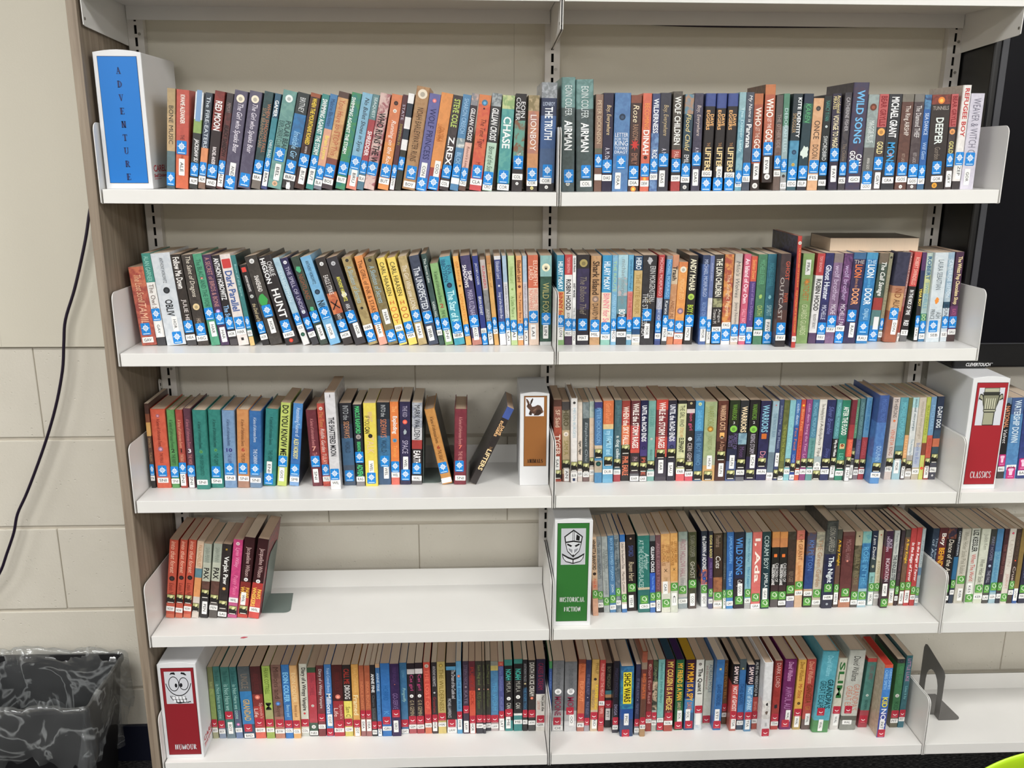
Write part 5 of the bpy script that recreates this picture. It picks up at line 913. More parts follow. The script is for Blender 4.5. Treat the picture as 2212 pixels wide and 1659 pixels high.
5RH 525.5 42.9 21.6 207.3 -1.34 143.1 0.0|e4e4e6/.5 d0ccc8~e8e4e0/.75 e4e2e4|DAVID@.8-.85#8a8a8a|.93||w 3a3836 .55 .3;w 6a5a50 .66 .35
5RP 559.1 73.1 18.6 193.6 -0.39 126.8 0.0|8a2c24/.06 b03028~a02820/.8 c03c34|DARK LORD@.03-.38#e8c0b8|.82|TH h .91|w 24242c .66 .5
5RH 580.9 72.2 30.0 196.7 0.31 135.7 0.0|6a1458~741c62|David Walliams@.03-.3#e8b0dci;AWFUL AU@.38-.7#a870a0b|.91|WAL v .80|
5RP 614.1 70.8 19.5 196.7 0.26 128.8 0.0|d8a020~e0aa2c/.75 b89a50|David Walliams@.03-.3#7a4a14i;Mr Stink@.34-.55#b0482ci|.75|WAL v .88|o 4a3418 .62 .4
5RP 636.2 69.9 22.3 198.3 -0.09 129.9 0.0|b0382c~b84034/.85 6a5450|David Walliams@.03-.34#e8b090i;GANGSTA@.36-.62#7a3c1cb;GR@.66-.72#b8803c|.|WAL v .85|
5RH 658.8 56.7 40.7 226.2 2.09 156.1 0.0|3fa0b4~4aaabc/.85 4a9050|David Walliams@.05-.3#98d8e4i;GRANDPA'S@.34-.7#16424abR;GREAT ESCAPE@.36-.7#16424aL|.74|WAL v .91|
5RH 706.3 67.0 23.3 199.8 1.72 137.9 0.0|c8c4b0~d0ccb8/.7 d8d4d0|SLIM@.05-.55#2c6a34b|.72|WAL v .86|
5RH 731.2 63.7 40.8 223.2 1.40 154.0 0.0|b8bab0~c0c2b8/.82 5a5a50/.88 8a8c84|David Walliams@.07-.38#1c1a1ai;GRANDPA'S@.42-.75#c88470R;GREAT ES@.44-.7#c88470L|.74|WAL h .90|
5RP 781.5 72.3 23.0 194.8 2.07 127.6 0.0|c83a34/.05 4a8a80~3f8078/.75 b03a48|GREG JAMES@.1-.3#8a5a60;KID NORMAL@.6-.75#1f504c|.88||o d8e4dc .53 .3
5RP 812.0 31.8 20.0 201.7 -0.01 132.1 0.0|d8502c/.04 3080d0~3888d8/.45 3468b8/.65 4050a8|GREG JAMES@.06-.33#a8d4f4R;CHRIS SMITH@.07-.33#a8d4f4L;KID@.44-.58#e8d838b;NORM@.6-.9#e8e8f4b|.94|PAT v .83|
5RP 861.3 69.1 19.5 193.2 0.00 126.5 0.0|3a3a34/.06 2f7040~347848/.75 6a6450|GREG JAMES@.1-.35#4f9060;KID@.62-.74#1c5030|.80|PIT h .90|o d8d8d0 .53 .5;o 24242c .03 .5
5RP 881.8 68.2 15.0 202.8 0.38 132.9 0.0|24606a~2c6872/.85 2f7080|LITTLE LUKE@.04-.35#c88ab0;Love it by@.42-.6#8ac8c8|.80|PIT h .88|
"""

NAMES = [('black', '231f1f'), ('black', '2f2a2c'), ('charcoal', '45443f'), ('grey', '7c7f80'), ('pale grey', 'b4b8b8'), ('white', 'e6e4e2'), ('cream', 'd8d0b8'),
         ('beige', 'c8b89c'), ('tan', 'b8935f'), ('brown', '6e4a36'), ('dark brown', '3f2a22'), ('maroon', '5f2028'), ('red', 'b8322e'), ('brick red', 'a04634'),
         ('coral', 'd8685c'), ('orange', 'e08038'), ('amber', 'd89c34'), ('yellow', 'ecd038'), ('lime', 'b4c850'), ('olive', '6c7038'), ('sage green', 'a4b484'),
         ('green', '4a8e50'), ('dark green', '2c4c40'), ('teal', '1c7c74'), ('dark teal', '2c5058'), ('aqua', '78b4bc'), ('sky blue', '68aedc'), ('pale blue', 'a4c0d0'),
         ('blue', '3a78b8'), ('royal blue', '24529c'), ('navy', '26294e'), ('slate blue', '4a566c'), ('purple', '4c2f5c'), ('violet grey', '544f68'), ('mauve', '86688c'),
         ('lilac', 'c8c4d6'), ('pink', 'd85888'), ('pale pink', 'e4c4b8'), ('magenta', '8c3a78'), ('gold', 'c8a048')]
def cname(hx):
    r, g, b = (int(hx[i:i + 2], 16) for i in (0, 2, 4))
    best = None
    for n, h in NAMES:
        R2, G2, B2 = (int(h[i:i + 2], 16) for i in (0, 2, 4))
        d = 2 * (r - R2) ** 2 + 4 * (g - G2) ** 2 + 3 * (b - B2) ** 2
        if best is None or d < best[0]: best = (d, n)
    return best[1]
ONES = 'first second third fourth fifth sixth seventh eighth ninth tenth eleventh twelfth thirteenth fourteenth fifteenth sixteenth seventeenth eighteenth nineteenth'.split()
TENS = {2: ('twentieth', 'twenty'), 3: ('thirtieth', 'thirty'), 4: ('fortieth', 'forty')}
def ordinal(n):
    if n < 20: return ONES[n - 1]
    a, b = divmod(n, 10)
    return TENS[a][0] if b == 0 else TENS[a][1] + '-' + ONES[b - 1]

# books whose side covers are printed in another colour than the spine
SIDES = {(1, 'R', 19): ('4a3228', '6a4838'), (1, 'R', 28): ('3c3a44', '4a4650'), (1, 'R', 37): ('b8b0a8', 'c4bcb4'), (2, 'R', 27): ('24222e', '3a3c58'), (2, 'R', 40): ('12241c', '1a3024'),
         (2, 'L', 10): ('1c2c2c', '2c4444'), (3, 'L', 13): ('12182c', '243048'), (3, 'L', 16): ('c8c6c8', 'a8a6a8'), (3, 'L', 23): ('2a2628', '4a3a38'), (3, 'L', 24): ('2e2a28', '3c3834'), (3, 'L', 25): ('3a3432', '46403c'),
         (3, 'L', 26): ('3a3634', '4a4644'), (4, 'L', 10): ('a83848', '6a4a50'), (5, 'R', 36): ('c8b4a0', 'b8a48c')}
class Bk: pass
books = []
cnt = {}
for ln in BOOKS.strip().split('\n'):
    f = ln.split('|'); hd = f[0].split(); b = Bk()
    b.s = int(hd[0][0]); b.bay = hd[0][1]; b.kind = hd[0][2]
    b.x, b.y, b.t, b.h, b.lean, b.d, b.up = [float(v) for v in hd[1:]]
    b.x, b.y, b.t, b.h, b.d, b.up = (v / 1000 for v in (b.x, b.y, b.t, b.h, b.d, b.up))
    b.lean = R(b.lean)
    b.bands = []
    st = 0.0
    for tk in f[1].split():
        col, _, e = tk.partition('/')
        c1, _, c2 = col.partition('~')
        b.bands.append([st, c1, c2 or None]); st = float(e) if e else 1.0
    b.side = SIDES.get((b.s, b.bay, cnt.get((b.s, b.bay), 0) + 1))
    b.texts = []
    for tk in f[2].split(';'):
        if '@' not in tk: continue
        s_, _, r_ = tk.partition('@'); rng, _, cs = r_.partition('#'); a, e = rng.split('-')
        b.texts.append((s_.strip(), float(a), float(e), cs[:6], cs[6:]))
        want(s_.strip(), ''.join(c for c in cs[6:] if c in 'bi'))
    b.st = float(f[3]) if f[3] not in ('', '.') else None
    b.lab = None
    if f[4].strip():
        p = f[4].split()
        code, o_, fr = (p if len(p) == 3 else ['', p[0], p[1]])
        b.lab = (code, o_, float(fr)); want(code, 'b' if False else '')
    b.ic = [i.split() for i in f[5].split(';')] if f[5].strip() else []
    cnt[(b.s, b.bay)] = b.n = cnt.get((b.s, b.bay), 0) + 1
    books.append(b)
for k in ('CLEVERTOUCH', 'CAREL', 'Shelf Dividers', 'TM'):
    want(k, 'b'); want(k, 'bi')
make_texts()

# sticker emblems, drawn in a unit square (-.5...5), y up
def arc(cx, cy, r, a0, a1, n):
    return [(cx + r * math.cos(R(a0 + (a1 - a0) * i / n)), cy + r * math.sin(R(a0 + (a1 - a0) * i / n))) for i in range(n + 1)]
def flat(mb, poly, y, hx):
    mb.face([(u, y, v) for u, v in poly], 0, hexc(hx))
def strip(mb, outer, inner, y, hx):
    for i in range(len(outer) - 1):
        flat(mb, [outer[i], outer[i + 1], inner[i + 1], inner[i]], y, hx)
def rrect(w, h, r, n=3):
    p = []
    for cx, cy, a in ((w / 2 - r, h / 2 - r, 0), (-w / 2 + r, h / 2 - r, 90), (-w / 2 + r, -h / 2 + r, 180), (w / 2 - r, -h / 2 + r, 270)):
        p += arc(cx, cy, r, a, a + 90, n)
    return p
def ink_mesh(name, mb):
    return mb.mesh(name, M_INK, color=True)
STK = {}
def sticker_meshes():
    base = {'compass': '1684d4', 'wolf': '16120f', 'green': '4f9440', 'red': 'b4263c', 'pink': 'c02c74'}
    for k, hx in base.items():
        mb = MB(); flat(mb, rrect(1, 1, 0.1), 0, hx)
        STK[k] = [ink_mesh('genre_sticker', mb), None]
    # compass rose
    mb = MB()
    for i in range(8):
        a = i * 45; l = 0.47 if i % 2 == 0 else 0.36
        flat(mb, [(l * math.cos(R(a)), 0.08 + l * 0.78 * math.sin(R(a))), (0.1 * math.cos(R(a + 60)), 0.08 + 0.08 * math.sin(R(a + 60))), (0.1 * math.cos(R(a - 60)), 0.08 + 0.08 * math.sin(R(a - 60)))], 0, 'eaf4fc')
    flat(mb, [(x, 0.08 + (y) * 0.78) for x, y in arc(0, 0, 0.275, 0, 345, 15)], -0.0001, 'f0f6fc')
    flat(mb, [(x, 0.08 + (y) * 0.78) for x, y in arc(0, 0, 0.215, 0, 345, 15)], -0.0002, 'b4cbe8')
    flat(mb, [(-0.36, -0.42), (0.36, -0.42), (0.36, -0.36), (-0.36, -0.36)], 0, 'd8ecfa')
    STK['compass'][1] = ink_mesh('compass_emblem', mb)
    # wolf on a hill before a pale sky
    mb = MB()
    flat(mb, [(-0.44, 0.1), (-0.3, 0.18), (0.1, 0.0), (0.3, -0.04), (0.46, 0.02), (0.46, 0.46), (-0.44, 0.46)], 0, 'a9a970')
    flat(mb, arc(0.1, 0.2, 0.2, 0, 345, 15), -0.0001, 'dcdca6')
    flat(mb, [(-0.05, 0.02), (0.04, 0.09), (0.2, 0.1), (0.26, 0.24), (0.36, 0.3), (0.32, 0.14), (0.3, -0.06), (0.24, -0.06), (0.1, -0.02)], -0.0002, '14100e')
    flat(mb, [(-0.36, -0.46), (0.36, -0.46), (0.36, -0.38), (-0.36, -0.38)], 0, 'e8e4dc')
    STK['wolf'][1] = ink_mesh('wolf_emblem', mb)
    mb = MB()
    strip(mb, arc(0.0, 0.1, 0.3, -40, 230, 10), arc(0.0, 0.1, 0.2, -40, 230, 10), 0, 'c8dcb8')
    strip(mb, arc(0.12, 0.02, 0.24, 180, 400, 8), arc(0.12, 0.02, 0.16, 180, 400, 8), -0.0001, 'dcecd0')
    flat(mb, [(-0.34, -0.4), (0.34, -0.4), (0.34, -0.3), (-0.34, -0.3)], 0, '86b85a')
    STK['green'][1] = ink_mesh('swirl_emblem', mb)
    mb = MB()
    strip(mb, arc(0, 0.12, 0.3, 205, 335, 8), arc(0, 0.2, 0.28, 215, 325, 8), 0, 'f4e8e8')
    for sx in (-0.14, 0.14):
        flat(mb, arc(sx, 0.28, 0.05, 0, 315, 7), 0, '7c1424')
    flat(mb, [(-0.3, -0.4), (0.3, -0.4), (0.3, -0.36), (-0.3, -0.36)], 0, 'e09aa4')
    STK['red'][1] = ink_mesh('smile_emblem', mb)
    mb = MB()
    flat(mb, [(-0.34, 0.32), (-0.24, 0.14), (0.24, 0.14), (0.34, 0.32), (0.2, 0.4), (-0.2, 0.4)], 0, 'f0c4dc')
    flat(mb, [(-0.17, -0.2), (0.17, -0.2), (0.2, 0.13), (-0.2, 0.13)], 0, 'f4d0e2')
    flat(mb, [(-0.3, -0.36), (0.3, -0.36), (0.3, -0.31), (-0.3, -0.31)], 0, 'e8b0d0')
    STK['pink'][1] = ink_mesh('pillar_emblem', mb)
sticker_meshes()
mb = MB(); flat(mb, rrect(1, 1, 0.04, 1), 0, 'eeeeec'); LABEL_ME = mb.mesh('shelf_mark_label', M_LABEL)
CODE_ME = {}
def code_mesh(code, o_):
    k = (code, o_)
    if k not in CODE_ME:
        d = TEXTS.get((code, '')); CODE_ME[k] = None
        if d:
            mb = MB(); c = hexc('2a2a2c')
            if o_ == 'h':
                put_text(mb, (code, ''), lambda x, y: (x - 0.34, 0, y - 0.26), 0.68 / d[2], 0.52 / d[3], c)
            else:
                put_text(mb, (code, ''), lambda x, y: (y - 0.27, 0, 0.3 - x), 0.58 / d[2], 0.54 / d[3], c)
            CODE_ME[k] = ink_mesh('label_lettering', mb)
    return CODE_ME[k]
SIZES = {'compass': (0.0195, 0.0265), 'wolf': (0.0195, 0.0225), 'green': (0.0185, 0.0215), 'red': (0.0185, 0.0215), 'pink': (0.021, 0.029)}
def sticker_kind(b):
    if b.s <= 2 or (b.s == 3 and b.bay == 'L'): return 'compass'
    if (b.s == 3 and b.bay == 'R') or (b.s == 4 and b.bay == 'L'): return 'wolf'
    if b.s == 3: return 'pink'
    return 'green' if b.s == 4 else 'red'

def cover_mesh(b, hard):
    t, d, h = b.t, b.d, b.h
    c = 0.0019 if hard else 0.0005
    c = min(c, t * 0.2)
    r = min(0.0036, t * 0.24) if hard else min(0.0012, t * 0.15)
    k = 3 if hard else 2
    out = [(-t / 2, d)]
    for i in range(k + 1):
        a = math.pi + i * (math.pi / 2) / k
        out.append((-t / 2 + r + r * math.cos(a), r + r * math.sin(a)))
    for i in range(k + 1):
        a = 1.5 * math.pi + i * (math.pi / 2) / k
        out.append((t / 2 - r + r * math.cos(a), r + r * math.sin(a)))
    out.append((t / 2, d))
    inn = [(t / 2 - c, d), (t / 2 - c, c + r * 0.5), (-t / 2 + c, c + r * 0.5), (-t / 2 + c, d)]
    zs = sorted(set([0.0, 1.0] + [q[0] for q in b.bands]))
    mb = MB()
    def bandat(f):
        cur = b.bands[0]
        for q in b.bands:
            if f >= q[0] - 1e-6: cur = q
        return cur
    for i in range(len(zs) - 1):
        q = bandat((zs[i] + zs[i + 1]) / 2)
        c1 = print_tone(hexc(q[1]))
        c2 = print_tone(hexc(q[2])) if q[2] else tuple(v * 0.9 for v in c1[:3]) + (1,)
        za, zb = h * (1 - zs[i]), h * (1 - zs[i + 1])
        for j in range(len(out) - 1):
            (xa, ya), (xb, yb) = out[j], out[j + 1]
            if b.side and j in (0, len(out) - 2):
                mb.face([(xa, ya, zb), (xb, yb, zb), (xb, yb, za), (xa, ya, za)], 0, hexc(b.side[0]), hexc(b.side[-1]))
            else:
                mb.face([(xa, ya, zb), (xb, yb, zb), (xb, yb, za), (xa, ya, za)], 0, c1, c2)
    ci = hexc('d8d0c4') if not hard else hexc('b8aea0')
    for j in range(3):
        (xa, ya), (xb, yb) = inn[j], inn[j + 1]
        mb.face([(xa, ya, 0), (xb, yb, 0), (xb, yb, h), (xa, ya, h)], 0, ci)
    ce = tuple(v * 0.8 for v in hexc(b.bands[0][1])[:3]) + (1,)
    for z, q in ((0, b.bands[-1][1]), (h, b.bands[0][1])):
        cz = hexc(q)
        n = len(out)
        mb.face([(out[0][0], out[0][1], z), (inn[3][0], inn[3][1], z), (inn[2][0], inn[2][1], z)] + [(out[j][0], out[j][1], z) for j in range(n // 2 - 1, 0, -1)], 0, cz)
        mb.face([(inn[2][0], inn[2][1], z), (inn[1][0], inn[1][1], z)] + [(out[j][0], out[j][1], z) for j in range(n // 2, n // 2 - 2, -1)], 0, cz)
        mb.face([(inn[1][0], inn[1][1], z), (inn[0][0], inn[0][1], z)] + [(out[j][0], out[j][1], z) for j in range(n - 1, n // 2 - 1, -1)], 0, cz)
    for xa, xb in ((out[0][0], inn[3][0]), (inn[0][0], out[-1][0])):
        mb.face([(xa, d, 0), (xb, d, 0), (xb, d, h), (xa, d, h)], 0, ce)
    return mb.mesh('cover', M_COVER, color=True), c, r

def picture(mb, ic, b):
    k, hx, fr = ic[0], ic[1], float(ic[2])
    sz = float(ic[3]) if len(ic) > 3 else 0.9
    z = b.h * (1 - fr); w = b.t * sz; y = -0.0002; c = hexc(hx)
    if k == 'o':
        mb.face([(u, y, z + v) for u, v in arc(0, 0, w / 2, 0, 345, 15)], 0, c)
        mb.face([(u, y - 0.00008, z + v) for u, v in arc(0, -w * 0.04, w * 0.26, 0, 320, 8)], 0, tuple(min(1, v * (0.55 if c[1] > 0.3 else 2.2) + 0.01) for v in c[:3]) + (1,))
    elif k == 'q':
        mb.face([(u, y, z + v) for u, v in rrect(w, w * 1.1, w * 0.1, 2)], 0, c)
    elif k == 'b':
        w = b.t * 0.62; hh = 0.03
        if sz == 0.9 and fr > 0.25: hh = b.h * 0.225
        mb.face([(-w / 2, y, z - hh), (w / 2, y, z - hh), (w / 2, y, z + hh), (-w / 2, y, z + hh)], 0, c)
    elif k == 'w':
        pts = []
        rr = random.Random(int(hx, 16))
        for i in range(14):
            a = i * 2 * math.pi / 14; q = w / 2 * rr.uniform(0.65, 1.1)
            pts.append((q * math.cos(a), y, z + 1.5 * q * math.sin(a)))
        mb.face(pts, 0, c)
    elif k == 'x':
        for s_ in (-1, 1):
            a = w * 0.5; e = w * 0.11
            mb.face([(-a, y, z - s_ * a), (-a + e, y, z - s_ * (a + e)), (a, y, z + s_ * a), (a - e, y, z + s_ * (a + e))], 0, c)
    elif k == 's':
        pts = []
        for i in range(16):
            a = i * math.pi / 8; q = w / 2 * (1.0 if i % 2 == 0 else 0.42)
            pts.append((q * math.cos(a), y, z + 1.3 * q * math.sin(a)))
        mb.face(pts, 0, c)

def place(b):
    z = ztop(b.s, b.x) + b.up
    cx = (b.x + b.t / math.cos(b.lean) - b.t / 2 * math.cos(b.lean)) if b.lean > 0 else (b.x + b.t / 2 * math.cos(b.lean))
    return (cx, b.y, z + b.t / 2 * abs(math.sin(b.lean)) + 0.0002)

def look(b, kindword):
    best = {}
    for i, q in enumerate(b.bands):
        e = b.bands[i + 1][0] if i + 1 < len(b.bands) else 1.0
        n = cname(q[1]); best[n] = best.get(n, 0) + e - q[0]
    ns = sorted(best, key=lambda k: -best[k])
    col = ns[0]
    if len(ns) > 1 and best[ns[1]] > 0.18: col = ns[0] + ' and ' + ns[1]
    size = 'slim ' if b.t < 0.0125 else ('thick ' if b.t > 0.026 else '')
    if b.h > 0.212: size = 'tall '
    lead = max(b.texts, key=lambda q: q[2] - q[1]) if b.texts else None
    lt = ', ' + cname(lead[3]) + ' lettering' if lead else ''
    if len((size + col + lt).split()) > 7: lt = ''
    return '%s%s %s%s' % (size, col, kindword, lt)

PAGES = {'MY COUSIN IS A HEDGE': '1f3f50', 'MY FRIEND IS A MAN': '341048', 'MY MUM IS A SPY': 'b8901c', 'KID': 'a82818'}
PM = {}
def page_mat(b):
    for q in b.texts:
        if q[0] in PAGES and (q[0] != 'KID' or b.n == 36):
            if q[0] not in PM: PM[q[0]] = plain('dyed_page_edges_' + cname(PAGES[q[0]]).replace(' ', '_'), PAGES[q[0]], 0.8, 0, 0.06, 400)
            return PM[q[0]]
    return M_PAPER
STUFF = []
def build_book(b):
    hard = b.kind == 'H'
    stuff = b.kind == 'S'
    nm = 'hardback_book' if hard else 'paperback_book'
    loc = place(b); rot = (0, b.lean, 0)
    parts = []
    if not stuff:
        lab = '%s, %s book from left, %s shelf, %s' % (look(b, 'hardback' if hard else 'paperback'), ordinal(b.n), RN[b.s].replace(' book', ''), BN[b.bay])
        root = thing(nm, lab, 'book', loc, 'books in the %s shelf, %s' % (RN[b.s].replace(' book', ''), BN[b.bay]))
        root.rotation_euler = rot
        def add(name, me, l=(0, 0, 0), sc=(1, 1, 1), parent=None):
            o = link(name, me, parent or root); o.location = l; o.scale = sc
            return o
    else:
        MW = Matrix.Translation(loc) @ Matrix.Rotation(b.lean, 4, 'Y')
        def add(name, me, l=(0, 0, 0), sc=(1, 1, 1), parent=None):
            o = link(name, me); mw = (parent.matrix_basis if parent else MW) @ Matrix.LocRotScale(Vector(l), None, Vector(sc))
            o.matrix_basis = mw; STUFF.append(o)
            return o
    me, c, r = cover_mesh(b, hard)
    add('cover', me)
    mb = MB(); ins = 0.0032 if hard else 0.0004
    mb.box(-b.t / 2 + c, b.t / 2 - c, c + r * 0.5, b.d - (0.004 if hard else 0.0006), ins, b.h - ins)
    add('page_block', mb.mesh('page_block', page_mat(b)))
    for s_, a, e, hx, st in b.texts:
        mb = MB()
        key = (s_, ''.join(q for q in st if q in 'bi')); dd = TEXTS.get(key)
        if not dd: continue
        flatw = b.t - 2 * r * 0.6
        two = 'L' in st or 'R' in st
        c_ = hexc(hx)
        if 'h' in st:
            W = flatw * 0.86; hh = (e - a) * b.h
            sx = min(W / dd[2], 1.3 * hh / dd[3]); wd = dd[2] * sx
            zt = b.h * (1 - e)
            put_text(mb, key, lambda x, y: (x - wd / 2, -0.00035, zt + y), sx, hh / dd[3], c_)
        else:
            Lz = (e - a) * b.h; lim = flatw * (0.42 if two else (0.72 if 'b' in st else 0.58))
            lim = min(lim, 0.016)
            sx = Lz / dd[2]; sy = min(lim / dd[3], 2.1 * sx)
            hh = dd[3] * sy
            xc = 0.0
            if 'L' in st: xc = -flatw * 0.24
            if 'R' in st: xc = flatw * 0.24
            zt = b.h * (1 - a)
            put_text(mb, key, lambda x, y: (xc - hh / 2 + y, -0.00035, zt - x), sx, sy, c_)
        if mb.f: add('spine_lettering', ink_mesh('spine_lettering', mb))
    for ic in b.ic:
        mb = MB(); picture(mb, ic, b)
        add('spine_picture', ink_mesh('spine_picture', mb))
    if b.st:
        k = sticker_kind(b); sw, sh = SIZES[k]
        wd = min(sw, b.t * 0.97)
        o = add('genre_sticker', STK[k][0], (random.uniform(-0.5, 0.5) * (b.t - wd) * 0.5, -0.0006, b.h * (1 - b.st)), (wd, 1, sh))
        add('sticker_emblem', STK[k][1], (0, -0.0002, 0), (1, 1, 1), o)
    if b.lab:
        code, o_, fr = b.lab
        if o_ == 'h': wd, hh = min(0.0235, b.t * 0.97), 0.0122
        else: wd, hh = min(0.0115, b.t * 0.82), 0.033
        o = add('shelf_mark_label', LABEL_ME, (random.uniform(-0.5, 0.5) * (b.t - wd) * 0.5, -0.0005, max(b.h * (1 - fr), hh / 2 + 0.001)), (wd, 1, hh))
        cm = code_mesh(code, o_)
        if cm: add('label_lettering', cm, (0, -0.0003, 0), (1, 1, 1), o)

for b in books:
    build_book(b)

# the thinnest paperbacks, past the number that is told apart singly, joined into one mass
if STUFF:
    by = {}
    big = bmesh.new()
    mats = []
    l1 = big.loops.layers.float_color.new('Col'); l2 = big.loops.layers.float_color.new('Col2')
    for o in STUFF:
        me = o.data; mt = me.materials[0]
        if mt not in mats: mats.append(mt)
        mi = mats.index(mt); M_ = o.matrix_basis
        a1 = me.color_attributes.get('Col'); a2 = me.color_attributes.get('Col2')
        vs = [big.verts.new(M_ @ v.co) for v in me.vertices]
        for p in me.polygons:
            try: f = big.faces.new([vs[i] for i in p.vertices])
            except ValueError: continue
            f.material_index = mi
            if a1:
                for lp, li in zip(f.loops, p.loop_indices):
                    lp[l1] = a1.data[li].color; lp[l2] = a2.data[li].color
    me = bpy.data.meshes.new('slim_paperbacks'); big.to_mesh(me); big.free()
    for mt in mats: me.materials.append(mt)
    for o in STUFF: bpy.data.objects.remove(o)
    o = link('slim_paperbacks', me); o['kind'] = 'stuff'
    tag(o, 'the slimmest paperbacks squeezed between the other books along the shelves', 'books')

# a thick book lying flat on the second row
t = thing('paperback_book', 'thick paperback lying flat across the second shelf row, pale page edges outward', 'book', (0.607, 0.102, 1.3745), 'books in the second shelf, middle bay')
mb = MB()
mb.box(0, 0.199, 0, 0.118, 0, 0.0008, 0, hexc('3a2a24')); mb.box(0, 0.199, 0, 0.118, 0.0292, 0.030, 0, hexc('3a2a24')); mb.box(0, 0.199, 0.1165, 0.118, 0.0008, 0.0292, 0, hexc('3a2a24'))
link('cover', mb.mesh('cover', M_COVER, color=True), t)
mb = MB(); mb.box(0.0006, 0.1984, 0.0006, 0.1165, 0.0008, 0.0292)
link('page_block', mb.mesh('page_block', M_PAPER), t)

# ------------------------------------------------------------------ slab-serif display letters for the box labels
def slab(ch):
    """returns (list of polygons, width) in a unit-high box"""
    P = []
    def rc(x0, y0, x1, y1): P.append([(x0, y0), (x1, y0), (x1, y1), (x0, y1)])
    def stem(x, wd=0.17):
        rc(x - 0.02, 0, x + wd + 0.02, 1); rc(x - 0.05, 0, x + wd + 0.05, 0.07); rc(x - 0.05, 0.93, x + wd + 0.05, 1)
    def ring(cx, cy, rx, ry, tx, ty, a0, a1, n=14):
        for i in range(n):
            u0 = R(a0 + (a1 - a0) * i / n); u1 = R(a0 + (a1 - a0) * (i + 1) / n)
            P.append([(cx + rx * math.cos(u0), cy + ry * math.sin(u0)), (cx + rx * math.cos(u1), cy + ry * math.sin(u1)),
                      (cx + (rx - tx) * math.cos(u1), cy + (ry - ty) * math.sin(u1)), (cx + (rx - tx) * math.cos(u0), cy + (ry - ty) * math.sin(u0))])
    if ch == ' ': return [], 0.3
    if ch == 'I': stem(0.07); return P, 0.31
    if ch in 'HN':
        stem(0.07); stem(0.42)
        if ch == 'H': rc(0.24, 0.46, 0.42, 0.54)
        else: P.append([(0.07, 1), (0.22, 1), (0.58, 0), (0.42, 0)])
        return P, 0.66
    if ch == 'M':
        stem(0.07); stem(0.58)
        P.append([(0.07, 1), (0.24, 1), (0.46, 0.12), (0.38, 0.0)]); P.append([(0.58, 1), (0.7, 1), (0.44, 0.0), (0.38, 0.1)])
        return P, 0.82
    if ch in 'EFL':
        stem(0.07)
        rc(0.2, 0 if ch != 'F' else 0.93, 0.5, 0.07 if ch != 'F' else 1)
        if ch != 'L': rc(0.2, 0.93, 0.5, 1); rc(0.44, 0.78, 0.5, 0.96); rc(0.2, 0.47, 0.38, 0.54); rc(0.35, 0.4, 0.4, 0.61)
        if ch != 'F': rc(0.44, 0.04, 0.5, 0.24)
        return P, 0.56
    if ch == 'T':
        rc(0.2, 0, 0.37, 1); rc(0.13, 0, 0.44, 0.07); rc(0.02, 0.92, 0.55, 1); rc(0.02, 0.74, 0.08, 0.96); rc(0.49, 0.74, 0.55, 0.96)
        return P, 0.57
    if ch == 'A':
        P.append([(0.22, 1), (0.36, 1), (0.56, 0.05), (0.38, 0.05)]); P.append([(0.26, 1), (0.32, 0.9), (0.14, 0.05), (0.08, 0.05)])
        rc(0.16, 0.3, 0.44, 0.37); rc(0.0, 0, 0.22, 0.07); rc(0.32, 0, 0.62, 0.07)
        return P, 0.62
    if ch == 'V':
        P.append([(0.06, 0.95), (0.24, 0.95), (0.38, 0), (0.26, 0)]); P.append([(0.3, 0.0), (0.38, 0.1), (0.54, 0.95), (0.48, 0.95)])
        rc(0.0, 0.93, 0.3, 1); rc(0.4, 0.93, 0.62, 1)
        return P, 0.62
    if ch == 'D':
        stem(0.07); ring(0.2, 0.5, 0.4, 0.5, 0.16, 0.07, -90, 90); return P, 0.64
    if ch == 'R':
        stem(0.07); ring(0.2, 0.74, 0.33, 0.26, 0.15, 0.07, -90, 90, 10)
        P.append([(0.26, 0.5), (0.4, 0.5), (0.6, 0.0), (0.42, 0.0)]); rc(0.42, 0, 0.64, 0.06)
        return P, 0.64
    if ch == 'O': ring(0.31, 0.5, 0.31, 0.52, 0.16, 0.08, 0, 360, 22); return P, 0.64
    if ch == 'C':
        ring(0.31, 0.5, 0.31, 0.52, 0.16, 0.08, 40, 320, 18); rc(0.5, 0.68, 0.57, 0.98); return P, 0.62
    if ch == 'U':
        rc(0.07, 0.3, 0.24, 1); rc(0.46, 0.3, 0.54, 1); rc(0.0, 0.93, 0.3, 1); rc(0.38, 0.93, 0.6, 1)
        ring(0.305, 0.32, 0.235, 0.34, 0.12, 0.08, 180, 360, 10); return P, 0.62
    if ch == 'S':
        ring(0.26, 0.75, 0.24, 0.27, 0.13, 0.08, 20, 270, 12); ring(0.26, 0.25, 0.24, 0.27, 0.13, 0.08, -160, 90, 12)
        P.append([(0.08, 0.66), (0.2, 0.72), (0.46, 0.34), (0.32, 0.28)]); return P, 0.54
    return [], 0.5
def slab_word(mb, word, x0, z0, wd, ht, y, hx):
    tot = sum(slab(c)[1] + 0.06 for c in word) - 0.06
    sx = wd / tot; x = x0; c = hexc(hx)
    for ch in word:
        ps, aw = slab(ch)
        for p in ps: mb.face([(x + u * sx, y, z0 + v * ht) for u, v in p], 0, c)
        x += (aw + 0.06) * sx

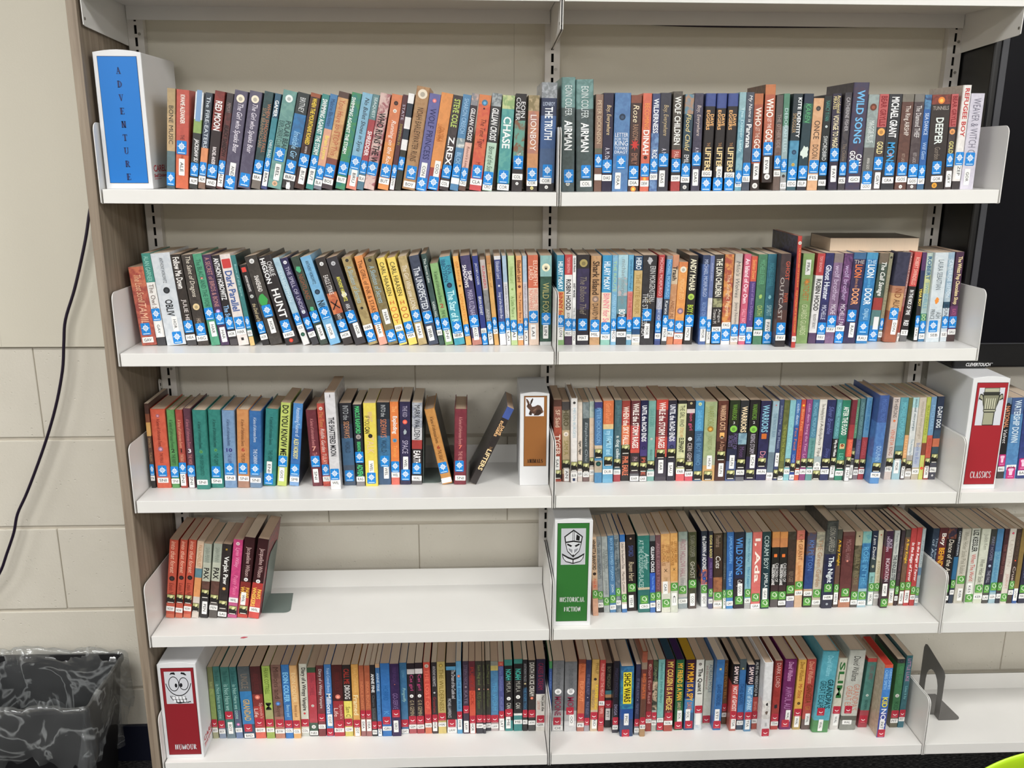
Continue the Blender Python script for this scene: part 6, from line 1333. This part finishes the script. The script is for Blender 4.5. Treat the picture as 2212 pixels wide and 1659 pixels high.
# clip-art, drawn in a unit square 0..1, z up
def art_rabbit(F):
    F([(0, 0), (1, 0), (1, 1), (0, 1)], 'e6e8ee', 0)
    br, dk, lt = '5a4034', '3a2820', '7a5c4c'
    F([(.06, .52), (.1, .62), (.2, .66), (.3, .62), (.36, .5), (.5, .52), (.66, .6), (.8, .56), (.9, .42), (.94, .28), (.9, .16), (.74, .1), (.56, .1), (.4, .14), (.3, .2), (.24, .32), (.14, .42)], br, 1)
    F([(.14, .6), (.06, .78), (.02, .94), (.1, .9), (.2, .76), (.22, .64)], br, 1)
    F([(.24, .64), (.28, .82), (.38, .96), (.42, .9), (.36, .74), (.3, .62)], dk, 1)
    F([(.24, .3), (.18, .12), (.24, .06), (.34, .06), (.36, .2)], dk, 2)
    F([(.56, .16), (.6, .3), (.74, .36), (.86, .28), (.84, .12), (.7, .04), (.46, .04), (.46, .1)], dk, 2)
    F([(.88, .24), (.97, .3), (.96, .2), (.9, .16)], lt, 2)
    F(arc(.15, .55, .022, 0, 315, 7), '120c0a', 3)
    F([(.4, .3), (.5, .4), (.64, .44), (.54, .3), (.46, .24)], lt, 2)
def art_column(F):
    F([(0, 0), (1, 0), (1, 1), (0, 1)], 'd6d8e0', 0)
    st, dk, md = 'a4a48c', '33342e', '84846e'
    F([(.28, 0), (.72, 0), (.72, .36), (.28, .36)], dk, 1); F([(.3, .02), (.68, .02), (.68, .34), (.3, .34)], st, 2)
    F([(.26, .36), (.74, .36), (.76, .42), (.24, .42)], dk, 2); F([(.28, .372), (.72, .372), (.73, .41), (.27, .41)], 'b8b8a0', 3)
    F([(.26, .42), (.74, .42), (.84, .82), (.16, .82)], dk, 1); F([(.28, .43), (.72, .43), (.8, .81), (.2, .81)], md, 2)
    for i in range(5):
        x = .3 + i * .085
        F([(x, .44), (x + .05, .44), (x + .055, .72), (x + .005, .72)], 'c4c4ac', 3); F([(x + .05, .44), (x + .062, .44), (x + .066, .72), (x + .055, .72)], dk, 4)
    for s in (-1, 1):
        X = lambda u: .5 + s * u
        F([(X(.27), .5), (X(.33), .66), (X(.47), .7), (X(.5), .64), (X(.47), .76), (X(.44), .84), (X(.36), .84), (X(.3), .74)], dk, 3)
        F([(X(.29), .55), (X(.34), .69), (X(.45), .74), (X(.43), .81), (X(.37), .81), (X(.32), .73)], st, 4)
    F([(.2, .8), (.8, .8), (.84, .88), (.16, .88)], dk, 2)
    F([(.2, .88), (.8, .88), (.8, 1), (.2, 1)], dk, 2); F([(.22, .89), (.78, .89), (.78, .985), (.22, .985)], 'b4b49c', 3)
def art_helmet(F):
    F([(0, 0), (1, 0), (1, 1), (0, 1)], 'c2c4ca', 0)
    bk, wh, gr = '121214', 'd4d6da', '8e9096'
    F([(.5, .97), (.12, .78), (.16, .62), (.22, .44), (.26, .36), (.5, .2), (.74, .36), (.78, .44), (.84, .62), (.88, .78)], bk, 1)
    F([(.5, .93), (.17, .765), (.2, .64), (.5, .67), (.8, .64), (.83, .765)], wh, 2)
    F([(.46, .92), (.54, .92), (.54, .66), (.46, .66)], bk, 3); F([(.48, .91), (.52, .91), (.52, .67), (.48, .67)], wh, 4)
    F([(.62, .84), (.76, .78), (.74, .66), (.6, .68)], bk, 3)
    F([(.2, .6), (.5, .63), (.8, .6), (.76, .46), (.72, .38), (.5, .24), (.28, .38), (.24, .46)], wh, 2)
    for s in (-1, 1):
        X = lambda u: .5 + s * u
        F([(X(.05), .53), (X(.24), .59), (X(.26), .55), (X(.1), .49)], bk, 3)
        F([(X(.04), .42), (X(.2), .46), (X(.17), .4), (X(.04), .32)], gr, 3)
        F([(X(.46), .32), (X(.42), .18), (X(.3), .08), (X(0), .02), (X(0), .17), (X(.2), .22)], bk, 1)
        F([(X(.42), .26), (X(.38), .17), (X(.28), .1), (X(.02), .055), (X(.02), .13), (X(.2), .17)], wh, 2)
    F([(.5, .3), (.45, .24), (.5, .2), (.55, .24)], bk, 4)
def art_face(F):
    F([(0, 0), (1, 0), (1, 1), (0, 1)], 'cfd2d8', 0)
    bk = '15151a'
    def ringp(cx, cy, rx, ry, w, a0, a1, n, lv):
        for i in range(n):
            u0 = R(a0 + (a1 - a0) * i / n); u1 = R(a0 + (a1 - a0) * (i + 1) / n)
            F([(cx + rx * math.cos(u0), cy + ry * math.sin(u0)), (cx + rx * math.cos(u1), cy + ry * math.sin(u1)), (cx + (rx - w) * math.cos(u1), cy + (ry - w) * math.sin(u1)), (cx + (rx - w) * math.cos(u0), cy + (ry - w) * math.sin(u0))], bk, lv)
    ringp(.33, .62, .2, .23, .024, 0, 360, 22, 2); ringp(.7, .62, .18, .2, .024, 0, 360, 22, 2)
    F([(.41 + .05 * math.cos(i * R(36)), .57 + .065 * math.sin(i * R(36))) for i in range(10)], bk, 2)
    F([(.6 + .05 * math.cos(i * R(36)), .58 + .065 * math.sin(i * R(36))) for i in range(10)], bk, 2)
    F([(.2, .9), (.26, .97), (.38, .98), (.42, .92), (.4, .9), (.3, .92)], bk, 2); F([(.62, .92), (.64, .98), (.76, .96), (.84, .88), (.78, .88), (.7, .91)], bk, 2)
    ringp(.5, .78, .5, .54, .028, 196, 344, 18, 2); ringp(.49, .42, .38, .41, .028, 205, 318, 14, 2)
    F([(.2, .25), (.27, .1), (.42, .02), (.76, .03), (.74, .14), (.72, .24), (.45, .22)], bk, 2)
    for i in range(4):
        x = .22 + i * .125
        F([(x + .01, .145), (x + .115, .135), (x + .115, .225), (x + .01, .235)], 'e8eaee', 3)
        F([(x + .05, .055), (x + .14, .05), (x + .14, .122), (x + .04, .13)], 'e8eaee', 3)
    F([(.76, .05), (.9, .08), (.91, .02), (.88, .05), (.78, .02)], bk, 2)

def box_file(label, loc, W, H, D, band, sheet, art, arty, words, side_print=False, rz=0.0):
    t = thing('box_file', label, 'box', loc, 'white section boxes')
    t.rotation_euler = (0, 0, rz)
    mb = MB()
    n = 8; bow = 0.006
    prof = [(-W / 2, 0)] + [(W / 2, 0), (W / 2, H)] + [(W / 2 - W * i / n, H + 0.005 * math.sin(math.pi * i / n)) for i in range(1, n)] + [(-W / 2, H)]
    # front panel bows up a little, carton behind is square
    mb.prism([(-W / 2, 0), (W / 2, 0), (W / 2, H), (-W / 2, H)], 'y', 0.0022, D)
    link('carton', mb.mesh('carton', M_CARD, bevel=0.0016, seg=2), t)
    mb = MB(); mb.prism(prof, 'y', 0.0, 0.0016)
    link('front_flap', mb.mesh('front_flap', M_CARD, bevel=0.0004, seg=1), t)
    x0, x1, z0, z1 = sheet
    mb = MB()
    flat(mb, [(x0 - .0008, z0 - .0008), (x1 + .0008, z0 - .0008), (x1 + .0008, z1 + .0008), (x0 - .0008, z1 + .0008)], -0.0003, '1a1a1c')
    flat(mb, [(x0, z0), (x1, z0), (x1, z1), (x0, z1)], -0.0006, band)
    sh = link('section_label', ink_mesh('section_label', mb), t)
    if art:
        ax0, ax1, az0, az1 = arty
        mb = MB()
        def F(pts, hx, lv):
            flat(mb, [(ax0 + u * (ax1 - ax0), az0 + v * (az1 - az0)) for u, v in pts], -0.0009 - lv * 0.0001, hx)
        art(F)
        link('picture', ink_mesh('picture', mb), sh)
    mb = MB()
    for wd, wx0, wx1, wz, wh, hx in words:
        slab_word(mb, wd, wx0, wz, wx1 - wx0, wh, -0.0010, hx)
    link('section_lettering', ink_mesh('section_lettering', mb), sh)
    if side_print:
        mb = MB()
        for tx, st, a, b_, z, hh in (('CAREL', 'b', 0.012, 0.085, 0.033, 0.0135), ('Shelf Dividers', 'b', 0.012, 0.085, 0.022, 0.007)):
            d = TEXTS.get((tx, st))
            if d: put_text(mb, (tx, st), lambda x, y: (W / 2 + 0.0004, a + x, z + y), (b_ - a) / d[2], hh / d[3], hexc('c83844'))
        mb.face([(W / 2 + 0.0004, 0.012, 0.0185), (W / 2 + 0.0004, 0.055, 0.0185), (W / 2 + 0.0004, 0.055, 0.0195), (W / 2 + 0.0004, 0.012, 0.0195)], 0, hexc('c83844'))
        link('side_print', ink_mesh('side_print', mb), t)
    return t
W = 0.092
adv = [(c, -0.0042, 0.0052, 0.219 - i * 0.0252, 0.0125, '1c2c60') for i, c in enumerate('ADVENTURE')]
box_file('white box with tall blue label, letters stacked downward, on the top book shelf', (-0.8645, 0.020, ztop(1, -0.86) + 0.0003), W, 0.259, 0.2, '1074c8', (-0.0375, 0.037, 0.012, 0.251), None, None, adv, True)
box_file('small white box with brown rabbit label on the third shelf', (-0.0415, 0.0685, ztop(3, -0.04) + 0.0003), 0.065, 0.216, 0.156, '95602f', (-0.0235, 0.0265, 0.047, 0.2115), art_rabbit, (-0.021, 0.0205, 0.165, 0.209),
         [('ANIMALS', -0.0165, 0.0195, 0.0545, 0.009, '2e1c10')])
box_file('white box with red column label below the screen', (0.9655, 0.0192, ztop(3, 0.96) + 0.0003), 0.0835, 0.260, 0.2, 'a3242e', (-0.031, 0.038, 0.012, 0.250), art_column, (-0.0255, 0.0325, 0.152, 0.239),
         [('CLASSICS', -0.0195, 0.029, 0.027, 0.0155, 'dfdce0')])
box_file('white box with green knight-helmet label on the fourth shelf', (0.0465, 0.016, ztop(4, 0.04) + 0.0003), 0.086, 0.263, 0.2, '2f7030', (-0.0365, 0.0345, 0.012, 0.2565), art_helmet, (-0.0285, 0.0275, 0.155, 0.2445),
         [('HISTORICAL', -0.0295, 0.0285, 0.061, 0.0125, 'd8dcd8'), ('FICTION', -0.019, 0.0195, 0.0365, 0.0125, 'd8dcd8')])
box_file('white box with red cartoon-face label on the bottom shelf', (-0.8695, 0.0172, ztop(5, -0.86) + 0.0003), 0.088, 0.251, 0.2, '8c1f28', (-0.036, 0.038, 0.010, 0.241), art_face, (-0.0295, 0.0320, 0.1475, 0.2325),
         [('HUMOUR', -0.0215, 0.0295, 0.0235, 0.0145, 'd6d4d8')], True)

# ------------------------------------------------------------------ bookends
def bookend(label, loc, side, h, y0, y1, mat, lean=0.0, hole=False, base=0.055):
    t = thing('bookend', label, 'bookend', loc, 'steel bookends')
    n = 10; yw = y1 - y0
    top = []
    ra = 0.018
    outl = [(y0, 0.0), (y0, h * 0.62)]
    for k in range(6):
        a = math.pi - k * math.pi / 12
        outl.append((y0 + ra + ra * math.cos(a), h * 0.62 + ra * math.sin(a)))
    outl = [(y0, 0.0), (y0, h * 0.80), (y0 + 0.003, h * 0.845), (y0 + 0.009, h * 0.87), (y1 - 0.026, h * 0.985), (y1 - 0.014, h), (y1 - 0.005, h * 0.975), (y1, h * 0.9), (y1, 0.0)]
    if not hole:
        outl = [(y0, 0.0), (y0, h * 0.86), (y0 + 0.004, h * 0.94), (y0 + 0.014, h), (y1 - 0.014, h), (y1 - 0.004, h * 0.94), (y1, h * 0.86), (y1, 0.0)]
    th = 0.0011
    if hole:
        # plate with an arched cut-out: ring of quads between outline and arch
        ci = [(y0 + yw * 0.22, 0.0), (y0 + yw * 0.22, h * 0.42)]
        for k in range(1, 8):
            a = math.pi - k * math.pi / 8
            ci.append((y0 + yw * 0.49 + yw * 0.27 * math.cos(a), h * 0.42 + h * 0.27 * math.sin(a)))
        ci += [(y0 + yw * 0.76, h * 0.42), (y0 + yw * 0.76, 0.0)]
        poly = outl + ci[::-1]
        mb = MB(); mb.prism(poly, 'x', -th / 2, th / 2)
    else:
        mb = MB(); mb.prism(outl, 'x', -th / 2, th / 2)
    o = link('upright_plate', mb.mesh('upright_plate', mat, bevel=0.0003, seg=1), t)
    o.rotation_euler = (0, lean, 0)
    mb = MB(); r = 0.014
    bp = [(0, y0), (side * (base - r), y0)] + [(side * (base - r + r * math.sin(k * R(22.5))), y0 + r - r * math.cos(k * R(22.5))) for k in range(1, 5)] + [(side * (base - 0.01), y1), (0, y1)]
    mb.prism(bp, 'z', 0.0002, 0.0013)
    link('base_plate', mb.mesh('base_plate', mat, bevel=0.0003, seg=1), t)
    if hole:
        mb = MB(); mb.prism([(0, y0 + yw * 0.22), (-side * 0.04, y0 + yw * 0.24), (-side * 0.05, y0 + yw * 0.47), (-side * 0.04, y0 + yw * 0.7), (0, y0 + yw * 0.72)], 'z', 0.0002, 0.0013)
        link('base_tongue', mb.mesh('base_tongue', mat, bevel=0.0003, seg=1), t)
    return t
last4 = [b for b in books if b.s == 4 and b.bay == 'L'][-1]
xr = last4.x + last4.t / math.cos(last4.lean) + 0.0016
bookend('green-grey steel bookend holding up the ten books on the fourth shelf', (xr, 0, ztop(4, xr)), 1, 0.155, 0.098, 0.195, M_ENDG, last4.lean, False, 0.066)
walden = [b for b in books if b.s == 3 and b.bay == 'L' and b.n == 23][0]
xr = walden.x + walden.t / math.cos(walden.lean) + 0.0022
bookend('grey-green steel bookend at the end of the row on the third shelf', (xr, 0, ztop(3, xr)), 1, 0.14, 0.090, 0.19, M_ENDG, walden.lean, False, 0.042)
bookend('dark grey steel bookend with arched hole standing on the empty bottom shelf', (1.0005, 0, ztop(5, 1.0)), 1, 0.158, 0.0925, 0.205, M_END, 0, True, 0.058)

# ------------------------------------------------------------------ interactive screen
SX, SY, SZ0, SZ1 = 0.9198, 0.100, 1.1075, 2.2
t = thing('interactive_screen', 'large black wall-mounted interactive screen beside the shelving', 'screen', (SX, SY, SZ0))
mb = MB(); mb.box(0, 1.6, 0.004, 0.145, 0, SZ1 - SZ0)
link('casing', mb.mesh('casing', M_BLACK, bevel=0.006, seg=3), t)
mb = MB(); mb.box(0.0145, 1.58, 0.0, 0.004, 0.0565, SZ1 - SZ0 - 0.03)
link('bezel_edge', mb.mesh('bezel_edge', M_BEZEL, bevel=0.0015), t)
mb = MB(); mb.box(0.0288, 1.56, -0.0012, 0.0, 0.0600, SZ1 - SZ0 - 0.045)
link('glass', mb.mesh('glass', M_SCREEN, bevel=0.0005, seg=1), t)
mb = MB(); d = TEXTS.get(('CLEVERTOUCH', 'bi'))
put_text(mb, ('CLEVERTOUCH', 'bi'), lambda x, y: (0.0305 + x, -0.0006 + 0.004, 0.0045 + y), 0.0585 / d[2], 0.0080 / d[3], hexc('e8e8ea'))
d = TEXTS.get(('TM', 'b'))
put_text(mb, ('TM', 'b'), lambda x, y: (0.0900 + x, -0.0006 + 0.004, 0.0105 + y), 0.003 / d[2], 0.002 / d[3], hexc('d8d8da'))
link('maker_lettering', ink_mesh('maker_lettering', mb), t)

# ------------------------------------------------------------------ cables
def cable(name, label, pts, rad, mat):
    """a tube swept along a smooth path"""
    P_ = [Vector(p) for p in pts]
    path = []
    for i in range(len(P_) - 1):
        p0, p1, p2, p3 = P_[max(i - 1, 0)], P_[i], P_[i + 1], P_[min(i + 2, len(P_) - 1)]
        for k in range(5):
            t_ = k / 5
            path.append(0.5 * ((2 * p1) + (-p0 + p2) * t_ + (2 * p0 - 5 * p1 + 4 * p2 - p3) * t_ ** 2 + (-p0 + 3 * p1 - 3 * p2 + p3) * t_ ** 3))
    path.append(P_[-1])
    n = 10; mb = MB()
    for i, p in enumerate(path):
        d = (path[min(i + 1, len(path) - 1)] - path[max(i - 1, 0)]).normalized()
        a = d.cross(Vector((0, 1, 0))).normalized(); b_ = d.cross(a)
        mb.v += [tuple(p + rad * (math.cos(k * R(36)) * a + math.sin(k * R(36)) * b_)) for k in range(n)]
    for i in range(len(path) - 1):
        for k in range(n):
            q = (k + 1) % n
            mb.f.append((i * n + k, i * n + q, (i + 1) * n + q, (i + 1) * n + k))
    mb.f.append(tuple(range(n))); mb.f.append(tuple((len(path) - 1) * n + k for k in range(n - 1, -1, -1)))
    mb.mi = [0] * len(mb.f); mb.c1 = mb.c2 = [(1, 1, 1, 1)] * len(mb.f)
    return tag(link(name, mb.mesh(name, mat, smooth=True)), label, 'cable')
cable('power_cable', 'dark purple cable hanging down the cream wall left of the shelving',
      [(-0.985, 0.245, 1.56), (-1.005, 0.238, 1.53), (-1.0319, 0.232, 1.4669), (-1.0536, 0.230, 1.3845), (-1.0886, 0.230, 1.2792), (-1.1195, 0.231, 1.2039), (-1.1303, 0.232, 1.1492), (-1.1415, 0.232, 1.0827), (-1.1685, 0.232, 0.9925), (-1.2077, 0.232, 0.8946), (-1.2603, 0.232, 0.7827), (-1.2925, 0.232, 0.7228), (-1.3078, 0.232, 0.6741), (-1.332, 0.232, 0.6188), (-1.3587, 0.232, 0.5629), (-1.4104, 0.236, 0.5004), (-1.47, 0.245, 0.42)], 0.0036, M_CORD)
cable('power_cable', 'thin dark cable sagging behind the highest shelf in the middle bay',
      [(0.1, 0.2465, 1.872), (0.19, 0.2465, 1.8605), (0.2429, 0.2465, 1.8562), (0.367, 0.2465, 1.8538), (0.5228, 0.2465, 1.8545), (0.6584, 0.2465, 1.8565), (0.7211, 0.2465, 1.8598), (0.7731, 0.2465, 1.8645), (0.86, 0.2465, 1.875)], 0.0024, M_CORD)

# ------------------------------------------------------------------ rubbish bin with a clear liner
def ringpts(x0, x1, y0, y1, z, r, n=6):
    p = []
    for cx, cy, a in ((x1 - r, y1 - r, 0), (x0 + r, y1 - r, 90), (x0 + r, y0 + r, 180), (x1 - r, y0 + r, 270)):
        for k in range(n + 1):
            u = R(a + 90 * k / n); p.append((cx + r * math.cos(u), cy + r * math.sin(u), z))
    return p
def loft(rings, closed_end=None):
    mb = MB(); n = len(rings[0])
    for r_ in rings: mb.v += r_
    for i in range(len(rings) - 1):
        for j in range(n):
            k = (j + 1) % n
            mb.f.append((i * n + j, i * n + k, (i + 1) * n + k, (i + 1) * n + j))
    if closed_end is not None:
        mb.f.append(tuple(closed_end * n + j for j in range(n)))
    mb.mi = [0] * len(mb.f); mb.c1 = mb.c2 = [(1, 1, 1, 1)] * len(mb.f)
    return mb
BX0, BX1, BY0, BY1, BZ = -1.425, -1.072, -0.015, 0.222, 0.342
t = thing('rubbish_bin', 'black rubbish bin with clear plastic liner on the carpet by the wall', 'bin', ((BX0 + BX1) / 2, (BY0 + BY1) / 2, 0))
ox, oy = (BX0 + BX1) / 2, (BY0 + BY1) / 2
def rg(ins, z, r=0.02): return ringpts(BX0 - ox + ins, BX1 - ox - ins, BY0 - oy + ins, BY1 - oy - ins, z, r)
rings = [rg(0.034, 0.001), rg(0.003, BZ - 0.012), rg(-0.003, BZ - 0.010), rg(-0.003, BZ), rg(0.003, BZ), rg(0.005, BZ - 0.012), rg(0.036, 0.006)]
mbb = loft(rings, len(rings) - 1)
n_ = len(rings[0]); mbb.f.append(tuple(range(n_ - 1, -1, -1))); mbb.mi.append(0)
link('bin_body', mbb.mesh('bin_body', M_BIN), t)
# liner: draped inside, folded over the rim and hanging outside in creases
rr = random.Random(3)
N_ = 120
def rim(s):
    """point and outward normal on the rim outline at parameter s in 0..1"""
    a, b = BX1 - ox, BY1 - oy
    per = 4 * (a + b); d = s * per
    if d < 2 * b: return (a, -b + d), (1, 0)
    d -= 2 * b
    if d < 2 * a: return (a - d, b), (0, 1)
    d -= 2 * a
    if d < 2 * b: return (-a, b - d), (-1, 0)
    d -= 2 * b
    return (-a + d, -b), (0, -1)
ph = [rr.uniform(0, 6.28) for _ in range(9)]
def wob(s, lv):
    v = 0
    for i, (fq, am) in enumerate(((5, 0.5), (9, 0.45), (14, 0.4), (23, 0.3), (37, 0.22))):
        v += am * math.sin(2 * math.pi * fq * s + ph[i] + lv * (1.2 + 0.6 * i))
    return v
lev = [(-0.05, 0.10), (-0.036, 0.17), (-0.02, 0.25), (-0.008, 0.31), (-0.002, BZ + 0.002), (0.004, BZ + 0.012), (0.010, BZ + 0.004), (0.012, BZ - 0.025), (0.017, BZ - 0.06), (0.022, BZ - 0.095), (0.02, BZ - 0.125), (0.012, BZ - 0.15)]
mbl = MB()
for li, (off, z) in enumerate(lev):
    row = []
    for j in range(N_):
        s = j / N_
        (x, y), (nx, ny) = rim(s)
        lx, ly = x * 0.999, y * 0.999
        amp = 0.010 if li < 4 else (0.0015 if li < 6 else 0.004 + 0.0016 * (li - 5))
        o_ = off + amp * wob(s, li * 0.55) * (1 if li < 4 else 0.8)
        if li < 4: o_ = min(o_, -0.006 - (BZ - z) * 0.1)
        else: o_ = max(o_, 0.0045 if li > 5 else o_)
        if li > 5: o_ -= (BZ - z) * 0.085
        zz = z + (0.006 * wob(s, 7 + li * 0.2) if li != 4 else 0)
        if li in (4, 5) and ny > 0: zz += 0.014 * max(0, math.sin(2 * math.pi * (s * 3.1))) ** 2
        if li >= 10: zz += 0.02 * wob(s, 3.0) * (li - 9) * 0.5
        yy = min(ly + ny * o_ * 1.0, BY1 - oy + 0.018)
        if nx > 0 and li > 5: o_ = min(o_, 0.014)
        if ny > 0 and li > 5: lx *= 0.86
        row.append((lx + nx * o_, yy, zz))
    mbl.v += row
for i in range(len(lev) - 1):
    for j in range(N_):
        k = (j + 1) % N_
        mbl.f.append((i * N_ + j, i * N_ + k, (i + 1) * N_ + k, (i + 1) * N_ + j))
# crumpled film filling the inside
b0 = len(mbl.v); K = 14
for i in range(K + 1):
    for j in range(K + 1):
        u, v = i / K, j / K
        x = (BX0 - ox + 0.03) + u * (BX1 - BX0 - 0.06); y = (BY0 - oy + 0.03) + v * (BY1 - BY0 - 0.06)
        e = min(u, 1 - u, v, 1 - v)
        z = 0.21 - 0.10 * min(1, e * 3) + 0.028 * math.sin(9 * u + 3 * v + 1) * math.cos(7 * v - 2 * u) + rr.uniform(-0.013, 0.013)
        mbl.v.append((x, y, z))
for i in range(K):
    for j in range(K):
        a = b0 + i * (K + 1) + j
        mbl.f.append((a, a + K + 1, a + K + 2, a + 1))
mbl.mi = [0] * len(mbl.f); mbl.c1 = mbl.c2 = [(1, 1, 1, 1)] * len(mbl.f)
lo = link('clear_liner', mbl.mesh('clear_liner', M_LINER, smooth=True), t)
lo['label'] = 'crumpled clear plastic bin liner folded over the rim'

# ------------------------------------------------------------------ lime chair in the foreground
t = thing('plastic_chair', 'lime green plastic chair back at the bottom right corner', 'chair', (0.587, -0.90, 0))
def shell(grid, th, mat, name):
    nu, nv = len(grid), len(grid[0])
    mb = MB()
    for r_ in grid: mb.v += r_
    for i in range(nu - 1):
        for j in range(nv - 1):
            a = i * nv + j
            mb.f.append((a, a + 1, a + nv + 1, a + nv))
    mb.mi = [0] * len(mb.f); mb.c1 = mb.c2 = [(1, 1, 1, 1)] * len(mb.f)
    o = link(name, mb.mesh(name, mat, smooth=True), t)
    md = o.modifiers.new('thickness', 'SOLIDIFY'); md.thickness = th; md.offset = 0
    md = o.modifiers.new('round', 'SUBSURF'); md.levels = 1; md.render_levels = 2
    return o
g = []
for i in range(9):
    u = i / 8
    row = []
    for j in range(13):
        v = (j / 12) * 2 - 1
        wd = 0.215 * (1 - 0.10 * u)
        z = 0.50 + u * (0.345 - 0.085 * abs(v) ** 2.6)
        y = 0.02 - 0.05 * v * v * 0.6 + 0.045 * (1 - u)
        row.append((v * wd, y, z))
    g.append(row)
shell(g, 0.008, M_LIME, 'backrest')
g = []
for i in range(9):
    u = i / 8
    g.append([(((j / 12) * 2 - 1) * 0.21, 0.07 - 0 + u * 0.40, 0.455 - 0.02 * math.sin(math.pi * u) - (0.03 * max(0, u - 0.8) / 0.2) + 0.012 * abs((j / 12) * 2 - 1) ** 3) for j in range(13)])
shell(g, 0.008, M_LIME, 'seat')
mb = MB(); mb.box(-0.06, 0.06, 0.055, 0.072, 0.45, 0.53)
link('back_stem', mb.mesh('back_stem', M_LIME, bevel=0.004), t)
for sx in (-1, 1):
    for y0, y1 in ((0.11, 0.07), (0.40, 0.45)):
        mb = MB(); n = 10
        a = Vector((sx * 0.15, y0, 0.44)); b_ = Vector((sx * 0.20, y1, 0.0))
        for P_ in (a, b_):
            mb.v += [(P_.x + 0.0105 * math.cos(k * R(36)), P_.y + 0.0105 * math.sin(k * R(36)), P_.z) for k in range(n)]
        for k in range(n): mb.f.append((k, (k + 1) % n, n + (k + 1) % n, n + k))
        mb.f.append(tuple(range(n))); mb.f.append(tuple(range(2 * n - 1, n - 1, -1)))
        mb.mi = [0] * len(mb.f); mb.c1 = mb.c2 = [(1, 1, 1, 1)] * len(mb.f)
        link('leg', mb.mesh('leg', M_CHROME), t)
